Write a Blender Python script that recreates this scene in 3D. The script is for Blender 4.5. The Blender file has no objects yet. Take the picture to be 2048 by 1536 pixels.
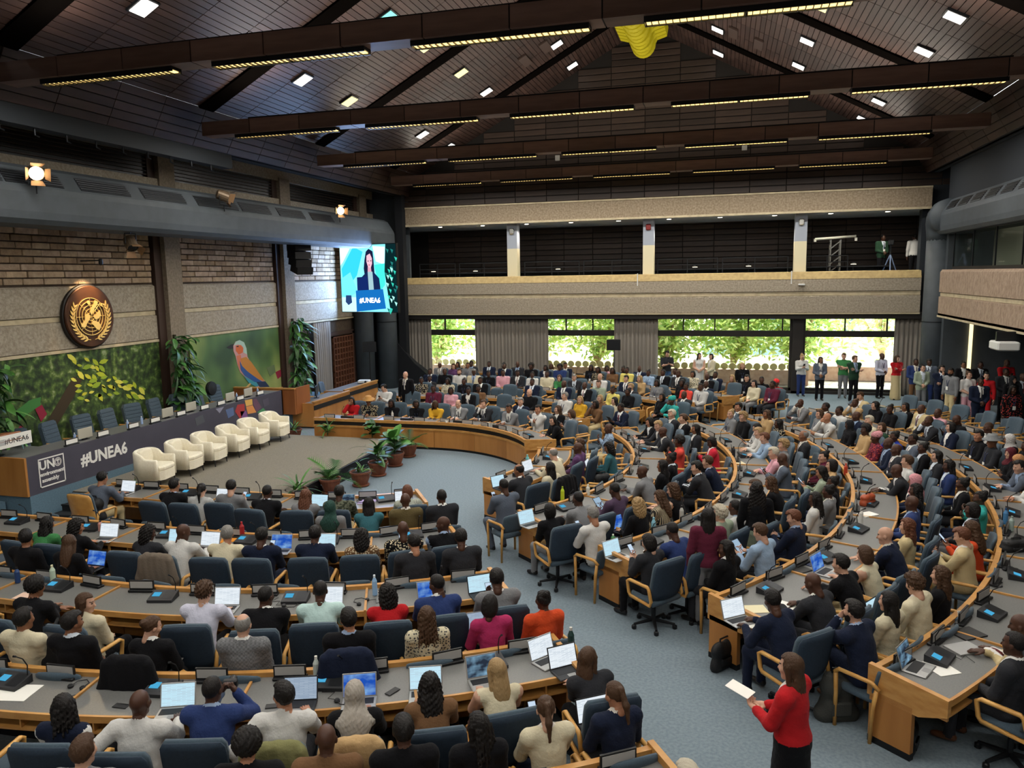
import bpy, math, random
import numpy as np
from mathutils import Vector, Matrix
random.seed(7)
rng = np.random.default_rng(11)
PI = math.pi
SC = bpy.context.scene
COL = SC.collection

# ------------------------------------------------------------------ camera
F_PX, CX_PX, CY_PX, CAM_H = 1530.0, 1024.0, 768.0, 4.8
def _frame():
    y = np.array([1450 - CX_PX, 545 - CY_PX, F_PX]); y /= np.linalg.norm(y)
    x = -np.array([-4500 - CX_PX, 642 - CY_PX, F_PX]); x -= y * (x @ y); x /= np.linalg.norm(x)
    return np.stack([x, y, np.cross(x, y)])
RC = _frame()
cam_data = bpy.data.cameras.new('camera'); cam = bpy.data.objects.new('camera', cam_data); COL.objects.link(cam)
cam_data.sensor_fit = 'HORIZONTAL'; cam_data.sensor_width = 36; cam_data.lens = F_PX / 2048 * 36
cam_data.clip_start = .1; cam_data.clip_end = 300
_m = Matrix.Identity(4)
for i in range(3):
    _m[i][0] = RC[i, 0]; _m[i][1] = -RC[i, 1]; _m[i][2] = -RC[i, 2]
_m[2][3] = CAM_H
cam.matrix_world = _m
SC.camera = cam
def ray(px, py): return RC @ np.array([px - CX_PX, py - CY_PX, F_PX])
def at_z(px, py, z): d = ray(px, py); t = (z - CAM_H) / d[2]; return Vector((d[0] * t, d[1] * t, z))
def at_y(px, py, Y): d = ray(px, py); t = Y / d[1]; return Vector((d[0] * t, Y, CAM_H + d[2] * t))
def at_x(px, py, X): d = ray(px, py); t = X / d[0]; return Vector((X, d[1] * t, CAM_H + d[2] * t))
def to_px(p):
    d = RC.T @ (np.array(p) - np.array([0, 0, CAM_H])); return (CX_PX + F_PX * d[0] / d[2], CY_PX + F_PX * d[1] / d[2])

# ------------------------------------------------------------------ world, sun, exposure
SC.view_settings.view_transform = 'Standard'; SC.view_settings.look = 'None'
SC.view_settings.gamma = 1; SC.view_settings.use_curve_mapping = False
SC.view_settings.exposure = 0.28
SC.cycles.max_bounces = 6; SC.cycles.diffuse_bounces = 3; SC.cycles.caustics_reflective = False; SC.cycles.caustics_refractive = False; SC.cycles.glossy_bounces = 2; SC.cycles.transmission_bounces = 4; SC.cycles.transparent_max_bounces = 8
W = bpy.data.worlds.new('world'); SC.world = W; W.use_nodes = True
_nt = W.node_tree; _bg = _nt.nodes['Background']
_bg.inputs['Color'].default_value = (.85, .93, 1, 1); _bg.inputs['Strength'].default_value = 10
def light(name, kind, loc, energy, color=(1, 1, 1), rot=(0, 0, 0), **kw):
    d = bpy.data.lights.new(name, kind); d.energy = energy; d.color = color
    for k, v in kw.items(): setattr(d, k, v)
    o = bpy.data.objects.new(name, d); o.location = loc; o.rotation_euler = rot; COL.objects.link(o)
    return o
light('sun', 'SUN', (0, 40, 30), 16, (1, .95, .85), (math.radians(-38), math.radians(14), 0), angle=.01)
BEAM_Y = [11.9 + 5.8 * k for k in range(-3, 4)]
BEAM_W = {0: 160, 1: 190, 2: 210, 3: 265, 4: 300, 5: 300, 6: 280}
for k, by in enumerate(BEAM_Y):          # the light of the fluorescent lamps under each roof beam
    light('beam_light', 'AREA', (-3.2, by, 8.375), BEAM_W[k] * 1.95, (1, .97, .91), shape='RECTANGLE', size=18.5, size_y=.16)

    light('added_roof_fill', 'AREA', (-3.2, by, 9.16), 230, (1, .9, .78), (PI, 0, 0), shape='RECTANGLE', size=17, size_y=.2)  # added upward fill to brighten the roof slopes, not a lamp of the hall

# ------------------------------------------------------------------ materials
def lin(c):
    if isinstance(c, str):
        c = c.lstrip('#'); c = [int(c[i:i + 2], 16) / 255 for i in (0, 2, 4)]
    return tuple((x / 12.92 if x <= .04045 else ((x + .055) / 1.055) ** 2.4) for x in c) + (1,)
_MC = {}
def mat(name, color, rough=.6, metal=0, noise=None, bump=None, var=0, emit=None, spec=.4, color2=None, stretch=(1, 1, 1), alpha=None, trans=0, sheen=0):
    """principled material; noise=(scale, detail) mixes color and color2, bump=(scale, strength)"""
    key = (name, str(color))
    if key in _MC: return _MC[key]
    m = bpy.data.materials.new(name); m.use_nodes = True; nt = m.node_tree; b = nt.nodes['Principled BSDF']
    b.inputs['Base Color'].default_value = lin(color); b.inputs['Roughness'].default_value = rough
    b.inputs['Metallic'].default_value = metal; b.inputs['Specular IOR Level'].default_value = spec
    if trans: b.inputs['Transmission Weight'].default_value = trans
    if sheen: b.inputs['Sheen Weight'].default_value = sheen
    if emit:
        b.inputs['Emission Color'].default_value = lin(emit[0]); b.inputs['Emission Strength'].default_value = emit[1]
    if alpha is not None: b.inputs['Alpha'].default_value = alpha
    if noise or bump:
        tc = nt.nodes.new('ShaderNodeTexCoord'); mp = nt.nodes.new('ShaderNodeMapping'); mp.inputs['Scale'].default_value = stretch
        nt.links.new(tc.outputs['Object'], mp.inputs['Vector'])
    if noise:
        n = nt.nodes.new('ShaderNodeTexNoise'); n.inputs['Scale'].default_value = noise[0]; n.inputs['Detail'].default_value = noise[1]
        nt.links.new(mp.outputs[0], n.inputs['Vector'])
        r = nt.nodes.new('ShaderNodeValToRGB'); r.color_ramp.elements[0].position = .35; r.color_ramp.elements[1].position = .65
        r.color_ramp.elements[0].color = lin(color); r.color_ramp.elements[1].color = lin(color2 or color)
        nt.links.new(n.outputs['Fac'], r.inputs['Fac'])
        src = r.outputs['Color']
        if var:
            oi = nt.nodes.new('ShaderNodeObjectInfo'); hs = nt.nodes.new('ShaderNodeHueSaturation')
            mr = nt.nodes.new('ShaderNodeMapRange'); mr.inputs['To Min'].default_value = 1 - var; mr.inputs['To Max'].default_value = 1 + var
            nt.links.new(oi.outputs['Random'], mr.inputs['Value']); nt.links.new(mr.outputs[0], hs.inputs['Value'])
            nt.links.new(src, hs.inputs['Color']); src = hs.outputs['Color']
        nt.links.new(src, b.inputs['Base Color'])
    if bump:
        n2 = nt.nodes.new('ShaderNodeTexNoise'); n2.inputs['Scale'].default_value = bump[0]; n2.inputs['Detail'].default_value = 4
        nt.links.new(mp.outputs[0], n2.inputs['Vector'])
        bp = nt.nodes.new('ShaderNodeBump'); bp.inputs['Strength'].default_value = bump[1]; bp.inputs['Distance'].default_value = .02
        nt.links.new(n2.outputs['Fac'], bp.inputs['Height']); nt.links.new(bp.outputs[0], b.inputs['Normal'])
    _MC[key] = m
    return m
def emis(name, color, s):
    key = (name, str(color), s)
    if key in _MC: return _MC[key]
    m = bpy.data.materials.new(name); m.use_nodes = True; nt = m.node_tree
    nt.nodes.remove(nt.nodes['Principled BSDF']); e = nt.nodes.new('ShaderNodeEmission')
    e.inputs[0].default_value = lin(color); e.inputs[1].default_value = s
    nt.links.new(e.outputs[0], nt.nodes['Material Output'].inputs[0]); _MC[key] = m
    return m
OAK = mat('oak_veneer', '#b98144', .42, noise=(3, 6), color2='#a36c34', stretch=(1, 1, .18), var=.06)
OAKH = mat('oak_edge', '#c49252', .4, noise=(5, 4), color2='#b07c40', stretch=(1, 1, 3))
BEECH = mat('beech_bentwood', '#d3a35c', .38, noise=(6, 3), color2='#c08c48')
DESK = mat('grey_desk_laminate', '#686867', .38, noise=(60, 2), color2='#70706d')
BLACK = mat('black_plastic', '#101114', .45)
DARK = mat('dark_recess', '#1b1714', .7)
METAL = mat('dark_metal', '#2a2c2f', .4, .6)
CHROME = mat('chrome', '#b9b9b4', .25, .9)
CARPET = mat('blue_grey_carpet', '#75838d', .95, noise=(28, 8), color2='#84929b', bump=(140, .5), spec=.1)
STAGEC = mat('grey_stage_carpet', '#7c766a', .97, noise=(45, 4), color2='#8d877a', bump=(160, .5), spec=.1)
CONC = mat('concrete_rough', '#aca18f', .9, noise=(16, 8), color2='#918675', bump=(30, 1.0), spec=.15)
CONCS = mat('concrete_smooth', '#c4b697', .85, noise=(5, 5), color2='#b0a286', bump=(60, .2), spec=.15)
WOODC = mat('dark_ceiling_wood', '#503c36', .5, noise=(2.2, 7), color2='#392a26', stretch=(1, .25, 1), var=.28)
BEAMW = mat('beam_wood', '#86695c', .5, noise=(2.5, 7), color2='#70564b', stretch=(.3, 1, 2), var=.22)
SLATW = mat('slat_wood', '#45372f', .5, noise=(2, 6), color2='#332822', stretch=(.3, 1, 3), var=.3)
DUCT = mat('charcoal_duct', '#454b50', .62, noise=(3, 4), color2='#3f4549', bump=(300, .15))
TEAL = mat('teal_blue_upholstery', '#435460', .8, noise=(60, 3), color2='#3c4d5a', bump=(350, .3), sheen=.1)
NAVYC = mat('navy_chair_shell', '#273747', .78, noise=(50, 3), color2='#223140', bump=(300, .3))
CREAM = mat('cream_upholstery', '#efe8d2', .85, noise=(30, 3), color2='#e8dfc6', bump=(220, .3), sheen=.2)
GOLD = mat('gilded_bronze', '#e6c27a', .32, .7)
BRONZE = mat('dark_bronze', '#4a2d1a', .4, .5, noise=(3, 4), color2='#3a2214')
CARD = mat('grey_name_card', '#a8a6a2', .7)
PAPER = mat('white_paper', '#eceae2', .8)
CURT = mat('grey_curtain', '#8d867c', .9, noise=(2, 3), color2='#7b756d', stretch=(6, 6, .2), bump=(200, .2))
DRAPE = mat('black_drape', '#16181c', .9)
TERRA = mat('terracotta', '#7c4932', .7, noise=(6, 4), color2='#673a28')
LEAFM = [mat('leaf_green', c, .45, noise=(8, 3), color2=d, var=.3, spec=.5) for c, d in (('#3f7030', '#2f5a26'), ('#5a9140', '#447a31'), ('#2c5228', '#224520'))]
SOIL = mat('soil', '#2b2018', .95)

# ------------------------------------------------------------------ mesh helpers
class MB:
    def __init__(s): s.v = []; s.f = []; s.m = []
    def add(s, v, f, m=0):
        o = len(s.v); s.v += [tuple(p) for p in v]; s.f += [tuple(i + o for i in q) for q in f]; s.m += [m] * len(f); return s
    def box(s, x0, x1, y0, y1, z0, z1, m=0, M=None, ch=0):
        if ch:
            pts = []
            for (x, y) in ((x0, y0), (x1, y0), (x1, y1), (x0, y1)):
                pass
            sx, sy = (x1 - x0) / 2 - ch, (y1 - y0) / 2 - ch; cx, cy = (x0 + x1) / 2, (y0 + y1) / 2
            ring = [(cx + sx + ch, cy - sy), (cx + sx + ch, cy + sy), (cx + sx, cy + sy + ch), (cx - sx, cy + sy + ch), (cx - sx - ch, cy + sy), (cx - sx - ch, cy - sy), (cx - sx, cy - sy - ch), (cx + sx, cy - sy - ch)]
            rin = [(cx + (px - cx) * (1 - ch / (sx + ch)), cy + (py - cy) * (1 - ch / (sy + ch))) for px, py in ring]
            V = [(*p, z0) for p in rin] + [(*p, z0 + ch) for p in ring] + [(*p, z1 - ch) for p in ring] + [(*p, z1) for p in rin]
            Fc = [tuple(range(7, -1, -1)), tuple(range(24, 32))]
            for k in range(3):
                for i in range(8): Fc.append((k * 8 + i, k * 8 + (i + 1) % 8, k * 8 + 8 + (i + 1) % 8, k * 8 + 8 + i))
        else:
            V = [(x, y, z) for z in (z0, z1) for y in (y0, y1) for x in (x0, x1)]
            Fc = [(0, 2, 3, 1), (4, 5, 7, 6), (0, 1, 5, 4), (1, 3, 7, 5), (3, 2, 6, 7), (2, 0, 4, 6)]
        if M is not None: V = [tuple(M @ Vector(p)) for p in V]
        return s.add(V, Fc, m)
    def prism(s, pts, a, b, axis='z', m=0, M=None):
        n = len(pts)
        def P(p, h): return {'z': (p[0], p[1], h), 'y': (p[0], h, p[1]), 'x': (h, p[0], p[1])}[axis]
        V = [P(p, a) for p in pts] + [P(p, b) for p in pts]
        if M is not None: V = [tuple(M @ Vector(p)) for p in V]
        Fc = [tuple(range(n - 1, -1, -1)), tuple(range(n, 2 * n))] + [(i, (i + 1) % n, n + (i + 1) % n, n + i) for i in range(n)]
        return s.add(V, Fc, m)
    def tube(s, path, r, n=8, m=0, closed=False, flat=1.0, M=None):
        path = [Vector(p) for p in path]; L = len(path); rs = r if hasattr(r, '__len__') else [r] * L
        V = []; ref = None
        for i, p in enumerate(path):
            if closed: t = path[(i + 1) % L] - path[i - 1]
            else: t = path[min(i + 1, L - 1)] - path[max(i - 1, 0)]
            t.normalize()
            if ref is None: ref = Vector((0, 0, 1)) if abs(t.z) < .9 else Vector((1, 0, 0))
            u = t.cross(ref); u.normalize(); w = u.cross(t); ref = w
            for k in range(n):
                a = 2 * PI * (k + .5) / n
                V.append(tuple(p + (u * math.cos(a) * flat + w * math.sin(a)) * rs[i]))
        Fc = []
        for i in range(L if closed else L - 1):
            j = (i + 1) % L
            for k in range(n): Fc.append((i * n + k, i * n + (k + 1) % n, j * n + (k + 1) % n, j * n + k))
        if not closed: Fc += [tuple(range(n - 1, -1, -1)), tuple(range((L - 1) * n, L * n))]
        if M is not None: V = [tuple(M @ Vector(p)) for p in V]
        return s.add(V, Fc, m)
    def lathe(s, prof, n=16, m=0, M=None):
        V = [(r * math.cos(2 * PI * k / n), r * math.sin(2 * PI * k / n), z) for r, z in prof for k in range(n)]
        Fc = [(i * n + k, i * n + (k + 1) % n, (i + 1) * n + (k + 1) % n, (i + 1) * n + k) for i in range(len(prof) - 1) for k in range(n)]
        Fc += [tuple(range(n - 1, -1, -1)), tuple(range((len(prof) - 1) * n, len(prof) * n))]
        if M is not None: V = [tuple(M @ Vector(p)) for p in V]
        return s.add(V, Fc, m)
    def arc(s, r0, r1, t0, t1, z0, z1, n=6, m=0, c=(0, 0), z0b=None, z1b=None):
        """ring sector; z0b/z1b are the heights at the outer radius"""
        z0b = z0 if z0b is None else z0b; z1b = z1 if z1b is None else z1b; V = []
        for i in range(n + 1):
            t = t0 + (t1 - t0) * i / n; ct, st = math.cos(t), math.sin(t)
            V += [(c[0] + r0 * ct, c[1] + r0 * st, z0), (c[0] + r1 * ct, c[1] + r1 * st, z0b), (c[0] + r1 * ct, c[1] + r1 * st, z1b), (c[0] + r0 * ct, c[1] + r0 * st, z1)]
        Fc = [(0, 1, 2, 3), (4 * n + 3, 4 * n + 2, 4 * n + 1, 4 * n)]
        for i in range(n):
            for k in range(4): Fc.append((4 * i + k, 4 * i + 4 + k, 4 * i + 4 + (k + 1) % 4, 4 * i + (k + 1) % 4))
        return s.add(V, Fc, m)
    def mesh(s, name, mats, smooth=False):
        me = bpy.data.meshes.new(name); me.from_pydata(s.v, [], s.f)
        for x in (mats if isinstance(mats, (list, tuple)) else [mats]): me.materials.append(x)
        if any(s.m): me.polygons.foreach_set('material_index', s.m)
        if smooth: me.polygons.foreach_set('use_smooth', [True] * len(s.f))
        me.update(); return me
    def build(s, name, mats, parent=None, smooth=False, **kw): return put(name, s.mesh(name, mats, smooth), parent, **kw)
def put(name, me, parent=None, loc=(0, 0, 0), rot=None, scale=None):
    o = bpy.data.objects.new(name, me); COL.objects.link(o); o.location = loc
    if rot: o.rotation_euler = rot
    if scale: o.scale = scale
    if parent is not None: o.parent = parent
    return o
def fix_normals(me):
    import bmesh
    bm = bmesh.new(); bm.from_mesh(me); bmesh.ops.recalc_face_normals(bm, faces=bm.faces); bm.to_mesh(me); bm.free()
_LAB = {}
def tag(o, label, cat, group=None):
    o['label'] = label; o['category'] = cat
    if group: o['group'] = group
    _LAB.setdefault(label.lower(), []).append((o.name, group)); return o
def thing(name, label, cat, loc=(0, 0, 0), rotz=0, group=None):
    o = bpy.data.objects.new(name, None); o.empty_display_size = .1; COL.objects.link(o); o.location = loc; o.rotation_euler = (0, 0, rotz)
    return tag(o, label, cat, group)
def struct(o): o['kind'] = 'structure'; return o
def stuff(o): o['kind'] = 'stuff'; return o
def text_mesh(txt, size, depth=.002, bold=0.0, mname='lettering', align='CENTER', spacing=1.0):
    cu = bpy.data.curves.new(mname, 'FONT'); cu.body = txt; cu.size = size; cu.extrude = depth; cu.offset = bold; cu.align_x = align; cu.align_y = 'CENTER'; cu.space_character = spacing; cu.resolution_u = 2
    o = bpy.data.objects.new(mname, cu); COL.objects.link(o); bpy.context.view_layer.update()
    me = bpy.data.meshes.new_from_object(o.evaluated_get(bpy.context.evaluated_depsgraph_get())); me.name = mname
    bpy.data.objects.remove(o); bpy.data.curves.remove(cu); me.materials.clear(); return me
def basis(origin, ux, uy):
    """matrix with local x=ux, y=uy, z=ux x uy"""
    ux = Vector(ux).normalized(); uy = Vector(uy).normalized(); uz = ux.cross(uy); M = Matrix.Identity(4)
    for i in range(3): M[i][0] = ux[i]; M[i][1] = uy[i]; M[i][2] = uz[i]; M[i][3] = origin[i]
    return M
def ORD(n):
    w = ['first', 'second', 'third', 'fourth', 'fifth', 'sixth', 'seventh', 'eighth', 'ninth', 'tenth', 'eleventh', 'twelfth', 'thirteenth', 'fourteenth', 'fifteenth', 'sixteenth', 'seventeenth', 'eighteenth', 'nineteenth', 'twentieth']
    return w[n] if n < 20 else ('twenty-' + w[n - 20] if n < 29 else ('thirtieth' if n == 29 else '%dth' % (n + 1)))

# ================================================================== the hall
XL, XR, XC = -13.0, 6.6, -3.2          # roof fold lines and ridge
ZF, SL = 9.2, .53                        # fold height and roof slope
def roof_z(x): return ZF + SL * (9.8 - abs(x - XC))
struct(MB().box(-15.6, 13, -8, 32.3, -.2, 0).build('floor', CARPET))
# ceiling: dark backing on each slope, boards (planks) in front of it, dark rafters at the beams
def slope_M(side):
    a = math.atan(SL)
    if side < 0: return basis((XL, 0, ZF), (math.cos(a), 0, math.sin(a)), (0, 1, 0))
    return basis((XR, 0, ZF), (-math.cos(a), 0, math.sin(a)), (0, -1, 0))
SLEN = 9.8 / math.cos(math.atan(SL))
for side, nm in ((-1, 'ceiling'), (1, 'ceiling')):
    M = slope_M(side)
    def sy(y0, y1): return (y0, y1) if side < 0 else (-y1, -y0)
    y0, y1 = sy(-8, 32)
    ce = struct(MB().box(0, SLEN + .05, y0, y1, .06, .3).build(nm, DARK)); ce.matrix_world = M
    pw, cl = .158, 1.45
    pm = MB().box(.008, pw - .01, .01, cl - .012, 0, .05).mesh('plank', WOODC)
    cells = []
    for j in range(-5, 14):
        ya = 11.9 + j * cl
        for i in range(int(SLEN / pw)):
            xw = (XL + i * pw * .8836) if side < 0 else (XR - i * pw * .8836)
            px = to_px((xw, ya + .7, roof_z(xw)))
            ok = ya > 4 and -40 < px[0] < 2090 and -60 < px[1] < 420
            cells.append((not ok, math.hypot(xw, ya), i, ya))
    cells.sort()
    rest = MB()
    for n, (bad, d, i, ya) in enumerate(cells):
        yy = ya if side < 0 else -ya - cl
        dz = random.uniform(-.004, .004)
        if n < 300: put('plank', pm, ce, (i * pw, yy, dz))
        elif not bad or n % 1 == 0: rest.box(i * pw + .008, (i + 1) * pw - .01, yy + .01, yy + cl - .012, dz, dz + .05)
    r = rest.build('board_field', mat('dark_ceiling_wood_field', '#4b3832', .5, noise=(7, 6), color2='#302420', stretch=(.9, .12, 1)), ce); stuff(r)
    for by in BEAM_Y:
        ya, yb = sy(by - .28, by + .28); MB().box(0, SLEN, ya, yb, -.05, .05).build('rafter', mat('blackened_rafter', '#0a0807', .95, spec=0), ce)
    # steep skirt boards below the fold
    xs = XL if side < 0 else XR; dx = -.5 if side < 0 else .5
    sk = struct(MB().prism([(xs, ZF), (xs + dx, 8.3), (xs + dx * 1.3, 8.3), (xs + dx * .3, ZF + .1)], -8, 32, 'y').build('trim_%d' % (1 if side < 0 else 2), DARK))
    skm = None
    for j in range(0, 14):
        ya = 11.9 + j * 1.45
        if side > 0 and ya < 17: continue
        for k in range(5):
            t0, t1 = k / 5 + .012, (k + 1) / 5 - .012
            P = lambda t, o: (xs + dx * t - math.copysign(o, dx), ZF - .9 * t)
            m = MB().prism([P(t0, .03), P(t1, .03), P(t1, 0), P(t0, 0)], ya + .008, ya + 1.442, 'y'); m.build('skirt_board', WOODC, sk)
# recessed square ceiling lamps in the roof
LCOLS = [-11.15, -8.6, -5.95, -.4, 2.2, 4.68]; LROWS = [10.4, 13.45, 16.2, 19.4, 22.1, 25.2, 28.0, 30.9]
LPX = {(277, 24): 'w', (765, 40): 't', (593, 156): 'w', (698, 200): 'y', (847, 104): 'y', (922, 145): 'y', (977, 183): 'w', (847, 262): 'w', (901, 285): 'w', (1116, 97): 'w', (1151, 136): 'w', (1437, 67): 'w', (1441, 111): 'w', (1614, 79): 'w', (1602, 129): 'w', (1899, 31): 'w', (1846, 98): 'w', (1771, 193): 'w', (1746, 225): 'w', (1634, 22): 'y'}
LE = {'w': emis('lamp_glass_white', '#fff8ee', 3.2), 'y': emis('lamp_glass_yellow', '#fff3a0', 1.6), 't': emis('lamp_glass_teal', '#8ff0dc', 1.3)}
LWHERE = 'near far'
for n, ((px, py), c) in enumerate(LPX.items()):
    best = min(((math.hypot(to_px((x, y, roof_z(x)))[0] - px, to_px((x, y, roof_z(x)))[1] - py), x, y) for x in LCOLS for y in LROWS))
    x, y = best[1], best[2]; a = math.atan(SL) * (1 if x < XC else -1)
    col = {'w': 'white', 'y': 'yellowish', 't': 'teal'}[c]; ci = LCOLS.index(x); ri = LROWS.index(y)
    t = thing('ceiling_lamp', '%s square roof lamp, lamp column %s from left, %s of its column counted from camera' % (col, ['one', 'two', 'three', 'four', 'five', 'six'][ci], ORD(ri)), 'lamp', (x, y, roof_z(x)), 0, 'recessed roof lamps')
    t.rotation_euler = (0, -a, 0)
    MB().box(-.24, .24, -.24, .24, -.05, .05).build('housing', METAL, t)
    MB().box(-.2, .2, -.2, .2, -.065, -.05).build('lamp_glass', LE[c], t)
# two dark hatches in the roof
for n, (px, py, s) in enumerate(((1015, 142, -1), (1042, 125, -1), (1555, 72, 1), (1527, 112, 1))):
    x = -7.0 + n * .75 if s < 0 else .9 - (n - 2) * .8; y = 27.6
    a = math.atan(SL) * (1 if s < 0 else -1)
    o = MB().box(-.16, .16, -.5, .5, -.05, .02, ch=.01).build('roof_panel', mat('dark_cover_strip', '#4a3a34', .6), None, loc=(x, y, roof_z(x) - .02), rot=(0, -a, 0))
    tag(o, '%s long brown cover strip set in the %s roof slope' % (('lower', 'upper')[n % 2], 'left' if s < 0 else 'right'), 'panel')
# beams with lamps
for k, by in enumerate(BEAM_Y):
    if by < 5: continue
    t = thing('roof_beam', 'boxed brown roof beam with lamps, %s across the hall counted from the camera' % ORD(k - 2), 'beam', (XC, by, 8.46), 0, 'roof beams')
    n = 14; w = 19.6 / n
    MB().box(-9.8, 9.8, -.2, .2, .03, .34).build('core', DARK, t)
    pm = MB().box(.012, w - .012, -.22, .22, 0.02, .36).mesh('casing_panel', BEAMW)
    for i in range(n): put('casing_panel', pm, t, (-9.8 + i * w, 0, 0))
    troughs = [(-8.9 + 3.63 * i, 2.83) for i in range(5)]
    MB().box(-8.5, 8.5, -.1, .1, .36, .42).build('added_fill_trough', METAL, t)  # trough added as a body for the made-up roof fill
    for (x0, L) in troughs:
        MB().box(x0, x0 + L, -.1, .1, -.03, .03).box(x0, x0 + L, -.13, -.1, -.06, .03).box(x0, x0 + L, .1, .13, -.06, .03).build('lamp_trough', METAL, t)
        lt = MB().box(x0 + .03, x0 + L / 2 - .03, -.085, .085, -.045, -.03).build('lamp_tube', emis('warm_tube', '#ffd27c', 2.4), t)
        MB().box(x0 + L / 2 + .03, x0 + L - .03, -.085, .085, -.045, -.03).build('lamp_tube', emis('warm_tube', '#ffd27c', 2.4), t)
        g = MB()
        for q in range(int(L / .1)): g.box(x0 + q * .1, x0 + q * .1 + .012, -.1, .1, -.07, -.03)
        stuff(g.build('louvre', METAL, t))
# yellow ribbed light trough under the ridge
t = thing('ridge_trough', 'long yellow ribbed trough hanging under the roof ridge', 'ceiling decoration', (XC + .1, 26.5, 12.75))
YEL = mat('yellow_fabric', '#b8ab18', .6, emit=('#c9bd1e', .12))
for i in range(30):
    y = -8.2 + i * .4; pts = [((.45 if i % 2 else .38) * math.cos(PI + PI * q / 10), .0 + .5 * math.sin(PI + PI * q / 10) + .5) for q in range(11)] + [(.5, .6), (.85, .7), (.9, 1.0), (-.9, 1.0), (-.85, .7), (-.5, .6)]
    MB().prism(pts, y, y + .3, 'y').build('rib', YEL, t)
MB().box(-.4, .4, -8, 3.8, .7, 1.6).build('core', DARK, t)

# ---------------------------------------------------------------- side ducts, walls
BR = [mat('stone_block', c, .9, noise=(7, 6), color2=d, bump=(22, .8), var=.1, spec=.15) for c, d in (('#b09a7e', '#98836c'), ('#9c8469', '#85705a'), ('#b8a189', '#a08a75'))]
wl = struct(MB().box(-15.7, -15.42, -8, 32, 0, 9).build('wall_left', mat('wall_mortar', '#4d4034', .95, noise=(9, 5), color2='#42372c')))
nb = 0
for (ya, yb) in ((19.1, 24.05), (12.4, 18.05), (25.2, 30.4)):
    for c in range(9):
        y = ya - (.2 if c % 2 else 0); z = 4.76 + c * .165
        while y < yb - .05:
            L = random.choice((.42, .5, .55, .62)); a, b = max(y, ya), min(y + L, yb); y += L
            if b - a < .08: continue
            d = random.uniform(-.015, .015)
            if nb < 300:
                MB().box(-15.43, -15.36 + d, a + .008, b - .008, z + .016, z + .155, ch=.012).build('stone_block', random.choice(BR), wl); nb += 1
def band(x0, x1, y0, y1, name, parent=None, face=1):
    """concrete spandrel with a smooth stripe: returns parts; runs along Y when x given as plane"""
    pass
prof = [(0, 3.2), (.1, 3.22), (.1, 3.86), (.04, 3.88), (.04, 4.0), (.1, 4.02), (.1, 4.68), (.0, 4.74)]
bl = struct(MB().prism([(-15.45 + p, z) for p, z in prof], -8, 32, 'y').build('trim_3', CONC))
MB().box(-15.42, -15.39, -8, 32, 3.885, 3.995).build('stripe', CONCS, bl)
MB().box(-15.45, -15.33, -8, 32, 3.13, 3.2).build('lower_lip', CONCS, bl)
PIL = mat('pilaster_concrete', '#8f8270', .9, noise=(14, 6), color2='#7a6e5e', bump=(40, .5), spec=.15)
for n, yc in enumerate((12.0, 18.4, 24.45, 30.6)):
    p = struct(MB().box(-15.5, -15.14, yc - .02, yc + .62, 0, 8.35).build('wall_pilaster_%d' % (n + 1), PIL))
    MB().box(-15.5, -15.28, yc - .3, yc - .02, 0, 8.35).build('dark_return', mat('dark_brown_panel', '#3b2a22', .6), p)
# upper wall: clerestory strip with dark louvres, lintel, air slots
struct(MB().box(-15.44, -15.2, -8, 32, 7.35, 7.62).box(-15.44, -15.2, -8, 32, 8.25, 8.6).build('trim_4', CONC))
cw = struct(MB().box(-15.43, -15.36, -8, 32, 7.62, 8.25).build('window_5', mat('dark_louvre_glass', '#15181c', .3)))
for z in np.arange(7.7, 8.25, .1): MB().box(-15.38, -15.3, 12, 32, z, z + .02).build('slat', SLATW, cw)
for n in range(10):
    y = 15.5 + n * 1.55
    o = MB().box(-15.42, -15.3, y, y + .8, 6.95, 7.1, ch=.01).build('air_slot', DARK, None); tag(o, 'dark air slot high on the stone wall, %s counted from the camera' % ORD(n), 'vent', 'wall air slots')
def duct(side, y1):
    X = (lambda x: x) if side < 0 else (lambda x: -6.4 - x)
    pr = [(-13.62, 6.0), (-13.52, 6.1), (-13.5, 6.25), (-13.5, 6.62), (-13.54, 6.74), (-13.8, 7.14), (-13.95, 7.22), (-14.6, 7.22), (-14.75, 7.1), (-14.75, 6.1), (-14.65, 6.0)]
    pts = [(X(x), z) for x, z in pr]
    o = thing('air_duct', 'long charcoal air duct with grilles along the %s side of the hall' % ('stage' if side < 0 else 'booth'), 'duct', (0, 0, 0))
    MB().prism(pts, -7, y1, 'y').build('casing', DUCT, o)
    return o, X
GR = mat('vent_grille', '#23262a', .5)
dl, X = duct(-1, 30.4)
def vents(dct, X, ys, sgn):
    for (a, b) in ys:
        u = Vector((X(-13.83) - X(-13.55), 0, .4)).normalized()
        base = Vector((X(-13.57), a, 6.79)); off = Vector((.4 * -sgn, 0, .26)).normalized() * .012
        g = MB(); p0 = base + off; L = b - a
        q = [p0, p0 + Vector((0, L, 0)), p0 + Vector((0, L, 0)) + u * .34, p0 + u * .34]
        g.add(q + [v - off * 2 for v in q], [(0, 1, 2, 3), (7, 6, 5, 4), (0, 4, 5, 1), (1, 5, 6, 2), (2, 6, 7, 3), (3, 7, 4, 0)])
        gr = g.build('vent_grille', GR, dct)
        for s in range(5):
            r0 = p0 + u * (.05 + .06 * s) + off
            MB().tube([r0, r0 + Vector((0, L, 0))], .012, 4).build('slat', METAL, gr)
vp = [(-60, 0), (5, 122), (155, 255), (282, 366), (389, 470), (477, 536), (552, 604), (618, 662)]
vents(dl, X, [(at_x(a, 365, -13.65).y, at_x(b, 375, -13.65).y) for a, b in vp], -1)
dr, X = duct(1, 30.3)
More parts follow.
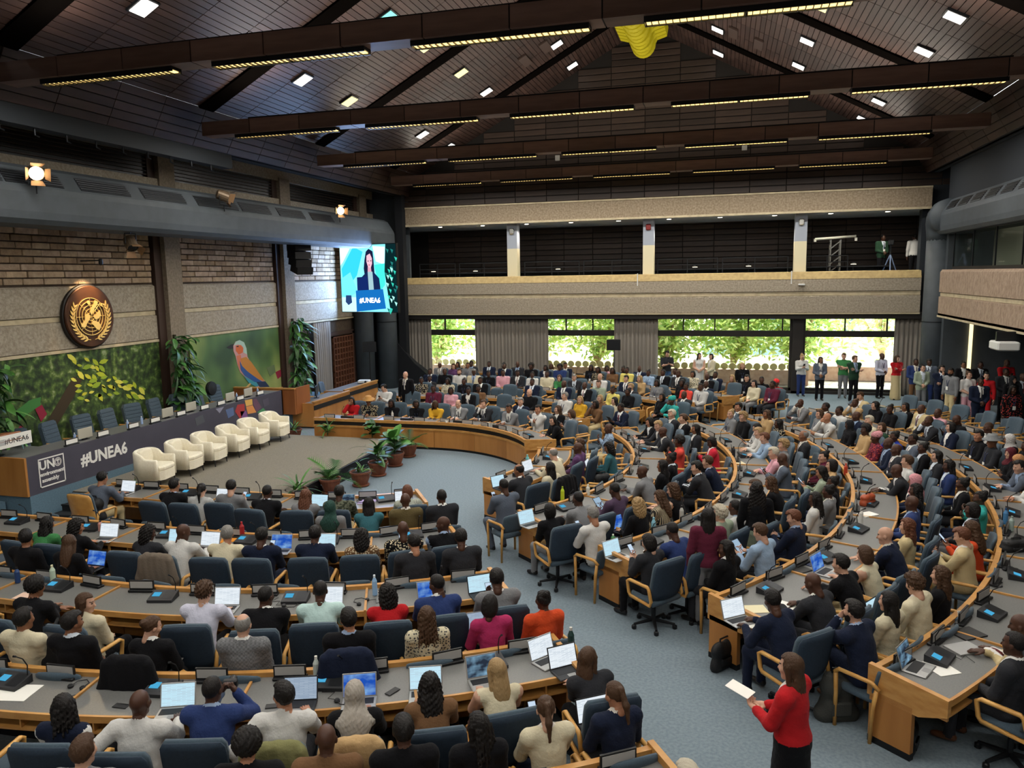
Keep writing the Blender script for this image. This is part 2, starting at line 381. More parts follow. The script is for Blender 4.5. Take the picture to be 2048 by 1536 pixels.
vents(dr, X, [(a, a + .95) for a in np.arange(16.5, 29.8, 1.33)], 1)
ub = struct(MB().box(-13.85, -13.5, -8, 19.4, 7.93, 8.36).box(-13.85, -13.55, -8, 32, 8.3, 8.45).build('trim_5', mat('charcoal_soffit', '#30353a', .7)))
struct(MB().box(7.1, 7.45, -8, 20, 7.93, 8.36).box(7.15, 7.45, -8, 32, 8.3, 8.45).build('trim_6', mat('charcoal_soffit', '#30353a', .7)))
for k in range(14):
    y = 8.2 + k * .8
    o = MB().tube([(-13.62, y, 7.93), (-13.62, y, 7.8), (-13.62, y + .1, 7.78)], .02, 6).build('pipe_hook', METAL); tag(o, 'small dark pipe hook under the soffit, %s counted from the camera' % ORD(k), 'hook', 'soffit hooks')
# round columns at the far corners
for nm, cx, side in (('column', -14.25, -1), ('column', 7.4, 1)):
    t = thing(nm, 'tall round charcoal column rising to the duct at the %s far corner' % ('stage' if side < 0 else 'booth'), 'column', (cx, 30.9, 0))
    MB().lathe([(.44, 0), (.44, 5.9)], 28).build('shaft', DUCT, t, smooth=True)
    path = [(0, 0, 5.8), (0, -.0, 6.1), (0, -.08, 6.35), (0, -.3, 6.55), (0, -.65, 6.62), (0, -1.1, 6.62)]
    MB().tube(path, [.44, .47, .52, .56, .58, .58], 20).build('elbow', DUCT, t, smooth=True)
    MB().lathe([(.455, 2.9), (.455, 2.93)], 28).build('band', METAL, t)
t = thing('column', 'second round charcoal column standing closer to the stage wall', 'column', (-15.0, 30.2, 0)); MB().lathe([(.42, 0), (.42, 6.0)], 24).build('shaft', DUCT, t, smooth=True)
o = MB().box(-13.78, -13.45, 31.15, 31.5, 0, 8.55).build('corner_post', DRAPE); tag(o, 'tall black corner post beside the far left window', 'post')

# ---------------------------------------------------------------- far wall: gallery, gable, windows
pp = [(31.5, 3.2), (31.5, 3.84), (31.56, 3.86), (31.56, 4.02), (31.5, 4.04), (31.5, 4.48), (31.62, 4.74), (32.0, 4.76), (32.0, 3.2)]
pa = struct(MB().prism(pp, -13.6, 7.0, 'x').build('wall_back', CONC))
MB().box(-13.6, 7.0, 31.545, 31.57, 3.87, 4.01).build('stripe', CONCS, pa)
MB().prism([(31.49, 4.5), (31.61, 4.765), (32.0, 4.785), (32.0, 4.5)], -13.6, 7.0, 'x').build('sloped_cap', mat('cap_concrete', '#b39c6c', .8, noise=(8, 4), color2='#a08a5f'), pa)
MB().box(-13.6, 7.0, 31.47, 31.5, 3.16, 3.21).build('lower_lip', CONCS, pa)
struct(MB().box(-15.6, 9, 32.0, 36, 4.3, 4.45).build('floor_gallery', CARPET))
gb = struct(MB().box(-13.6, 7.2, 31.5, 32.0, 7.03, 7.78).build('trim_7', mat('beam_concrete', '#a0907a', .9, noise=(14, 8), color2='#83745f', bump=(30, .8), spec=.15)))
MB().box(-13.6, 7.2, 31.46, 31.5, 7.74, 7.8).build('upper_lip', CONCS, gb); MB().box(-13.6, 7.2, 31.48, 31.52, 6.98, 7.06).build('lower_lip', CONCS, gb)
struct(MB().box(-15.6, 9, 32.0, 36, 7.0, 7.1).build('ceiling_gallery', mat('white_soffit', '#b9bcc0', .8)))
def slat_wall(name, Y, z0, z1, clip):
    w = struct(MB().box(-15.6, 9, Y + .05, Y + .2, z0 - .3, z1).build(name, DARK))
    sm = MB().box(.012, 1.338, 0, .06, .012, .222, ch=.008).mesh('slat', SLATW)
    for i in range(17):
        x = -14.0 + i * 1.35
        z = z0
        while z < z1:
            if not clip or min(roof_z(x), roof_z(x + 1.35)) > z + .1: put('slat', sm, w, (x, Y + random.uniform(-.004, .004), z))
            z += .245
    return w
slat_wall('wall_gable', 31.92, 7.85, 14.6, True)
slat_wall('wall_gallery', 35.5, 4.5, 7.0, False)
PT = [mat('pillar_cream', '#d9cfae', .7), mat('pillar_grey_blue', '#9fa5b0', .7)]  # pillar tones: cream below a level line, grey-blue above
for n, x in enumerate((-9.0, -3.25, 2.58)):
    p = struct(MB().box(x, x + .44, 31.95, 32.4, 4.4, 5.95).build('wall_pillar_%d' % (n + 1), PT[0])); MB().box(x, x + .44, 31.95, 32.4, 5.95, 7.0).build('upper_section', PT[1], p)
    o = MB().box(x + .12, x + .32, 31.85, 31.95, 6.55, 6.8, ch=.03).build('wall_sensor', CHROME if n != 1 else mat('red_plastic', '#7a1f1c', .5)); tag(o, ['grey speaker box on the gallery pillar nearest the screen', 'red alarm box on the middle gallery pillar', 'round grey speaker on the right gallery pillar'][n], 'wall box')
for n, px in enumerate((880, 965, 1053, 1142, 1237, 1338, 1440, 1549, 1661, 1775)):
    x = at_y(px, 440, 32.1).x
    t = thing('downlight', 'round downlight in the gallery soffit, %s counted from the screen' % ORD(n), 'lamp', (x, 32.1, 6.99), 0, 'gallery downlights')
    MB().lathe([(.12, -.02), (.12, .0), (.08, .01)], 14).build('ring', CHROME, t); MB().lathe([(.085, -.03), (.085, -.02)], 14).build('lamp_glass', emis('downlight_glass', '#fff4dc', 9), t)
    if True:
        l = light('gallery_light', 'SPOT', (x, 32.1, 6.93), 110, (1, .92, .75), (0, 0, 0), spot_size=2.2, spot_blend=.6, shadow_soft_size=.08)
# gallery railings
def rail(x0, x1, n, h=.62):
    t = thing('railing', 'black tube railing on the gallery, %s section counted from the screen' % ORD(n), 'railing', (x0, 32.6, 4.76), 0, 'gallery railings')
    L = x1 - x0
    for z in (h, .38, .2): MB().tube([(0, 0, z), (L, 0, z)], .02, 6).build('rail', BLACK, t)
    for q in range(3): MB().tube([(L * q / 2, 0, -.3), (L * q / 2, 0, h)], .022, 6).build('post', BLACK, t)
for n, (a, b) in enumerate(((-13.3, -11.6), (-11.4, -9.1), (-8.4, -6.0), (-5.8, -3.4), (-2.7, -.3), (-.1, 2.4), (3.1, 4.6))): rail(a, b, n)
for n, (px, py) in enumerate(((867, 543), (951, 542), (1116, 538), (1390, 534), (1497, 532), (1707, 528))):
    p = at_y(px, py, 33.0)
    t = thing('gallery_desk_lamp', 'small lit reading lamp on the gallery desk, %s counted from the screen' % ORD(n), 'lamp', (p.x, p.y, p.z), 0, 'gallery desk lamps')
    MB().tube([(0, 0, -.5), (0, 0, .04), (.1, 0, .07)], .012, 6).build('stem', BLACK, t); MB().lathe([(.11, .0), (.09, .05), (.02, .08)], 12).build('shade', BLACK, t); MB().lathe([(.1, -.012), (.1, 0)], 12).build('lamp_glass', emis('desk_lamp_glass', '#fff0cc', 4), t)
gd = thing('gallery_desk', 'long dark desk along the gallery behind the railing', 'desk', (-3.2, 33.2, 4.45)); MB().box(-9.9, 9.5, -.3, .3, .48, .53).build('worktop', BLACK, gd); MB().box(-9.9, 9.5, .2, .25, 0, .48).build('modesty_panel', DARK, gd)

# window wall
WY = 32.2
FRM = mat('dark_window_frame', '#26221f', .5)
GLASS = bpy.data.materials.new('window_glass'); GLASS.use_nodes = True
_n = GLASS.node_tree; _n.nodes.remove(_n.nodes['Principled BSDF']); _t = _n.nodes.new('ShaderNodeBsdfTransparent'); _g = _n.nodes.new('ShaderNodeBsdfGlossy'); _x = _n.nodes.new('ShaderNodeMixShader')
_g.inputs['Roughness'].default_value = .03; _t.inputs[0].default_value = (.93, .97, .95, 1); _x.inputs[0].default_value = .05
_n.links.new(_t.outputs[0], _x.inputs[1]); _n.links.new(_g.outputs[0], _x.inputs[2]); _n.links.new(_x.outputs[0], _n.nodes['Material Output'].inputs[0])
struct(MB().box(-15.6, 7.6, 31.6, 32.35, 2.97, 3.2).build('trim_8', FRM))
struct(MB().box(-15.6, 7.6, 31.5, 32.4, 3.19, 3.22).build('trim_9', DARK))
struct(MB().box(-15.6, 7.6, 31.9, 32.35, 0, .1).build('baseboard_back', FRM))
WIN = [(-13.9, -10.2, [-12.0]), (-7.6, -4.1, [-6.5, -5.35]), (-2.8, 2.62, [-1.6, -.35, .95, 2.25]), (3.02, 6.6, [4.55, 6.05])]
for n, (a, b, mul) in enumerate(WIN):
    w = struct(MB().box(a, a + .09, 32.1, 32.3, .1, 2.97).build('window_%d' % (n + 1), FRM))
    MB().box(b - .09, b, 32.1, 32.3, .1, 2.97).build('window_frame', FRM, w); MB().box(a, b, 32.05, 32.32, 2.24, 2.47).build('transom', FRM, w)
    MB().box(a, b, 32.1, 32.3, .1, .2).build('sill', FRM, w)
    for x in mul: MB().box(x - .025, x + .025, 32.15, 32.25, 2.47, 2.97).build('mullion', FRM, w)
    MB().box(a, b, 32.19, 32.2, .2, 2.24).build('pane', GLASS, w)
    xs = [a + .09] + mul + [b - .09]
    for p, q in zip(xs, xs[1:]): MB().box(p, q, 32.19, 32.2, 2.47, 2.97).build('pane', GLASS, w)
struct(MB().box(2.62, 3.02, 31.9, 32.35, 0, 3.0).build('wall_post_1', FRM))
struct(MB().box(-10.3, -7.5, 32.3, 32.4, 0, 3).box(-4.2, -2.7, 32.3, 32.4, 0, 3).box(6.5, 7.6, 32.3, 32.4, 0, 3).box(-15.6, -13.8, 32.3, 32.4, 0, 3).build('wall_far_piers', mat('pier_plaster', '#6d675e', .9)))
def curtain(x0, x1, label, y=31.85, z0=.05, z1=2.98, amp=.06, waves=None, along='x', taper=0):
    n = max(24, int((x1 - x0) / .035)); V = []; Fc = []; wv = waves or (x1 - x0) / .16; rows = 6
    for j in range(rows + 1):
        z = z1 + (z0 - z1) * j / rows
        for i in range(n + 1):
            t = i / n; x = x0 + (x1 - x0) * t; ph = t * wv * 2 * PI
            yy = y + amp * math.sin(ph + .5 * math.sin(ph * .31 + j * .2)) * (.7 + .3 * j / rows)
            if taper: x = x + taper * (j / rows) * (1 - t if taper < 0 else t)
            V.append((x, yy, z) if along == 'x' else (y + (yy - y), x, z))
    for j in range(rows):
        for i in range(n): Fc.append((j * (n + 1) + i, j * (n + 1) + i + 1, (j + 1) * (n + 1) + i + 1, (j + 1) * (n + 1) + i))
    m = MB().add(V, Fc); o = m.build('curtain', CURT, None, smooth=True); o.modifiers.new('thickness', 'SOLIDIFY').thickness = .012
    return tag(o, label, 'curtain')
curtain(-13.9, -12.55, 'grey pleated curtain beside the black corner post')
curtain(-10.5, -7.2, 'wide grey pleated curtain between the first two windows from the screen')
curtain(-4.4, -2.6, 'grey pleated curtain behind the far loudspeaker')
curtain(6.25, 7.2, 'grey pleated curtain beside the round booth-side column')
for k in range(5):
    x = (-13.6, -9.5, -7.9, -3.6, 6.7)[k]
# drapes at the left corner
def sheet(name, pts, m, label, cat, th=.02):
    o = MB().add(pts, [tuple(range(len(pts)))]).build(name, m); o.modifiers.new('thickness', 'SOLIDIFY').thickness = th; return tag(o, label, cat)
t = thing('black_drape', 'black cloth draped over stacked gear below the far left curtain', 'drape', (-13.2, 31.0, 0))
MB().add([(-.9, 0, 0), (1.5, -.1, 0), (-.75, .1, 2.05), (-1.0, .3, 2.05), (1.6, .5, 0), (-1.1, .5, 0), (.2, -.12, 1.1), (.1, .4, 1.1)], [(0, 1, 6, 2), (2, 6, 7, 3), (6, 1, 4, 7), (3, 7, 4, 5), (0, 2, 3, 5)]).build('cloth', DRAPE, t)
o = curtain(26.2, 27.5, 'grey curtain at the end of the stage wall beside the wooden door', y=-15.15, along='y', z1=3.12); 

# ---------------------------------------------------------------- outside the windows
GRASS = mat('sunlit_ground', '#c9b8a4', .95, noise=(2, 6), color2='#b8a890')
struct(MB().box(-40, 45, 32.4, 80, -.3, -.02).build('ground', GRASS))
STONE = mat('stone_wall_outside', '#c9ab98', .9, noise=(5, 3), color2='#b89684', bump=(6, .6))
sw = struct(MB().box(-25, 3.5, 34.3, 34.7, 0, .62).box(3.5, 12, 36, 36.4, 0, .62).build('wall_garden', STONE))
for i in range(70):
    x = -20 + i * .34
    o = MB().lathe([(.0, -.03), (.15, -.03), (.15, .03), (0, .03)], 14).build('wall_disc', mat('pale_disc', '#e0d69c', .8), sw, loc=(x, 34.45, .76), rot=(PI / 2, 0, 0))
FOL = [mat('sunlit_leaf', c, .6, spec=.3) for c in ('#b9c872', '#d3dc98', '#9db964', '#8dab62')]
for m in FOL:
    nt = m.node_tree; b = nt.nodes['Principled BSDF']; tr = nt.nodes.new('ShaderNodeBsdfTranslucent'); mx = nt.nodes.new('ShaderNodeMixShader'); mx.inputs[0].default_value = .5
    tr.inputs[0].default_value = b.inputs['Base Color'].default_value; nt.links.new(b.outputs[0], mx.inputs[1]); nt.links.new(tr.outputs[0], mx.inputs[2]); nt.links.new(mx.outputs[0], nt.nodes['Material Output'].inputs[0])
BARK = mat('pale_bark', '#b39c80', .9, noise=(6, 4), color2='#9a8468')
def tree(x, y, label, h=4.2, seed=0, nl=5200, spread=2.9):
    r = random.Random(seed); t = thing('tree', label, 'tree', (x, y, 0), 0, 'trees outside the windows')
    tips = []
    for b in range(5):
        a = r.uniform(0, 2 * PI); p = Vector((0, 0, 0)); path = [p]; d = Vector((math.cos(a) * .35, math.sin(a) * .25, 1))
        for k in range(6):
            d = (d + Vector((r.uniform(-.3, .3), r.uniform(-.25, .25), .1))).normalized(); p = p + d * h / 5.2; path.append(p); tips.append(p)
        MB().tube(path, [.13, .11, .09, .075, .06, .045, .02], 7).build('branch', BARK, t, smooth=True)
    f = MB()
    for k in range(nl):
        c = r.choice(tips[4:]) if r.random() < .3 else Vector((r.gauss(0, spread * .55), r.gauss(0, spread * .4), r.uniform(.9, h + 1.2)))
        c = c + Vector((r.gauss(0, .35), r.gauss(0, .3), r.gauss(0, .3))); L = r.uniform(.1, .24)
        u = Vector((r.gauss(0, 1), r.gauss(0, 1), r.gauss(0, .6))).normalized(); w = u.orthogonal().normalized(); w = (w * math.cos(k) + u.cross(w) * math.sin(k)) * .42
        f.add([c - u * L, c + w * L, c + u * L, c - w * L], [(0, 1, 2, 3)], r.randrange(4))
    stuff(f.build('foliage', FOL, t))
tree(-15.6, 40.0, 'leafy tree outside the window nearest the screen', seed=1)
tree(-10.2, 40.4, 'leafy tree seen at the left of the second window', seed=2)
tree(-6.6, 41, 'many-stemmed tree outside the middle of the second window', seed=3, nl=4000)
tree(-2.8, 39.6, 'leaning tree outside the left of the widest window', seed=4, nl=5600)
tree(.5, 41.5, 'dense tree outside the middle of the widest window', seed=5)
tree(3.6, 40.2, 'leafy tree at the right end of the widest window', seed=6, nl=5200)
tree(8.5, 46, 'pale tree far behind the brightest window', seed=7, nl=1500)
for n, (x, y, w, h) in enumerate(((-12, 56, 16, 3.0), (8, 52, 12, 3.2))):
    b = thing('building', ('pale low pavilion far behind the trees' if n == 0 else 'white pavilion with columns beyond the brightest window'), 'building', (x, y, 0))
    MB().box(-w / 2, w / 2, 0, 4, 0, h).build('wall', mat('white_render', '#d8d4c8', .9), b); MB().box(-w / 2 - .4, w / 2 + .4, -.8, 4.5, h, h + .35).build('roof', mat('pale_roof', '#b7b0a4', .9), b)
    for k in range(5): MB().box(-w / 2 + .6 + k * w / 5, -w / 2 + 1.5 + k * w / 5, -.03, .02, 1, 2.2).build('window', mat('blue_grey_glass', '#5c7382', .2), b)
    if n: 
        for k in range(7): MB().lathe([(.16, 0), (.14, h)], 10).build('column', mat('white_render', '#d8d4c8', .9), b, loc=(-w / 2 + .3 + k * w / 6.3, -.6, 0))
o = MB().box(-1.5, 3.6, 0, .1, 0, 1.2).prism([(-1.5, 1.2), (1.0, 1.9), (3.6, 1.2)], 0, .1, 'y').build('market_tent', mat('blue_grey_canvas', '#7c93a0', .8), None, loc=(.3, 46.5, 0)); tag(o, 'blue-grey pitched canvas tent behind the trees', 'tent')

# ---------------------------------------------------------------- right side: booth gallery
rp = struct(MB().prism([(7.1, 3.2), (7.1, 3.86), (7.16, 3.88), (7.16, 4.0), (7.1, 4.02), (7.1, 4.7), (7.16, 4.78), (7.5, 4.78), (7.5, 3.2)], -8, 29.4, 'y').build('wall_right', mat('parapet_concrete', '#a8937f', .9, noise=(14, 8), color2='#8f7b69', bump=(28, .9), stretch=(1, 1, .5), spec=.15)))
MB().box(7.14, 7.18, -8, 29.4, 3.885, 3.995).build('stripe', CONCS, rp); MB().box(7.08, 7.14, -8, 29.42, 3.17, 3.23).build('lower_lip', CONCS, rp)
struct(MB().box(7.1, 13, -8, 29.4, 3.16, 3.3).build('ceiling_underbooth', DARK))
struct(MB().box(11.6, 11.9, -8, 32.3, 0, 9).build('wall_right_rear', mat('dark_brown_panel2', '#33261f', .6, noise=(3, 4), color2='#2b201a')))
struct(MB().box(7.5, 13, 30.2, 30.5, 0, 9.3).build('wall_right_corner', DUCT))
bg = struct(MB().box(7.42, 7.5, 4, 29.3, 4.78, 4.88).box(7.42, 7.5, 4, 29.3, 5.98, 6.06).build('window_6', METAL))
for k, y in enumerate(np.arange(8.3, 29.4, 2.1)):
    MB().box(7.44, 7.48, y - .02, y + .02, 4.88, 5.98).build('mullion', METAL, bg)
    if k: MB().box(7.455, 7.465, y - 2.08, y - .02, 4.88, 5.98).build('pane', GLASS, bg)
light('added_booth_fill', 'AREA', (8.2, 22, 7.4), 110, (1, .95, .85), shape='RECTANGLE', size=.6, size_y=14)  # added fill that brightens the dark booth behind its glass
o = MB().box(7.95, 8.45, 15, 29, 7.42, 7.5).build('added_booth_housing', METAL); tag(o, 'long ceiling lamp housing inside the glazed booth', 'lamp')  # housing added to go with the booth fill light
struct(MB().box(8.9, 9.1, -8, 30.2, 3.3, 9).build('wall_booth', mat('booth_wall', '#8a897a', .8)))
struct(MB().box(7.42, 7.6, -8, 30.2, 6.06, 9.2).build('wall_right_upper', mat('dark_upper_wall', '#23282e', .8)))
struct(MB().box(-15.7, 13, -8.3, -8, 0, 15).build('wall_near', mat('near_wall', '#8a7a68', .9)))
struct(MB().box(-15.7, -13.4, -8, 32, 8.6, 8.8).box(6.9, 13, -8, 32, 9.2, 9.4).build('ceiling_aisles', DARK))

struct(MB().box(-15.7, -13.5, 31.95, 32.1, 0, 9.3).build('wall_back_left', DUCT))
struct(MB().box(7.0, 13, 31.95, 32.4, 2.9, 9.5).build('wall_back_right', mat('dark_upper_wall', '#23282e', .8)))
struct(MB().box(-15.8, 9.2, 36, 36.2, 3.2, 9).box(-15.8, -15.6, 32, 36, 3, 9).box(9, 9.2, 32, 36, 3, 9).build('wall_gallery_shell', DARK))

# ================================================================== stage wall: murals, emblem, dais, screen
SXW = -15.36                       # face of the murals
def noise_mat(name, ramp, scale, detail=6, rough=.8, distort=0, stretch=(1, 1, 1), extra=None):
    m = bpy.data.materials.new(name); m.use_nodes = True; nt = m.node_tree; b = nt.nodes['Principled BSDF']; b.inputs['Roughness'].default_value = rough
    tc = nt.nodes.new('ShaderNodeTexCoord'); mp = nt.nodes.new('ShaderNodeMapping'); mp.inputs['Scale'].default_value = stretch; nt.links.new(tc.outputs['Object'], mp.inputs[0])
    n = nt.nodes.new('ShaderNodeTexNoise'); n.inputs['Scale'].default_value = scale; n.inputs['Detail'].default_value = detail; n.inputs['Distortion'].default_value = distort; nt.links.new(mp.outputs[0], n.inputs['Vector'])
    r = nt.nodes.new('ShaderNodeValToRGB'); e = r.color_ramp.elements
    e[0].position, e[0].color = ramp[0][0], lin(ramp[0][1]); e[1].position, e[1].color = ramp[-1][0], lin(ramp[-1][1])
    for p, c in ramp[1:-1]: q = e.new(p); q.color = lin(c)
    nt.links.new(n.outputs['Fac'], r.inputs[0]); nt.links.new(r.outputs[0], b.inputs['Base Color']); return m
def wall_poly(px, X, m, name, parent, th=.003):
    P = [at_x(x, y, X) for x, y in px]; n = len(P)
    V = [tuple(p) for p in P] + [(p.x + th, p.y, p.z) for p in P]
    # outline seen from +X
    area = sum(P[i].y * P[(i + 1) % n].z - P[(i + 1) % n].y * P[i].z for i in range(n))
    idx = list(range(n)) if area > 0 else list(range(n - 1, -1, -1))
    Fc = [tuple(n + i for i in idx), tuple(reversed(idx))] + [(idx[i], idx[(i + 1) % n], n + idx[(i + 1) % n], n + idx[i]) for i in range(n)]
    o = MB().add(V, Fc).build(name, m, parent); return o
Z4 = lambda pts: [(x / 2.926, 500 + y / 2.926) for x, y in pts]
mu = thing('forest_mural', 'printed forest mural with yellow-green leaves under the round emblem', 'mural', (SXW, 14, 0))
MUR1 = noise_mat('forest_print', [(.3, '#121c0d'), (.43, '#243716'), (.53, '#3a5220'), (.61, '#586f30'), (.7, '#8f9c70')], 5.5, 9, distort=.15)
MB().box(-.05, 0, -4, 4.1, .95, 3.13).build('print_sheet', MUR1, mu)
mu.matrix_world  # origin stays on the wall
_inv = Vector((SXW, 14, 0))
def mural_part(px, m, parent, lift, name): 
    o = wall_poly(px, SXW + lift, m, name, None); o.parent = parent; o.location = -Vector(parent.location); return o
YL = [mat('yellow_leaf_print', c, .8) for c in ('#c3c23a', '#a7b52f', '#8ba52e', '#d4cf55')]
mural_part(Z4([(330, 1030), (270, 1010), (395, 800), (430, 740), (480, 760), (420, 880)]), mat('trunk_print', '#3a2f1f', .85), mu, .004, 'trunk_shape')
r_ = random.Random(5)
def leaf_px(cx, cy, L, a, w=.36):
    return [(cx + L * (math.cos(a) * u - math.sin(a) * v * w), cy + L * (math.sin(a) * u + math.cos(a) * v * w)) for u, v in ((-.5, 0), (-.2, .42), (.15, .42), (.5, 0), (.15, -.42), (-.2, -.42))]
cl = [(430, 640), (460, 665), (500, 680), (540, 690), (580, 700), (600, 660), (450, 720), (480, 740), (520, 730), (560, 740), (600, 750), (440, 770), (470, 790), (520, 790), (560, 800), (600, 790), (640, 760), (680, 740), (720, 760), (700, 790), (660, 800), (620, 820), (580, 840), (540, 840), (490, 830), (450, 825), (470, 860), (520, 870), (580, 870), (640, 840), (690, 830), (730, 800), (760, 790), (790, 800), (820, 810), (840, 830), (790, 840), (750, 850), (800, 860), (830, 850), (520, 640), (560, 650), (600, 690), (420, 620), (640, 790), (600, 720), (540, 760), (690, 770)]
for k, (x, y) in enumerate(cl):
    q = Z4([(x + r_.uniform(-12, 12), y + r_.uniform(-12, 12))])[0]
    mural_part(leaf_px(q[0], q[1], r_.uniform(11, 22), r_.uniform(-.6, 1.2), .5), YL[k % 4], mu, .006 + .002 * (k % 3), 'leaf')
for pts, c in (([(95, 940), (170, 880), (240, 860), (235, 910), (160, 960), (110, 1005)], '#3f7a3a'), ([(205, 930), (245, 905), (275, 960), (240, 1005)], '#8c1f38'), ([(100, 1050), (125, 1020), (145, 1045), (130, 1075)], '#8c1f38')):
    mural_part(Z4(pts), mat('rhomb_print', c, .8), mu, .012, 'colour_patch')
mb = thing('bird_mural', 'printed mural of a colourful perched bird on soft green', 'mural', (SXW, 21.8, 0))
MB().box(-.05, 0, -2.42, 2.5, .95, 3.13).build('print_sheet', noise_mat('soft_green_print', [(.3, '#31492a'), (.45, '#4d6a3a'), (.6, '#7d8f4c'), (.72, '#a3a667')], .55, 2), mb)
bird = [([(1325, 570), (1352, 553), (1375, 548), (1372, 576), (1345, 580)], '#2a2622', 'beak'),
 ([(1365, 560), (1378, 536), (1402, 527), (1428, 540), (1442, 578), (1448, 625), (1462, 650), (1500, 700), (1548, 765), (1575, 800), (1500, 802), (1450, 760), (1405, 715), (1388, 670), (1378, 620), (1366, 590)], '#b98a86', 'body'),
 ([(1368, 558), (1380, 536), (1402, 527), (1428, 540), (1442, 576), (1446, 612), (1425, 600), (1422, 566), (1395, 552)], '#9fb6a4', 'crown'),
 ([(1380, 560), (1410, 556), (1424, 575), (1420, 600), (1398, 612), (1380, 590)], '#c4602f', 'cheek'),
 ([(1385, 620), (1408, 612), (1412, 640), (1405, 700), (1392, 668)], '#c76f4f', 'breast'),
 ([(1408, 635), (1440, 625), (1470, 655), (1505, 705), (1548, 768), (1500, 752), (1450, 712), (1415, 680)], '#b5772f', 'wing'),
 ([(1402, 645), (1416, 678), (1450, 712), (1505, 752), (1560, 785), (1490, 772), (1432, 735), (1408, 700)], '#2e4f86', 'wing_feathers'),
 ([(1425, 735), (1490, 772), (1545, 782), (1500, 800), (1460, 782)], '#3f8a96', 'belly_feathers'),
 ([(1500, 772), (1552, 768), (1577, 800), (1520, 803)], '#23304a', 'tail'), ([(1384, 562), (1396, 560), (1397, 566), (1386, 568)], '#161310', 'eye'),
 ([(1440, 800), (1462, 778), (1470, 784), (1450, 803)], '#c09a5a', 'leg')]
for k, (pts, c, nm) in enumerate(bird): mural_part(Z4(pts), mat('bird_print_' + nm, c, .8, noise=(14, 4), color2=c), mb, .004 + .002 * k, nm)
for pts, c in (([(1612, 715), (1645, 698), (1650, 735), (1625, 755)], '#8c1f38'), ([(1560, 690), (1605, 670), (1612, 715), (1580, 740)], '#5f6f4c')): mural_part(Z4(pts), mat('rhomb_print', c, .8), mb, .01, 'colour_patch')
# wooden skirting below the murals
struct(MB().box(-15.42, -15.3, 9, 25, .9, .97).build('baseboard_left', OAKH))

# emblem
em = thing('wall_emblem', 'round bronze emblem with gilded world map and laurel wreath', 'emblem', (-15.32, 15.62, 3.97))
EM = basis((0, 0, 0), (0, 1, 0), (0, 0, 1))     # local plane u=Y, v=Z
def ering(r, w, h0, h1): 
    m = MB(); n = 48
    V = [(math.cos(2 * PI * i / n) * q, math.sin(2 * PI * i / n) * q, z) for q, z in ((r - w, h0), (r - w, h1), (r + w, h1), (r + w, h0)) for i in range(n)]
    Fc = [(k * n + i, k * n + (i + 1) % n, ((k + 1) % 4) * n + (i + 1) % n, ((k + 1) % 4) * n + i) for k in range(4) for i in range(n)]
    return m.add([tuple(EM @ Vector(v)) for v in V], Fc)
MB().lathe([(.72, 0), (.765, .03), (.765, .1), (.74, .12)], 48, M=EM).build('disc', BRONZE, em)
MB().lathe([(.79, -.02), (.8, .0), (.8, .06), (.77, .07)], 48, M=EM).build('rim', mat('black_rim', '#1a1512', .5), em)
for r in (.1, .19, .28, .37, .46): ering(r, .007, .115, .14).build('parallel_ring', GOLD, em)
for k in range(4):
    a = k * PI / 4; MB().tube([EM @ Vector((math.cos(a) * .46, math.sin(a) * .46, .128)), EM @ Vector((-math.cos(a) * .46, -math.sin(a) * .46, .128))], .007, 6).build('meridian', GOLD, em)
conts = [[(.0, .04), (.06, .1), (.12, .2), (.2, .27), (.24, .36), (.16, .4), (.1, .3), (.02, .22), (-.04, .12)], [(.05, .0), (.16, .06), (.28, .14), (.3, .02), (.22, -.06), (.12, -.08)],
         [(-.04, .02), (-.12, .08), (-.2, .02), (-.22, -.08), (-.3, -.16), (-.36, -.12), (-.33, -.24), (-.22, -.26), (-.16, -.16), (-.08, -.08)], [(.02, -.1), (.12, -.12), (.22, -.16), (.28, -.26), (.2, -.36), (.1, -.3), (.04, -.22), (-.02, -.18)], [(-.06, .28), (.0, .32), (-.04, .4), (-.12, .36)], [(.3, .26), (.38, .22), (.36, .32)]]
for c in conts: o = MB().prism(c, .115, .15, M=EM).build('continent', GOLD, em); fix_normals(o.data)
for s in (-1, 1):
    MB().tube([EM @ Vector((s * .56 * math.cos(a), .56 * math.sin(a) - .02, .125)) for a in np.linspace(-1.45, .62, 16)], .009, 6).build('laurel_stem', GOLD, em)
    for k in range(11):
        a = -1.3 + k * .178
        for side in (-1, 1):
            c = Vector((s * .56 * math.cos(a), .56 * math.sin(a) - .02)); d = a + PI / 2 + side * .55
            u = Vector((s * math.cos(d), math.sin(d))); w = Vector((-u.y, u.x)); L = .15
            pts = [c + u * L * p + w * L * q * .26 for p, q in ((0, 0), (.35, .5), (.7, .4), (1, 0), (.7, -.4), (.35, -.5))]
            o = MB().prism([tuple(p) for p in pts], .118, .14, M=EM).build('laurel_leaf', GOLD, em); fix_normals(o.data)
light('emblem_light', 'SPOT', (-14.75, 15.62, 5.15), 260, (1, .72, .4), (math.radians(0), math.radians(30), 0), spot_size=1.3, spot_blend=.8, shadow_soft_size=.05)

t = thing('emblem_lamp', 'small bracket lamp above the round bronze emblem', 'lamp', (-14.75, 15.62, 5.22)); MB().lathe([(.03, .0), (.05, .02), (.05, .14), (.03, .16)], 12).build('housing', METAL, t); MB().tube([(0, 0, .12), (-.6, 0, .12)], .015, 6).build('bracket', METAL, t)
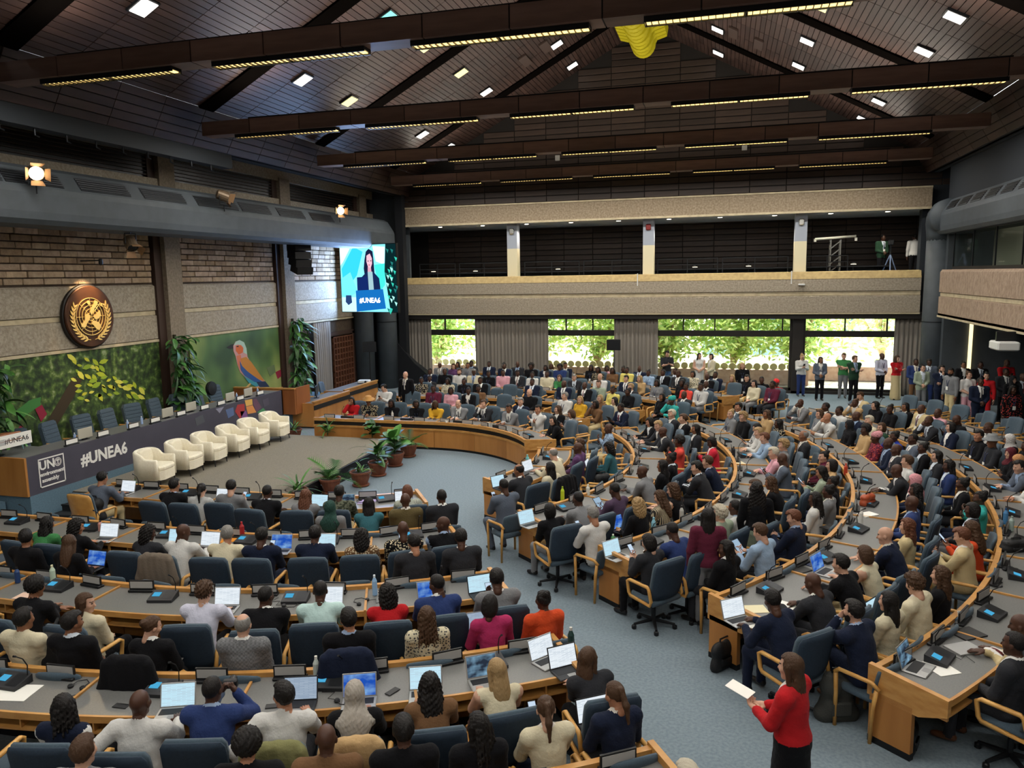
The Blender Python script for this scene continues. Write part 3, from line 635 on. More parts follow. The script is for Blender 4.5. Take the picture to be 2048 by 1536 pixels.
# dais (z .52) with the long podium desk, stage (z .35)
struct(MB().box(-15.42, -13.5, 11.9, 26, 0, .52).build('floor_dais', mat('dais_carpet', '#5d7483', .95, noise=(40, 3), color2='#66808f', bump=(150, .4), spec=.1)))
struct(MB().box(-13.5, -8.72, 12.95, 19.25, 0, .35).build('floor_stage', [STAGEC, BLACK]))
o = struct(MB().box(-13.5, -8.69, 12.92, 12.95, 0, .33).box(-8.72, -8.69, 12.95, 19.25, 0, .33).build('trim_10', BLACK))
PD = thing('podium_desk', 'long raised podium desk with dark slate front panel carrying white lettering', 'desk', (-13.5, 16.5, .52))
Y0, Y1 = -4.6, 4.75
SLATE = mat('slate_purple_panel', '#45434f', .6, noise=(2, 3), color2='#494754')
MB().box(-.06, 0, Y0, Y1, 0, .8).build('front_panel', SLATE, PD)
MB().box(-.75, -.06, Y0 - .02, Y1, .74, .79).build('worktop', DESK, PD); MB().box(-1.35, .0, Y0 - .05, Y0, 0, .8).build('side_panel', OAK, PD); MB().box(-.75, .0, Y1 - .05, Y1, 0, .8).build('side_panel', OAK, PD)
MB().box(-1.35, -.75, Y0 - .02, Y0 + 1.0, .74, .79).build('return_top', DESK, PD)
WH = mat('white_lettering', '#e9e7e2', .7)
FM = lambda y, z, x=.004: basis((x, y, z), (0, 1, 0), (0, 0, 1))
def letters(txt, size, y, z, parent, m, bold=0, name='lettering', align='CENTER', x=.004):
    me = text_mesh(txt, size, .003, bold, name, align); me.materials.append(m); o = put(name, me, parent); o.matrix_basis = FM(y, z, x); return o
def py_on(px, pz): return at_x(px, pz, -13.5)
a = py_on(210, 910); letters('#UNEA6', .36, a.y - 16.5, .42, PD, WH, .012)
lg0 = [py_on(74, 922), py_on(128, 905), py_on(131, 950), py_on(80, 973)]
yc = sum(p.y for p in lg0) / 4 - 16.5
MB().box(0, .006, yc - .32, yc + .32, .68, .705).box(0, .006, yc - .32, yc + .32, .1, .125).box(0, .006, yc - .32, yc - .297, .1, .7).box(0, .006, yc + .297, yc + .32, .1, .7).build('logo_frame', WH, PD)
letters('UN', .26, yc - .11, .55, PD, WH, .006); letters('environment', .115, yc - .0, .37, PD, WH, .003); letters('assembly', .115, yc - .055, .24, PD, WH, .003)
for r, w in ((.085, .007), (.06, .006)):
    n = 20; V = [(0.002 + hh, yc + .16 + math.cos(2 * PI * i / n) * q, .555 + math.sin(2 * PI * i / n) * q) for q in (r - w, r + w) for hh in (0, .004) for i in range(n)]
    MB().add(V, [(20 + i, 60 + i, 60 + (i + 1) % n, 20 + (i + 1) % n) for i in range(n)]).build('logo_ring', WH, PD)
MB().box(.002, .007, yc + .15, yc + .17, .51, .6).box(.002, .007, yc + .13, yc + .19, .575, .6).build('logo_figure', WH, PD)
mos = [([(1375, 945), (1390, 905), (1430, 900), (1432, 940), (1405, 990)], '#a83a3a'), ([(1432, 880), (1475, 872), (1478, 905), (1440, 915)], '#d9ab5a'), ([(1440, 918), (1478, 908), (1500, 950), (1450, 960)], '#d88d4e'), ([(1480, 875), (1500, 870), (1530, 920), (1500, 948), (1482, 905)], '#6a4a5c'), ([(1262, 930), (1310, 918), (1285, 955)], '#8d8ca0'), ([(1320, 935), (1365, 920), (1370, 965), (1335, 985)], '#5b6d94'), ([(1140, 985), (1185, 965), (1200, 1005), (1150, 1030)], '#55585f'), ([(1505, 950), (1540, 925), (1560, 945), (1530, 965)], '#4c8f5d'), ([(1405, 945), (1440, 940), (1450, 975), (1415, 990)], '#7d4f86'), ([(1535, 880), (1570, 865), (1575, 905), (1545, 920)], '#55505e')]
for pts, c in mos:
    o = wall_poly(Z4(pts), -13.497, mat('mosaic_print', c, .7), 'colour_patch', None); o.parent = PD; o.location = -Vector(PD.location)
# small oak rostrum behind the far end of the podium desk
_rt = at_y(520, 776, 21.4).z; _rx = at_y(590, 780, 21.4).x
ro = thing('oak_screen', 'low red oak panel screen closing the far end of the podium', 'screen', ((_rx - 15.38) / 2, 21.4, .52)); _w = (_rx + 15.38) / 2
ROAK = mat('red_oak_panel', '#9c5f35', .45, noise=(3, 5), color2='#8a522c', stretch=(1, 1, .2))
for k in range(3): MB().box(-_w + k * _w * 2 / 3 + .005, -_w + (k + 1) * _w * 2 / 3 - .005, -.04, .04, 0, _rt - .54).build('panel', ROAK, ro)
MB().box(-_w, _w, -.06, .06, _rt - .54, _rt - .5).build('cap_rail', OAKH, ro); MB().box(_w - .06, _w, .06, .9, 0, _rt - .5).build('return_panel', ROAK, ro)
# lectern
le = thing('lectern', 'oak lectern with a white sign reading hash UNEA6 at the near podium end', 'lectern', (-14.35, 11.95, 1.31))
MB().lathe([(.16, 0), (.16, .02), (.05, .03), (.05, .26)], 14).build('stem', METAL, le)
MB().prism([(-.2, .24), (.3, .22), (.42, .34), (.36, .48), (-.1, .42), (-.28, .32)], -.3, .32, 'y').build('top', mat('red_oak_panel', '#9c5f35', .45, noise=(3, 5), color2='#8a522c', stretch=(1, 1, .2)), le)
sg = MB().box(.4, .415, -.28, .52, .2, .46).build('sign_board', PAPER, le)
me = text_mesh('#UNEA6', .15, .002, .001); me.materials.append(mat('dark_print', '#3a3a3c', .7)); o = put('lettering', me, sg); o.matrix_basis = FM(.17, .33, .417)
MB().box(.415, .418, -.22, -.1, .27, .39).build('small_logo', mat('pale_grey_print', '#b5b5b2', .7), sg)
# steps
def steps(label, x0, x1, ys, zs, m):
    t = thing('steps', label, 'steps', ((x0 + x1) / 2, ys[0], 0)); w = (x1 - x0) / 2
    for i, (a, b) in enumerate(zip(ys, ys[1:])):
        MB().box(-w, w, a - ys[0], b - ys[0], 0, zs[i]).build('step', m, t); MB().box(-w, w, a - ys[0] - .02, a - ys[0] + .03, zs[i] - .02, zs[i] + .012).build('nosing', BLACK, t)
steps('black steps leading up to the stage beside the slate panel', -13.2, -12.3, [12.05, 12.35, 12.65, 12.9], [.12, .24, .34], mat('black_step', '#1e2226', .7))
steps('blue carpeted steps up to the dais beside the oak end panel', -15.4, -14.1, [10.9, 11.22, 11.54, 11.85], [.13, .27, .4], mat('dais_carpet', '#5d7483', .95))

# things on the podium desk
SILV = mat('silver_lid', '#c4bfae', .4, .3)
def nameplate_mesh(card=True):
    a = MB().box(-.17, .17, -.05, .05, 0, .03, ch=.006).box(-.165, .165, -.014, .006, .02, .15).mesh('holder', BLACK)
    b = MB().box(-.15, .15, -.017, -.013, .045, .135).box(-.15, .15, .005, .009, .045, .135).mesh('name_card', CARD)
    return a, b
NPH, NPC = nameplate_mesh()
WCARD = MB().box(-.15, .15, -.017, -.013, .045, .135).box(-.15, .15, .005, .009, .045, .135).mesh('name_card', PAPER)
pz = 1.31
for n, (px, py) in enumerate(((143, 886), (206, 867), (267, 853), (310, 840), (362, 828), (409, 815), (442, 805), (480, 796), (520, 786))):
    y = at_x(px, py, -13.6).y
    t = thing('name_plate', 'white name plate on the podium desk, %s counted from the lectern' % ORD(n), 'name plate', (-13.6, y, pz), PI / 2, 'podium name plates'); put('holder', NPH, t); put('name_card', WCARD, t)
for n, (px, py) in enumerate(((172, 866), (337, 826), (384, 817), (462, 796), (498, 786))):
    y = at_x(px, py, -13.75).y
    t = thing('monitor', 'silver monitor seen from behind on the podium desk, %s counted from the lectern' % ORD(n), 'monitor', (-13.78, y, pz), PI / 2, 'podium monitors')
    MB().box(-.2, .2, -.015, .015, .04, .27, ch=.006).build('housing', SILV, t); MB().box(-.06, .06, .0, .06, 0, .05).box(-.1, .1, -.02, .1, 0, .012).build('foot', BLACK, t)
    MB().box(-.19, .19, .015, .017, .05, .26).build('screen', emis('monitor_glow', '#5b7590', .6), t)
BOT = mat('clear_blue_plastic', '#9fb6d8', .15, spec=.6)
def bottle(name, label, loc, body, h=.24, r=.035, cap='#d9d9d6', cat='bottle', group=None):
    t = thing(name, label, cat, loc, 0, group)
    MB().lathe([(r * .9, 0), (r, .01), (r, h * .7), (r * .6, h * .82), (r * .38, h * .88)], 12).build('body', body, t, smooth=False); MB().lathe([(r * .45, h * .88), (r * .45, h)], 10).build('cap', mat('cap_plastic', cap, .5), t)
    return t
for n, (px, py) in enumerate(((150, 872), (154, 871), (255, 842), (278, 842), (474, 794), (512, 783))): 
    y = at_x(px, py, -13.85).y; bottle('water_bottle', 'small water bottle on the podium desk, %s counted from the lectern' % ORD(n), (-13.86, y + .1 * (n % 2), pz), BOT, .2, .03, group='podium bottles')
# executive chairs behind the podium
def exec_chair(label, x, y, rz):
    t = thing('executive_chair', label, 'chair', (x, y, .52), rz, 'podium chairs')
    MB().box(-.26, .26, -.25, .25, .4, .5, ch=.04).build('seat', TEAL, t)
    b = MB().prism([(-.24, 0), (.24, 0), (.26, .1), (.26, .55), (.2, .64), (-.2, .64), (-.26, .55), (-.26, .1)], -.04, .05, 'y').build('backrest', TEAL, t, loc=(0, -.24, .5), rot=(math.radians(12), 0, 0))
    for k in range(6): MB().box(-.245, .245, .045, .062, .06 + k * .095, .135 + k * .095, ch=.008).build('back_rib', TEAL, b)
    for s in (-1, 1): MB().tube([(s * .29, -.2, .66), (s * .29, .18, .66), (s * .29, .22, .62), (s * .29, .2, .42)], .022, 6).build('armrest', BEECH, t)
    MB().lathe([(.03, .06), (.03, .4)], 8).build('column', BLACK, t)
    MB().box(-.3, .3, -.03, .03, .03, .07).box(-.03, .03, -.3, .3, .03, .07).build('base', BLACK, t)
for n, (px, py) in enumerate(((45, 875), (125, 866), (182, 846), (236, 831), (280, 818), (330, 818), (374, 806), (412, 788), (445, 785))):
    y = at_x(px, py, -14.65).y; exec_chair('blue ribbed high-back chair behind the podium, %s counted from the lectern' % ORD(n), -14.65, y, -PI / 2 + (-.3, .2, -.1, .1, -.2, .15, 0, .1, -.1)[n])
t = thing('standing_fan', 'black round fan standing behind the podium near the bird mural', 'fan', (-15.0, at_x(420, 780, -15).y, .52))
MB().lathe([(.18, 0), (.18, .03), (.02, .05), (.02, .85)], 14).build('stand', BLACK, t)
FMx = basis((0.05, 0, 1.05), (0, 1, 0), (0, 0, 1)); MB().lathe([(.05, -.1), (.2, -.06), (.22, 0), (.2, .05), (.03, .07)], 20, M=FMx).build('cage', mat('black_mesh', '#17181a', .6), t)

# white armchairs on the stage
def armchair(label, x, y, rz):
    t = thing('armchair', label, 'armchair', (x, y, .35), rz, 'armchairs on the stage')
    R, th = .37, .085; n = 30; V = []; Fc = []
    # U-shaped shell open to +Y
    path = []
    for i in range(n + 1):
        u = i / n
        if u < .27: q = (-R, .34 - (.34 + .05) * u / .27)
        elif u > .73: q = (R, -.05 + (.34 + .05) * (u - .73) / .27)
        else:
            a = PI + PI * (u - .27) / .46; q = (R * math.cos(a), -.05 + .3 * math.sin(a))
        path.append(q)
    for i, (x_, y_) in enumerate(path):
        u = abs(i / n - .5) * 2; h = .62 + .16 * max(0, 1 - (u / .62) ** 4) ; d = Vector((x_, y_ + .05 if y_ < -.05 else 0)); 
        d = Vector((x_, 0)).normalized() if y_ >= -.05 else Vector((x_, y_ + .05)).normalized()
        for (o_, z_) in ((0, .17), (0, h - .03), (-.03, h), (-th + .02, h), (-th, h - .03), (-th, .17)): V.append((x_ + d.x * o_, y_ + d.y * o_, z_))
    for i in range(n):
        for k in range(6): Fc.append((i * 6 + k, i * 6 + (k + 1) % 6, i * 6 + 6 + (k + 1) % 6, i * 6 + 6 + k))
    Fc += [(5, 4, 3, 2, 1, 0), tuple(n * 6 + k for k in range(6))]
    o = MB().add(V, Fc).build('shell', CREAM, t, smooth=True); fix_normals(o.data)
    sp = [(-.28, .36), (-.29, -.1), (-.2, -.24), (.2, -.24), (.29, -.1), (.28, .36), (.18, .42), (-.18, .42)]
    MB().prism(sp, .16, .36).build('seat_base', CREAM, t)
    c = MB(); rr = lambda s, z: [(p[0] * s, p[1] * s, z) for p in sp]
    V = rr(.96, .36) + rr(1.0, .39) + rr(1.0, .43) + rr(.92, .465); c.add(V, [tuple(range(24, 32))] + [(k * 8 + i, k * 8 + 8 + i, k * 8 + 8 + (i + 1) % 8, k * 8 + (i + 1) % 8) for k in range(3) for i in range(8)]); o = c.build('seat_cushion', CREAM, t); fix_normals(o.data)
    bc = MB().prism([(-.22, .44), (.22, .44), (.25, .6), (.2, .76), (.08, .8), (-.08, .8), (-.2, .76), (-.25, .6)], -.24, -.1, 'y').build('back_cushion', CREAM, t); bc.modifiers.new('round', 'BEVEL').width = .04; bc.modifiers['round'].segments = 3
    for sx, sy_ in ((-.26, .34), (.26, .34), (-.24, -.26), (.24, -.26)): MB().tube([(sx, sy_, .16), (sx * 1.05, sy_ * 1.05, 0)], .014, 6).build('leg', METAL, t)
    MB().tube([(-.27, .35, .155), (.27, .35, .155), (.25, -.27, .155), (-.25, -.27, .155)], .012, 6, closed=True).build('frame', METAL, t)
for n, (px, py) in enumerate(((303, 952), (363, 930), (413, 908), (461, 888), (503, 873), (545, 856))):
    p = at_z(px, py, .35); armchair('cream tub armchair on the stage, %s counted from the camera' % ORD(n), -12.15, at_x(px, py - 4, -12.05).y + .15, -PI / 2 + .12)
# plants -----------------------------------------------------------
def leaf_mesh(L, W, bend, n=5, tip=.6, name='leaf'):
    V = []; Fc = []
    for i in range(n + 1):
        t = i / n; w = W * math.sin(PI * min(1, t * .93 + .07)) ** tip; y = L * math.sin(bend * t) / max(bend, .01); z = -L * (1 - math.cos(bend * t)) / max(bend, .01)
        V += [(-w / 2, y, z + .12 * w), (0, y, z), (w / 2, y, z + .12 * w)]
    for i in range(n): Fc += [(3 * i, 3 * i + 1, 3 * i + 4, 3 * i + 3), (3 * i + 1, 3 * i + 2, 3 * i + 5, 3 * i + 4)]
    return [MB().add(V, Fc).mesh(name, m, True) for m in LEAFM]
def frond_mesh(L, bend):
    m = MB(); N = 14
    P = lambda t: Vector((0, L * math.sin(bend * t) / bend, -L * (1 - math.cos(bend * t)) / bend))
    for i in range(1, N):
        t = i / N; p = P(t); l = L * .32 * math.sin(PI * (t * .8 + .15))
        for s in (-1, 1):
            e = p + Vector((s * l * .8, l * .55, -.15 * l)); m.add([p, p + Vector((0, .018, 0)), e, p + Vector((0, -.016, 0))], [(0, 1, 2, 3)])
    m.tube([P(t) for t in np.linspace(0, 1, 6)], .006, 4)
    return [m.mesh('frond', x) for x in LEAFM]
LM = leaf_mesh(.34, .1, .9); LB = leaf_mesh(.24, .13, .7); LS = leaf_mesh(.5, .035, 1.1); FR = frond_mesh(.7, 1.1)
def potted(label, x, y, style, sc=1.0, pot=True, z=0, seed=0):
    r = random.Random(seed); t = thing('potted_plant', label, 'plant', (x, y, z), r.uniform(0, 6))
    if pot:
        MB().lathe([(.13, .0), (.2, .02), (.2, .045), (.15, .05), (.16, .06), (.21, .2), (.235, .3), (.25, .31), (.25, .35), (.22, .35), (.21, .32)], 20).build('pot', TERRA, t, smooth=False); MB().lathe([(.0, .315), (.21, .315), (.21, .32), (0, .325)], 14).build('soil', SOIL, t)
    zb = .32 if pot else .05
    n = {'palm': 13, 'broad': 22, 'spike': 20, 'mix': 24}[style]
    for k in range(n):
        a = k * 2.4 + r.uniform(-.3, .3); el = r.uniform(.15, 1.25)
        if style == 'palm': me, s = FR[k % 3], r.uniform(.7, 1.15)
        elif style == 'broad': me, s = LB[k % 3], r.uniform(.9, 1.5)
        elif style == 'spike': me, s = LS[k % 3], r.uniform(.8, 1.3)
        else: me, s = (LM, LB, LS)[k % 3][r.randrange(3)], r.uniform(.8, 1.4)
        st = .0 if style in ('palm', 'spike') else r.uniform(.02, .3) * sc
        o = put('leaf', me, t, (0 + .05 * math.cos(a), .05 * math.sin(a), zb + st), scale=(s * sc,) * 3)
        o.rotation_euler = (el, r.uniform(-.3, .3), a)
    if style in ('broad', 'mix'): MB().tube([(0, 0, zb - .05), (.01, 0, zb + .3 * sc)], .015, 6).build('stem', LEAFM[2], t)
potted('potted palm beside the curved desk, farthest of the terracotta row', -8.15, 18.75, 'palm', 1.0, seed=1)
potted('terracotta pot with broad bright green leaves, second from the curved desk', -8.1, 17.75, 'broad', 1.5, seed=2)
potted('terracotta pot with spiky mixed foliage, third from the curved desk', -8.1, 16.75, 'mix', 1.25, seed=3)
potted('terracotta pot with trailing grassy leaves, fourth from the curved desk', -8.1, 15.8, 'spike', .8, seed=4)
potted('wide terracotta pot with feathery palm fronds, fifth from the curved desk', -8.5, 15.1, 'palm', 1.0, seed=5)
potted('upright pale green leafy plant at the near stage corner', -8.75, 14.1, 'spike', 1.15, seed=6)
potted('low fern fronds at the stage front edge behind the laptops', -9.6, 12.75, 'palm', .7, seed=7)
potted('small green plant standing before the curved desk near its left end', -10.9, 19.35, 'mix', .8, pot=False, z=.35, seed=8)
potted('bushy light green plant before the middle of the curved desk', -9.5, 19.35, 'broad', 1.1, pot=False, z=.35, seed=9)
potted('leafy plant at the far corner of the stage near the rostrum', -12.4, 20.0, 'spike', 1.0, seed=10)
potted('low plant at the near left stage corner beside the armchairs', -12.0, 13.15, 'spike', .6, pot=False, z=.35, seed=11)
def garland(label, x, y, z0, z1, n, seed, w=.42):
    r = random.Random(seed); t = thing('climbing_plant', label, 'plant', (x, y, z0))
    MB().tube([(-.1, 0, -z0 + .5), (-.1, .02, 0), (-.08, -.02, (z1 - z0) * .5), (-.1, 0, z1 - z0)], .05, 6).build('stem', mat('moss_pole', '#33301d', .9), t)
    for k in range(n):
        a = r.uniform(-1.7, 1.7); z = r.uniform(0, z1 - z0); s = r.uniform(.9, 1.7); me = (LM, LB, LS)[r.choice((0, 0, 1, 2))][r.choice((0, 2, 2, 1))]
        o = put('leaf', me, t, (.1 * math.cos(a) + .05, w * r.uniform(-.7, .7), z), scale=(s,) * 3); o.rotation_euler = (r.uniform(-.9, .5), r.uniform(-.5, .5), -PI / 2 + a)
garland('tall leafy plant wall on the pilaster between the two murals', -15.0, 18.45, .9, 3.3, 210, 1, .5)
garland('dark leafy plant wall at the far end of the bird mural', -15.0, 24.7, .8, 3.4, 210, 2, .5)
garland('big leafy plant wall at the left picture edge beside the lectern', -15.0, 12.35, .6, 3.1, 230, 3, .8)

# LED screen ---------------------------------------------------------
sc = thing('led_screen', 'large bright video screen showing a speaker at a lectern', 'screen', (-13.5, 28.2, 0))
A, B_, C_, D_ = at_y(679, 494, 28.6), at_y(790, 485, 28.0), at_y(791, 617, 28.0), at_y(683, 630, 28.6)
zt, zb = (A.z + B_.z) / 2, (C_.z + D_.z) / 2; wd = math.hypot(B_.x - A.x, B_.y - A.y); hd = zt - zb
SM = basis(((A.x + B_.x) / 2, (A.y + B_.y) / 2, (zt + zb) / 2), (B_.x - A.x, B_.y - A.y, 0), (0, 0, 1)); sc.matrix_world = SM
MB().box(-wd / 2 - .03, wd / 2 + .03, -hd / 2 - .03, hd / 2 + .03, -.15, -.005).build('casing', BLACK, sc)
ES = 1.25
def scr_poly(pts, c, k, name, s=ES):
    P = [(-wd / 2 + u * wd, hd / 2 - v * hd) for u, v in pts]
    area = sum(P[i][0] * P[(i + 1) % len(P)][1] - P[(i + 1) % len(P)][0] * P[i][1] for i in range(len(P)))
    if area < 0: P = P[::-1]
    return MB().prism(P, 0, .001 + .0012 * k).build(name, emis('screen_' + name, c, s), sc)
scr_poly([(0, 0), (1, 0), (1, 1), (0, 1)], '#7fe0ee', 0, 'backdrop')
for k, (pts, c) in enumerate((([(0, 0), (.22, 0), (.05, .25), (0, .3)], '#d5fbff'), ([(.25, .02), (.42, .1), (.3, .45), (.05, .7), (.02, .35)], '#31bfe0'), ([(0, .5), (.18, .4), (.3, .7), (.1, .8), (0, .75)], '#6ad2ea'), ([(.6, .02), (.82, .04), (.8, .3), (.65, .25)], '#d8fdf2'), ([(.62, .3), (.82, .28), (.8, .6), (.7, .7)], '#3fd0c8'), ([(0, .78), (.35, .78), (.35, 1), (0, 1)], '#b9e9f4'), ([(.08, .75), (.18, .75), (.19, .86), (.12, .9), (.07, .85)], '#223a66'))): scr_poly(pts, c, 1 + k * .3, 'backdrop_facet')
scr_poly([(.83, 0), (1, 0), (1, 1), (.88, 1), (.8, .4)], '#0b2a2e', 3.5, 'plant_strip', .8)
for k in range(26): 
    u, v = r_.uniform(.8, .98), r_.uniform(.03, .97); scr_poly([(u, v), (u + .05, v + .02), (u + .03, v + .07)], r_.choice(('#2fb7a0', '#1f6f6a', '#9fe8d8')), 4, 'plant_leaf')
scr_poly([(.45, .22), (.48, .1), (.53, .06), (.6, .1), (.61, .2), (.62, .42), (.57, .5), (.45, .5), (.43, .35)], '#141a38', 5, 'hair')
scr_poly([(.49, .16), (.55, .13), (.585, .2), (.585, .28), (.555, .35), (.51, .33), (.485, .25)], '#d9a9b8', 6, 'face')
scr_poly([(.505, .33), (.56, .33), (.57, .42), (.5, .42)], '#c795a6', 5.6, 'neck')
scr_poly([(.36, .5), (.48, .4), (.6, .4), (.7, .5), (.72, .7), (.34, .72)], '#12214a', 6.2, 'jacket')
scr_poly([(.5, .4), (.585, .4), (.6, .7), (.51, .7)], '#8fb0b8', 7, 'blouse')
scr_poly([(.3, .48), (.49, .47), (.5, .68), (.3, .72)], '#10235a', 7.6, 'laptop')
scr_poly([(.27, .68), (.76, .66), (.8, .95), (.27, 1)], '#1262a8', 8, 'lectern_front')
for (u, v) in ((.505, .235), (.553, .232)): scr_poly([(u, v), (u + .022, v), (u + .022, v + .012), (u, v + .012)], '#2a1a2a', 9, 'eye')
scr_poly([(.515, .295), (.55, .293), (.533, .31)], '#a83a50', 9, 'mouth')
me = text_mesh('#UNEA6', .28, .001, .008); me.materials.append(emis('screen_text', '#ffffff', 1.6)); o = put('lettering', me, sc, (.02 * wd, -.33 * hd, .014))
light('screen_light', 'AREA', tuple(SM @ Vector((0, 0, .05))), 320, (.35, .55, 1), SM.to_euler(), shape='RECTANGLE', size=wd, size_y=hd).rotation_euler = (SM @ Matrix.Rotation(PI, 4, 'X')).to_euler()
# suspended loudspeakers, spots, side door, etc
def line_array(label, p, rz):
    t = thing('loudspeaker', label, 'loudspeaker', p, rz)
    for k in range(4):
        MB().prism([(-.24, -.2), (.26 - .03 * k, -.2), (.24 - .03 * k, .0), (-.24, 0)], -.26, .26, 'y').build('cabinet', BLACK, t, loc=(0 + .02 * k * k, 0, -.22 * k), rot=(0, math.radians(6 * k), 0))
    MB().tube([(0, 0, 0), (-.1, 0, .6)], .015, 5).build('hanger', METAL, t)
    return t
p = at_x(597, 488, -14.6); line_array('black line array loudspeaker hung beside the video screen', (p.x, p.y, p.z), -.5).scale = (1.2, 1.2, 1.2)
def stage_spot(label, px, py, X, aim, lit, sc_=1.0, up=True):
    p = at_x(px, py, X); t = thing('spotlight', label, 'spotlight', p); d = Vector(aim).normalized(); 
    q = d.to_track_quat('Z', 'Y').to_matrix().to_4x4()
    shell = MB().lathe([(.06, -.2), (.13, -.17), (.15, -.05), (.15, .12), (.14, .13), (.14, .1)], 16, M=q).build('housing', mat('warm_metal', '#6b5a46', .45, .4), t)
    MB().lathe([(.02, .101), (.135, .101), (.13, .112), (.02, .12)], 16, M=q).build('lens', emis('spot_lens', '#ffd9a0', 14) if lit else mat('dark_lens', '#18191c', .2), t)
    for k in range(4):
        R = Matrix.Rotation(k * PI / 2, 4, 'Z'); MB().add([tuple(q @ R @ Vector(v)) for v in ((-.1, .14, .13), (.1, .14, .13), (.13, .22, .26), (-.13, .22, .26))], [(0, 1, 2, 3)]).build('barn_door', mat('warm_metal2', '#8a6a4a', .5, .3), t)
    s = 1 if up else -1
    MB().tube([(0, .18, 0), (0, .18, -.25 * s), (0, -.18, -.25 * s), (0, -.18, 0)], .012, 5).build('yoke', METAL, t); MB().tube([(0, 0, -.25 * s), (0, 0, -.42 * s)], .015, 5).build('clamp', METAL, t)
    if lit: light('spot_light', 'SPOT', tuple(p + d * .35), 260, (1, .75, .45), d.to_track_quat('-Z', 'Y').to_euler(), spot_size=.9, spot_blend=.5, shadow_soft_size=.1)
stage_spot('lit spotlight with barn doors on the duct at the left picture edge', 70, 345, -13.4, (.8, -.5, -.25), True)
stage_spot('unlit grey spotlight with barn doors on the middle of the duct', 447, 392, -13.4, (.6, .6, -.3), False)
stage_spot('lit spotlight with an orange glow on the duct above the screen', 679, 421, -13.4, (.8, -.75, -.2), True)
stage_spot('pale blue and black spotlight hanging below the duct over the stage', 262, 488, -14.0, (.5, -.2, -.7), False, up=False)
# wooden grid door and frame at the far end of the left wall
gdor = struct(MB().box(-15.44, -15.3, 27.5, 27.75, 0, 2.6).box(-15.44, -15.3, 29.7, 29.95, 0, 2.6).box(-15.44, -15.3, 27.5, 29.95, 2.5, 2.65).build('door_1', mat('dark_brown_panel', '#3b2a22', .6)))
G2 = mat('grid_wood', '#5e3a28', .5)
MB().box(-15.42, -15.36, 28.0, 29.7, .05, 2.45).build('door_leaf', mat('grid_wood_dark', '#2a1710', .6), gdor)
for k in range(8): MB().box(-15.38, -15.28, 28.0 + k * .235, 28.05 + k * .235, .05, 2.45).build('grid_bar', G2, gdor)
for k in range(11): MB().box(-15.38, -15.29, 28.0, 29.7, .05 + k * .235, .1 + k * .235).build('grid_bar', G2, gdor)
def speaker_stand(label, x, y, rz, h=1.75):
    t = thing('loudspeaker_on_stand', label, 'loudspeaker', (x, y, 0), rz)
    MB().tube([(0, 0, .3), (0, 0, h)], .02, 8).build('pole', BLACK, t)
    for k in range(3): a = k * 2 * PI / 3; MB().tube([(0, 0, .55), (.4 * math.cos(a), .4 * math.sin(a), .02)], .014, 6).build('leg', BLACK, t)
    MB().prism([(-.28, -.14), (.28, -.14), (.22, .14), (-.22, .14)], h, h + .42).build('cabinet', BLACK, t); MB().box(-.24, .24, -.15, -.14, h + .03, h + .39).build('grille', METAL, t)
p = at_z(752, 772, 0); speaker_stand('black loudspeaker on a stand beside the wooden grid door', -14.3, 29.2, .5)
p = at_y(1228, 690, 30.6); speaker_stand('black loudspeaker on a stand before the far curtain', p.x, 30.6, 0, p.z - .2)

# ================================================================== desks in concentric rows
CC = Vector((-7.75, 16.1)); R0, DR, DEP = 3.75, 2.14, .75
A_F, A_R0, A_R1, A_B = map(math.radians, (-54, -41, 36, 50))
def rin(block, i): return (3.55 if block == 'B' else R0) + DR * i
def span(block, i):
    """start angle, end angle of the curved part and length of the straight part"""
    if block == 'F': return A_F, -PI / 2, (4.1 if i == 0 else 4.6)
    if block == 'R': return (math.radians(-31), math.radians(14), 0) if i == 0 else (A_R0, A_R1, 0)
    return (math.radians(28) if i == 0 else A_B), PI / 2, 3.75
def frame_at(block, r, i, s):
    """s metres from the aisle end along radius r -> x, y, outward heading"""
    a0, a1, st = span(block, i); sg = 1 if a1 > a0 else -1; L = abs(a1 - a0) * r
    if s <= L or st == 0:
        a = a0 + sg * s / r; return CC.x + r * math.cos(a), CC.y + r * math.sin(a), a
    return CC.x - (s - L), CC.y + (r if sg > 0 else -r), a1
def s_of(block, i, x, y):
    a0, a1, st = span(block, i); dx, dy = x - CC.x, y - CC.y; sg = 1 if a1 > a0 else -1
    if dx >= 0 or block == 'R':
        r = math.hypot(dx, dy); return sg * (math.atan2(dy, dx) - a0) * r, r
    r = abs(dy); return abs(a1 - a0) * r - dx, r
BN = {'F': 'near block', 'R': 'right block', 'B': 'far block'}
ROWW = ['row one', 'row two', 'row three', 'row four', 'row five', 'row six', 'row seven']
def where(block, i): return '%s %s' % (BN[block], ROWW[i])
def in_view(p, m=60):
    q = to_px(p); d = RC.T @ (np.array(p) - np.array([0, 0, CAM_H])); return d[2] > .5 and -m < q[0] < 2048 + m and -m < q[1] < 1536 + m * 2
_DM = {}
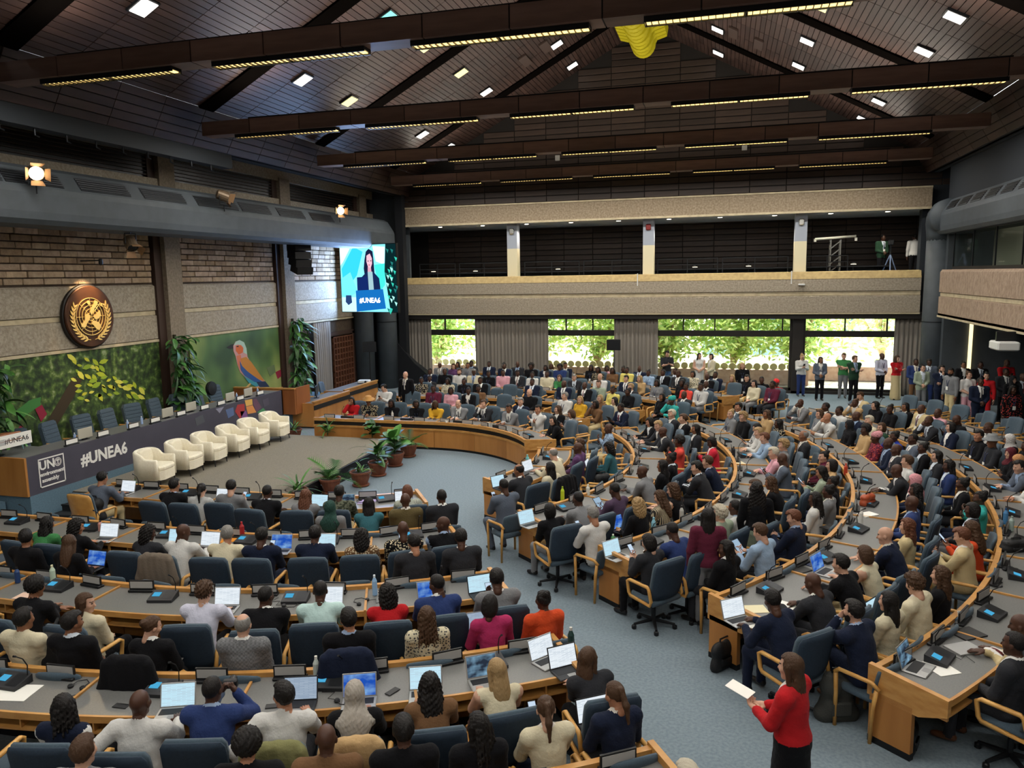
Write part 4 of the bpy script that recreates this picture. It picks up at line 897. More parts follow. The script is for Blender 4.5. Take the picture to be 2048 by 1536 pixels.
def desk_meshes(block, i, w, curved):
    key = (block, i, round(w, 3), curved)
    if key in _DM: return _DM[key]
    r = rin(block, i); out = {}
    def seg(y0, y1, z0, z1, x0=None, x1=None, n=8):
        x0 = -w / 2 if x0 is None else x0; x1 = w / 2 if x1 is None else x1; m = MB()
        if curved:
            rm = r + DEP / 2
            m.arc(r + y0, r + y1, PI / 2 - x1 / rm, PI / 2 - x0 / rm, z0, z1, n, c=(0, -r))
        else: m.box(x0, x1, y0, y1, z0, z1)
        return m
    def join(*ms):
        a = MB()
        for q in ms: a.add(q.v, q.f)
        return a
    out['worktop'] = (seg(.05, DEP - .03, .715, .75), DESK)
    out['edge_rail'] = (seg(DEP - .03, DEP, .69, .757), OAKH)
    out['front_rim'] = (join(seg(-.015, .05, .715, .80), seg(-.015, .03, .55, .6)), OAKH)
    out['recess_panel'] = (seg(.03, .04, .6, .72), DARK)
    out['front_panel'] = (seg(0, .03, .07, .55, -w / 2 + .006, w / 2 - .006), OAK)
    out['plinth'] = (seg(.03, .06, 0, .07), BLACK)
    out['shelf'] = (join(seg(.2, DEP - .02, .565, .585), seg(.2, .215, .585, .715)), OAKH)
    out['cubby_divider'] = None
    out['divider_strip'] = (join(seg(.0, DEP + .004, .75, .772, w / 2 - .028, w / 2, 2), seg(DEP - .02, DEP + .004, .565, .75, w / 2 - .03, w / 2, 2)), OAKH)
    res = {k: v[0].mesh(k, v[1]) for k, v in out.items() if v}
    res['cub'] = [seg(.22, DEP - .03, .585, .715, x - .008, x + .008, 1).mesh('cubby_divider', OAKH) for x in (-w * .28, 0, w * .28)]
    _DM[key] = res; return res
END_LOW = MB().box(-.03, .03, .0, .44, .07, .56).mesh('end_panel', OAK)
END_UP = MB().prism([(-.03, .5), (.5, .5), (DEP + .02, .62), (DEP + .02, .79), (-.03, .83)], -.03, .03, 'x').mesh('end_head', OAKH)
END_PL = MB().box(-.033, .033, -.003, .443, 0, .07).mesh('end_plinth', BLACK)
# consoles with microphone
CON_B = MB().prism([(-.11, 0), (.11, 0), (.11, .035), (-.11, .085)], -.16, .16, 'x').mesh('console_body', mat('console_plastic', '#26272a', .5))
SCRN = emis('console_screen_glow', '#4fb0de', .75)
CON_S = MB().add([(.03, -.05, .0765), (.13, -.05, .0765), (.13, .035, .0572), (.03, .035, .0572)], [(0, 1, 2, 3)]).mesh('console_screen', SCRN)
CON_G = MB().add([(-.14, -.09, .0845), (-.01, -.09, .0845), (-.01, .08, .0465), (-.14, .08, .0465)], [(0, 1, 2, 3)]).mesh('speaker_grille', METAL)
CON_M = MB().tube([(-.13, -.08, .08), (-.13, -.09, .18), (-.125, -.05, .27), (-.12, .02, .33)], .006, 6).tube([(-.12, .02, .33), (-.118, .045, .345)], .011, 8).mesh('gooseneck_microphone', BLACK)
desks = {}
def place(o_parent, x, y, a, ly, lx=0):
    pass
NP_COUNT = {}
for block, rows in (('F', 5), ('R', 6), ('B', 6)):
    for i in range(rows):
        r = rin(block, i); a0, a1, st = span(block, i); rm = r + DEP / 2; La = abs(a1 - a0) * rm
        na = max(1, round(La / 1.56)); wa = La / na; ns = round(st / 1.55) if st else 0; ws = st / ns if ns else 0
        mods = [(wa * (k + .5), wa, True) for k in range(na)] + [(La + ws * (k + .5), ws, False) for k in range(ns)]
        cnt = 0; npc = 0; cc = 0
        for k, (s, w, cur) in enumerate(mods):
            if cur:
                sg = 1 if a1 > a0 else -1; a = a0 + sg * s / rm; x, y = CC.x + r * math.cos(a), CC.y + r * math.sin(a)
            else:
                a = a1; x, y = CC.x - (s - La), CC.y + (r if a1 > a0 else -r)
            if not in_view((x, y, .7), 160): continue
            rz = a - PI / 2
            t = thing('desk_section', 'oak and grey desk section, %s, %s from the aisle' % (where(block, i), ORD(k)), 'desk', (x, y, 0), rz, 'curved conference desks')
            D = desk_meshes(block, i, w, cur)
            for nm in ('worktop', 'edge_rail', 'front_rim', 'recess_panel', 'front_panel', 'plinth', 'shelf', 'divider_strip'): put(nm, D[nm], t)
            if block == 'F':
                for c in D['cub']: put('cubby_divider', c, t)
            if k == 0 or (block == 'R' and k == len(mods) - 1):
                sx = (-1 if (a1 > a0) == (k == 0) else 1)
                sx = 1 if ((a1 > a0) == (k == 0)) else -1
                th = sx * (w / 2 + .0) / rm if cur else 0
                px_, py_ = (r * math.sin(th), r * math.cos(th) - r) if cur else (sx * w / 2, 0)
                for nm, me in (('end_panel', END_LOW), ('end_head', END_UP), ('end_plinth', END_PL)): put(nm, me, t, (px_, py_, 0), (0, 0, -th))
            M = t.matrix_basis
            # name plates and console of this section
            M = Matrix.Translation((x, y, 0)) @ Matrix.Rotation(rz, 4, 'Z')
            for q in (-.25, .25):
                p = M @ Vector((q * w, .11 - (w * q) ** 2 / 2 / r * (1 if cur else 0), .752))
                if block == 'F' and i == 4 and k > 1: continue
                n_ = thing('name_plate', 'black framed name plate, %s, %s plate from the aisle' % (where(block, i), ORD(npc)), 'name plate', p, rz + random.uniform(-.12, .12), 'name plates on the desks'); put('holder', NPH, n_); put('name_card', NPC, n_); npc += 1
            p = M @ Vector((0, .3, .752))
            if not (block == 'F' and i == 4):
                c_ = thing('microphone_console', 'dark microphone console with blue display, %s, %s console from the aisle' % (where(block, i), ORD(cc)), 'console', p, rz + random.uniform(-.25, .25), 'microphone consoles'); cc += 1
                for nm, me in (('console_body', CON_B), ('console_screen', CON_S), ('speaker_grille', CON_G), ('gooseneck_microphone', CON_M)): put(nm, me, c_)
# ---------------------------------------------------------------- chairs
def back_mesh(w, h, depth, th, name, m, tilt=.2, z0=.5, y0=-.22, nx=8, nz=7):
    """curved upholstered back, rounded at the corners"""
    V = []; Fc = []
    def P(u, v, side):
        e = 1 - .10 * max(0, abs(v * 2 - 1) - .55) ** 2 * 6
        x = u * w / 2 * e; z = v * h; c = depth * (u * u)
        edge = 1 - max(abs(u) ** 6, abs(v * 2 - 1) ** 8)
        y = c + side * th / 2 * (.45 + .55 * edge)
        zz = z * math.cos(tilt) + y * math.sin(tilt) * 0; yy = y - z * math.sin(tilt)
        if v > .9: zz -= .03 * u * u
        return (x, y0 + yy, z0 + zz)
    for side in (1, -1):
        for j in range(nz + 1):
            for i in range(nx + 1): V.append(P(i / nx * 2 - 1, j / nz, side))
    N = (nx + 1) * (nz + 1)
    for j in range(nz):
        for i in range(nx):
            a = j * (nx + 1) + i; Fc.append((a, a + nx + 1, a + nx + 2, a + 1)); Fc.append((N + a, N + a + 1, N + a + nx + 2, N + a + nx + 1))
    ring = [i for i in range(nx + 1)] + [j * (nx + 1) + nx for j in range(1, nz + 1)] + [nz * (nx + 1) + i for i in range(nx - 1, -1, -1)] + [j * (nx + 1) for j in range(nz - 1, 0, -1)]
    for k in range(len(ring)): a, b = ring[k], ring[(k + 1) % len(ring)]; Fc.append((a, b, N + b, N + a))
    me = MB().add(V, Fc).mesh(name, m, True); return me
CH_BACK = back_mesh(.54, .58, .05, .08, 'backrest', TEAL); CH_SHELL = back_mesh(.545, .572, .05, .035, 'back_shell', NAVYC, y0=-.265); CH_SHELLW = back_mesh(.545, .572, .05, .035, 'back_shell', BEECH, y0=-.265)
V_BACK = back_mesh(.5, .34, .04, .06, 'backrest', TEAL, tilt=.22, z0=.5)
def cushion(w, d, z0, z1, name):
    pts = [(-w / 2, -d / 2), (w / 2, -d / 2), (w / 2, d / 2 - .08), (w / 2 - .08, d / 2), (-w / 2 + .08, d / 2), (-w / 2, d / 2 - .08)]
    m = MB(); n = 6; rr = lambda s, z: [(p[0] * s, p[1] * s, z) for p in pts]
    V = rr(.93, z0) + rr(1, z0 + .02) + rr(1, z1 - .02) + rr(.93, z1)
    return m.add(V, [tuple(range(5, -1, -1)), tuple(range(18, 24))] + [(k * n + i, k * n + (i + 1) % n, k * n + n + (i + 1) % n, k * n + n + i) for k in range(3) for i in range(n)]).mesh(name, TEAL, True)
CH_SEAT = cushion(.52, .5, .41, .49, 'seat'); V_SEAT = cushion(.48, .46, .4, .465, 'seat')
def loop_arm(s):
    p = [(s * .285, -.22, .44), (s * .285, -.24, .5), (s * .29, -.2, .66), (s * .29, -.17, .685), (s * .29, .17, .685), (s * .29, .21, .66), (s * .285, .19, .5), (s * .285, .16, .46)]
    return MB().tube(p, .024, 6, closed=True).mesh('armrest', BEECH, True)
CH_ARM = {s: loop_arm(s) for s in (-1, 1)}
def star():
    m = MB().lathe([(.03, .08), (.03, .41)], 8)
    for k in range(5):
        a = k * 2 * PI / 5 + .3; m.tube([(0, 0, .1), (.29 * math.cos(a), .29 * math.sin(a), .07)], [.03, .018], 6)
    return m.mesh('star_base', BLACK)
CH_BASE = star(); CH_CAST = [MB().lathe([(.02, 0), (.033, .01), (.033, .05), (.02, .06)], 8).mesh('caster', BLACK)]
V_LEG = {(s, f): MB().tube([(s * .275, .2 if f else -.2, 0), (s * .28, .2 if f else -.22, .4), (s * .28, .21 if f else -.25, .62 if f else .6)], [.02, .023, .023], 6).mesh('leg', BEECH, True) for s in (-1, 1) for f in (0, 1)}
V_ARM = {s: MB().tube([(s * .28, .22, .6), (s * .282, .17, .65), (s * .282, -.2, .66), (s * .27, -.27, .6)], .024, 6).mesh('armrest', BEECH, True) for s in (-1, 1)}
def swivel_chair(label, x, y, rz, near=True, group='swivel chairs at the desks'):
    t = thing('swivel_chair', label, 'chair', (x, y, 0), rz, group)
    put('backrest', CH_BACK, t); put('seat', CH_SEAT, t); put('armrest', CH_ARM[1], t); put('armrest', CH_ARM[-1], t)
    if near:
        put('back_shell', CH_SHELL, t); put('star_base', CH_BASE, t)
        for k in range(5): a = k * 2 * PI / 5 + .3; put('caster', CH_CAST[0], t, (.29 * math.cos(a), .29 * math.sin(a), 0))
    else: put('star_base', CH_BASE, t)
    return t
def visitor_chair(label, x, y, rz, near=True, group='visitor chairs between the desks'):
    t = thing('visitor_chair', label, 'chair', (x, y, 0), rz, group)
    put('backrest', V_BACK, t); put('seat', V_SEAT, t)
    for s in (-1, 1):
        put('armrest', V_ARM[s], t)
        for f in (0, 1): put('leg', V_LEG[(s, f)], t)
    return t

# ================================================================== figures: one smooth skin per person, grown from tapered limbs
def V3(*a): return np.array(a, float)
def cap(P, a, b, ra, rb):
    ab = b - a; L = max(float(ab @ ab), 1e-9); t = np.clip(((P - a) @ ab) / L, 0, 1)
    return np.sqrt(((P - a - t[..., None] * ab) ** 2).sum(-1)) - (ra + (rb - ra) * t)
def ell(P, c, r, R=None):
    q = P - c
    if R is not None: q = q @ R
    k0 = np.sqrt(((q / r) ** 2).sum(-1)); k1 = np.sqrt(((q / (r * r)) ** 2).sum(-1)) + 1e-9
    return k0 * (k0 - 1) / k1
def smin(a, b, k):
    if k <= 0: return np.minimum(a, b)
    h = np.clip(.5 + .5 * (b - a) / k, 0, 1); return b + (a - b) * h - k * h * (1 - h)
class Fig:
    """list of primitives: ('c', a, b, ra, rb) or ('e', centre, radii, R); each with region and blend k"""
    def __init__(s): s.p = []
    def c(s, a, b, ra, rb, reg=0, k=.03): s.p.append(('c', V3(*a), V3(*b), ra, rb, reg, k)); return s
    def e(s, c, r, reg=0, k=.03, R=None): s.p.append(('e', V3(*c), V3(*r), R, None, reg, k)); return s
    def ev(s, i, P):
        q = s.p[i]; return cap(P, q[1], q[2], q[3], q[4]) if q[0] == 'c' else ell(P, q[1], q[2], q[3])
    def box(s, i):
        q = s.p[i]
        if q[0] == 'c': r = max(q[3], q[4]); return np.minimum(q[1], q[2]) - r, np.maximum(q[1], q[2]) + r
        r = q[2] if q[3] is None else np.full(3, q[2].max()); return q[1] - r, q[1] + r
    def field(s, h):
        bb = [s.box(i) for i in range(len(s.p))]; lo = np.min([b[0] for b in bb], 0) - 2.5 * h - .01; hi = np.max([b[1] for b in bb], 0) + 2.5 * h + .01
        n = np.ceil((hi - lo) / h).astype(int) + 1; F = np.full(n, .2, np.float32); ax = [lo[d] + h * np.arange(n[d]) for d in range(3)]
        for i, q in enumerate(s.p):
            pad = q[6] + 2.2 * h + .01; a = np.maximum(0, np.floor((bb[i][0] - pad - lo) / h).astype(int)); b = np.minimum(n, np.ceil((bb[i][1] + pad - lo) / h).astype(int) + 1)
            P = np.stack(np.meshgrid(*[ax[d][a[d]:b[d]] for d in range(3)], indexing='ij'), -1)
            sl = tuple(slice(a[d], b[d]) for d in range(3)); F[sl] = smin(F[sl], s.ev(i, P), q[6])
        return F, lo, ax
    def regions(s, P):
        D = np.stack([s.ev(i, P) for i in range(len(s.p))], -1); s.am = D.argmin(-1); return np.array([q[5] for q in s.p])[s.am]
def net(F, lo, h):
    S = F < 0; nx, ny, nz = F.shape
    cnt = sum(S[i:nx - 1 + i, j:ny - 1 + j, k:nz - 1 + k].astype(np.int8) for i in (0, 1) for j in (0, 1) for k in (0, 1))
    act = (cnt > 0) & (cnt < 8); I = np.argwhere(act); idx = np.full(act.shape, -1, np.int32); idx[act] = np.arange(len(I))
    cor = {(i, j, k): F[I[:, 0] + i, I[:, 1] + j, I[:, 2] + k] for i in (0, 1) for j in (0, 1) for k in (0, 1)}
    acc = np.zeros((len(I), 3)); num = np.zeros(len(I))
    for d in range(3):
        o = [q for q in range(3) if q != d]
        for u in (0, 1):
            for v in (0, 1):
                a = [0, 0, 0]; a[o[0]] = u; a[o[1]] = v; b = list(a); b[d] = 1
                fa, fb = cor[tuple(a)], cor[tuple(b)]; m = (fa < 0) != (fb < 0); t = np.where(m, fa / np.where(m, fa - fb, 1), 0)
                p = np.zeros((len(I), 3)); p[:, o[0]] = u; p[:, o[1]] = v; p[:, d] = t; acc += p * m[:, None]; num += m
    vts = lo + h * (I + acc / num[:, None]); quads = []
    for d in range(3):
        o = [q for q in range(3) if q != d]; s0 = [slice(None)] * 3; s1 = [slice(None)] * 3; s0[d] = slice(0, -1); s1[d] = slice(1, None)
        A, B = S[tuple(s0)], S[tuple(s1)]; E = np.argwhere(A != B); E = E[(E[:, o[0]] > 0) & (E[:, o[1]] > 0) & (E[:, o[0]] < F.shape[o[0]] - 1) & (E[:, o[1]] < F.shape[o[1]] - 1)]
        if not len(E): continue
        q = []
        for du, dv in ((1, 1), (0, 1), (0, 0), (1, 0)):
            c = E.copy(); c[:, o[0]] -= du; c[:, o[1]] -= dv; q.append(idx[c[:, 0], c[:, 1], c[:, 2]])
        q = np.stack(q, -1); inside = A[E[:, 0], E[:, 1], E[:, 2]]; flip = inside if d == 1 else ~inside
        q[flip] = q[flip][:, ::-1]; quads.append(q)
    return vts, np.concatenate(quads)
def np_mesh(name, v, f, mi, nmat):
    me = bpy.data.meshes.new(name); me.vertices.add(len(v)); me.vertices.foreach_set('co', np.asarray(v, np.float32).ravel())
    me.loops.add(f.size); me.loops.foreach_set('vertex_index', f.astype(np.int32).ravel()); me.polygons.add(len(f)); me.polygons.foreach_set('loop_start', np.arange(0, f.size, 4, dtype=np.int32))
    for _ in range(nmat): me.materials.append(None)
    me.polygons.foreach_set('material_index', np.asarray(mi, np.int32)); me.polygons.foreach_set('use_smooth', np.ones(len(f), bool)); me.update(calc_edges=True); return me
# --- head (origin at skull centre, face to +Y)
_HC = {}
def head(h, fem):
    if (h, fem) in _HC: return _HC[(h, fem)]
    g = Fig(); g.e((0, -.012, .028), (.074, .096, .09)).e((0, .022, -.035), (.056 if fem else .06, .068, .084), k=.03).c((-.014, .058, -.098), (.014, .058, -.098), .022 if fem else .027, .022 if fem else .027, k=.03)
    g.c((0, .086, .004), (0, .106, -.03), .008, .0135, k=.012).c((-.034, .079, .024), (.034, .079, .024), .011, .011, k=.014).c((-.018, .083, -.058), (.018, .083, -.058), .0085, .0085, k=.008).e((.045, .06, -.02), (.022, .022, .022), k=.03).e((-.045, .06, -.02), (.022, .022, .022), k=.03)
    for s in (-1, 1): g.e((s * .077, -.008, -.008), (.011, .021, .031), k=.008)
    g.c((0, -.016, -.05), (0, -.03, -.15), .047 if fem else .053, .045 if fem else .051, k=.03)
    F, lo, ax = g.field(h)
    P = np.stack(np.meshgrid(*ax, indexing='ij'), -1)
    for s in (-1, 1): d = np.sqrt(((P - V3(s * .031, .1, .006)) ** 2).sum(-1)) - .015; F = np.maximum(F, -d + 0) if False else -smin(-F, d, .012)
    v, f = net(F, lo, h); c = v[f].mean(1); mi = np.zeros(len(f), int)
    for s in (-1, 1):
        mi[(np.abs(c[:, 0] - s * .031) < .014) & (np.abs(c[:, 2] - .006) < .0075) & (c[:, 1] > .05)] = 5
        mi[(np.abs(c[:, 0] - s * .032) < .02) & (np.abs(c[:, 2] - .029) < .005) & (c[:, 1] > .06)] = 5
    mi[(np.abs(c[:, 0]) < .021) & (np.abs(c[:, 2] + .058) < .006) & (c[:, 1] > .07)] = 7
    _HC[(h, fem)] = (v, f, mi); return _HC[(h, fem)]
_HD = {}
def hand(h, grip):
    if (h, grip) in _HD: return _HD[(h, grip)]
    g = Fig(); g.e((0, .05, 0), (.041, .056, .0165)).c((0, -.02, 0), (0, .03, 0), .026, .026, k=.02)
    a1, a2 = ((.25, .6) if not grip else (1.0, 1.9))
    for i, L in enumerate((.062, .074, .08, .072)):
        x = -.031 + i * .0205; b = V3(x, .093 + .006 * (i in (1, 2)), 0); d1 = V3((i - 1.5) * .06, math.cos(a1), -math.sin(a1)); d2 = V3(0, math.cos(a2), -math.sin(a2)); m = b + d1 * L * .5
        g.c(b - V3(0, .02, 0), m, .0095, .0088, k=.006).c(m, m + d2 * L * .5, .0088, .007, k=.004)
    g.c((.03, .02, -.004), (.058, .055, -.014), .013, .011, k=.012).c((.058, .055, -.014), (.06 if not grip else .035, .088, -.024), .0105, .0085, k=.004)
    F, lo, _ = g.field(h); v, f = net(F, lo, h); _HD[(h, grip)] = (v, f); return _HD[(h, grip)]
def ik(a, w, l1, l2, pole):
    d = w - a; L = np.linalg.norm(d); mx = (l1 + l2) * .995
    if L > mx: w = a + d / L * mx; d = w - a; L = mx
    u = d / L; x = (l1 * l1 - l2 * l2 + L * L) / (2 * L); y = math.sqrt(max(l1 * l1 - x * x, 1e-6)); p = pole - u * (pole @ u); p /= np.linalg.norm(p) + 1e-9
    return a + u * x + p * y, w
def rotz(a): c, s = math.cos(a), math.sin(a); return np.array([[c, -s, 0], [s, c, 0], [0, 0, 1]])
def rotx(a): c, s = math.cos(a), math.sin(a); return np.array([[1, 0, 0], [0, c, -s], [0, s, c]])
LEAN = dict(ty=20, re=24, la=-2, ph=6, cr=-3, ch=16, cm=14, wr=24, ab=8, lp=8, tb=10)
def figure(pose, fem, kind, yaw, res, legs='n', mirror=False, skirt=None):
    """-> verts, quads, material index, head matrix (3x3, origin), neck base, facing +Y, origin on the floor
    kind: jacket, shirt, vest, tee, sleeveless, dress"""
    g = Fig(); st = pose.startswith('s_'); ps = pose[2:] if st else pose
    jk = .012 if kind in ('jacket',) else (.006 if kind in ('shirt', 'vest') else .002)
    sw = .182 if fem else .208; lean = math.radians(2 if st else LEAN[ps]); dr = V3(0, math.sin(lean), math.cos(lean))
    pel = V3(0, 0, .95 if st else .56); nb = pel + dr * (.50 if st else .51) + V3(0, -.01, 0); ch = pel + dr * .31; wa = pel + dr * .13
    R = rotx(-lean); sho = {s: nb + V3(s * sw, -.005, -.06) for s in (-1, 1)}
    hp = math.radians({'ty': 16, 're': 10, 'ph': 20, 'wr': 26, 'lp': 20, 'tb': 20, 'phone': 22, 'cm': 4}.get(ps, 4)); HR = rotz(math.radians(yaw)) @ rotx(-hp)
    hc = nb + V3(0, .03 + .05 * math.sin(lean), .15)
    hcx = hc
    arm_reg = {'sleeveless': (0, 0), 'tee': (1, 0), 'vest': (4, 4)}.get(kind, (1, 1)); th_ = 1 if kind == 'dress' else 2
    # torso
    g.e(ch, V3(.182 if not fem else .16, .124, .2) + jk, 1, .04, R).e(wa, V3(.172 if not fem else .145, .12, .17) + jk, 1, .05, R).e(pel + V3(0, -.01, -.005), V3(.18, .132, .12) + jk, 1 if kind in ('jacket', 'dress', 'shirt', 'sleeveless', 'tee') and not st else 2, .05)
    g.c(sho[-1] * .92 + nb * .08, sho[1] * .92 + nb * .08, .068 + jk, .068 + jk, 1, .05).c(nb + V3(0, -.01, -.06), nb + V3(0, -.008, .008), .078, .06 + jk * .5, 1, .03)
    if fem and kind != 'jacket': 
        for s in (-1, 1): g.e(ch + V3(s * .065, .085, .03), (.055, .05, .055), 1, .04)
    # neck
    g.c(nb + V3(0, .0, -.03), hc + HR @ V3(0, -.03, -.1), .054 if not fem else .047, .05 if not fem else .044, 0, .012)
    # arms
    wt = {'ty': [(-.1, .56, .81), (.1, .56, .81)], 're': [(.05, .5, .80), (-.07, .53, .81)], 'la': [(-.06, .27, .68), (.06, .25, .69)], 'ph': [(-.05, .36, .9), (.06, .35, .89)], 'cr': [(.1, .19, .95), (-.1, .22, .92)],
          'ch': [(.02, .46, .80), (.05, .3, 1.1)], 'cm': [(.0, .36, 1.07), (.13, .36, 1.07)], 'wr': [(-.12, .52, .80), (.1, .58, .80)], 'ab': [(-.31, -.06, .62), (.12, .5, .81)], 'lp': [(-.1, .36, .73), (.1, .36, .73)], 'tb': [(-.1, .38, .84), (.1, .38, .84)],
          'hang': [(-.25, .04, .84), (.25, .06, .84)], 'clasp': [(-.05, .22, 1.0), (.06, .21, 1.03)], 'cross': [(.1, .19, 1.22), (-.1, .22, 1.19)], 'phone': [(-.05, .3, 1.2), (.06, .31, 1.2)], 'chin': [(.12, .2, 1.15), (.04, .17, 1.42)], 'notes': [(-.06, .32, 1.12), (.1, .3, 1.1)]}[ps]
    hands = []
    for s, w in zip((-1, 1), wt):
        w = V3(*w); pole = V3(s * .55, -.35, -.8) if ps not in ('cm',) else V3(s * .75, -.1, -1)
        if ps == 'ch' and s == 1: pole = V3(.5, .4, -1)
        if ps == 'ab' and s == -1: pole = V3(-.7, -.6, -.3)
        el, w = ik(sho[s], w, .285, .255, pole); sl = .008 if arm_reg[1] == 1 else .002
        g.c(sho[s], el, .064 + sl, .053 + sl, arm_reg[0], .035)
        if arm_reg == (1, 0): g.c(sho[s], sho[s] + (el - sho[s]) * .62, .062, .056, 1, .01)
        m = el + (w - el) * .9; g.c(el, m, .051 + sl, .038 + sl, arm_reg[1], .025).c(m, w, .028, .027, 0, .012)
        hands.append((s, el, w))
    # legs
    tr = .012
    if st:
        if skirt:
            zb = .35 if skirt == 'short' else .12; g.c(pel + V3(0, 0, .02), V3(0, .01, zb), .15, .2 if skirt != 'short' else .19, th_, .05)
        for s in (-1, 1):
            hip = V3(s * .085, 0, .93); kn = V3(s * .095, .02, .5); an = V3(s * .1, -.01, .09)
            lr = 0 if skirt else 2
            g.c(hip, kn, .085 + tr, .058 + tr, 2 if not skirt else th_, .04).c(kn, an, .054 + tr, .04 + tr * 1.6, lr, .03).c(an + V3(0, -.03, -.045), an + V3(s * .02, .15, -.052), .042, .033, 3, .015)
    else:
        for s in (-1, 1):
            hip = V3(s * .085, .02, .545)
            if legs == 'x' and s == 1: kn = V3(.0, .5, .68); an = V3(-.14, .66, .34); toe = an + V3(-.03, .14, .02)
            elif legs == 's': kn = V3(s * .13, .45, .52); an = V3(s * .12, .3, .1); toe = an + V3(s * .02, .14, -.05)
            else: kn = V3(s * .12, .46, .53); an = V3(s * .12, .47, .1); toe = an + V3(s * .02, .15, -.055)
            lr = 0 if (kind == 'dress' or skirt) else 2
            g.c(hip, kn, .088 + tr, .06 + tr, th_ if not (skirt) else 2, .04).c(kn, an, .055 + tr, .04 + tr, lr, .03).c(an + (toe - an) * -.2 + V3(0, 0, -.04), toe, .042, .032, 3, .015)
    h = (.019, .009, .008) if res == 0 else (.03, .0135, .0115)
    F, lo, ax = g.field(h[0])
    # cloth folds: small ripples across sleeves and back
    P = np.meshgrid(*ax, indexing='ij'); F = F + .0035 * np.sin(P[2] * 55 + P[0] * 38) * np.sin(P[0] * 47 + P[1] * 33 - P[2] * 20)
    v, f = net(F, lo, h[0]); c = v[f].mean(1); mi = g.regions(c)
    if st:      # straight hem between top and skirt or trousers
        ntor = 5 + (2 if fem and kind != 'jacket' else 0); leg0 = ntor + 1 + sum(1 for q in g.p[ntor + 1:] if q[1][2] > 1.0 and False)
        legs_i = [k for k, q in enumerate(g.p) if k >= ntor and q[0] == 'c' and q[1][2] > .88 and q[2][2] < .7]
        tl = np.isin(g.am, list(range(ntor)) + legs_i); hem = ({'jacket': .83, 'dress': -1}.get(kind, .9) if not skirt else .97); mi[tl] = np.where(c[tl][:, 2] > hem, 1, th_)
    # front opening of jackets
    loc = (c - nb) @ R.T.T; loc = (c - nb) @ R
    if kind in ('jacket', 'vest'):
        front = (loc[:, 1] > .02) & (mi == 1) & (loc[:, 2] > -.34) & (np.abs(loc[:, 0]) < .012 + .16 * np.clip((loc[:, 2] + .34) / .34, 0, 1) * .42)
        mi[front] = 4
        if not fem: mi[front & (np.abs(loc[:, 0]) < .016) & (loc[:, 2] < -.02)] = 6
        mi[(mi == 1) & (loc[:, 2] > .03) & (np.abs(loc[:, 0]) < .075)] = 4
    vs, fs, ms = [v], [f], [mi]; off = len(v)
    def app(vv, ff, mm):
        nonlocal off
        vs.append(vv); fs.append(ff + off); ms.append(mm if hasattr(mm, '__len__') else np.full(len(ff), mm)); off += len(vv)
    hv, hf, hm = head(h[1], fem); app(hv @ HR.T + hcx, hf, hm)
    for s, el, w in hands:
        grip = ps in ('ph', 'phone', 'cm', 'tb', 'notes', 'wr', 'cr', 'ch', 'chin', 'clasp')
        dv, df = hand(h[2], grip); u = w - el; u /= np.linalg.norm(u)
        pn = {'ph': V3(0, -.5, .9), 'phone': V3(0, -.5, .9), 'tb': V3(0, -.5, .9), 'cr': V3(0, -1, .1), 'cross': V3(0, -1, .1), 'ch': V3(0, -1, .2), 'chin': V3(0, -1, .2), 'cm': V3(-s, -.3, 0), 'hang': V3(-s, 0, 0), 'clasp': V3(-s * .5, -1, .2), 'notes': V3(-s * .4, 0, .8)}.get(ps, V3(0, 0, -1))
        if ps in ('ty', 'lp', 'wr', 're'): u = V3(u[0] * .5, abs(u[1]) + .3, -.12); u /= np.linalg.norm(u)
        z = -(pn - u * (pn @ u)); z /= np.linalg.norm(z) + 1e-9; x = np.cross(u, z); B = np.stack([x, u, z], 1)
        flip = -s if (np.cross(u, z) @ V3(1, 0, 0)) >= 0 else s      # thumbs point to the middle
        q = dv.copy(); q[:, 0] *= flip; ff = df if flip > 0 else df[:, ::-1]; app(q @ B.T + w, ff, 0)
    v, f, mi = np.concatenate(vs), np.concatenate(fs), np.concatenate(ms)
    if mirror: v = v * V3(-1, 1, 1); f = f[:, ::-1]; HR = np.diag([-1., 1, 1]) @ HR @ np.diag([-1., 1, 1]); hcx = hcx * V3(-1, 1, 1)
    return v, f, mi, HR, hcx, nb, lean, [w * (V3(-1, 1, 1) if mirror else 1) for _, _, w in hands]
_FC = {}
def body_mesh(*key):
    if key not in _FC:
        v, f, mi, HR, hc, nb, lean, hw = figure(*key); _FC[key] = (np_mesh('person', v, f, mi, 8), HR, hc, nb, lean, hw)
    return _FC[key]
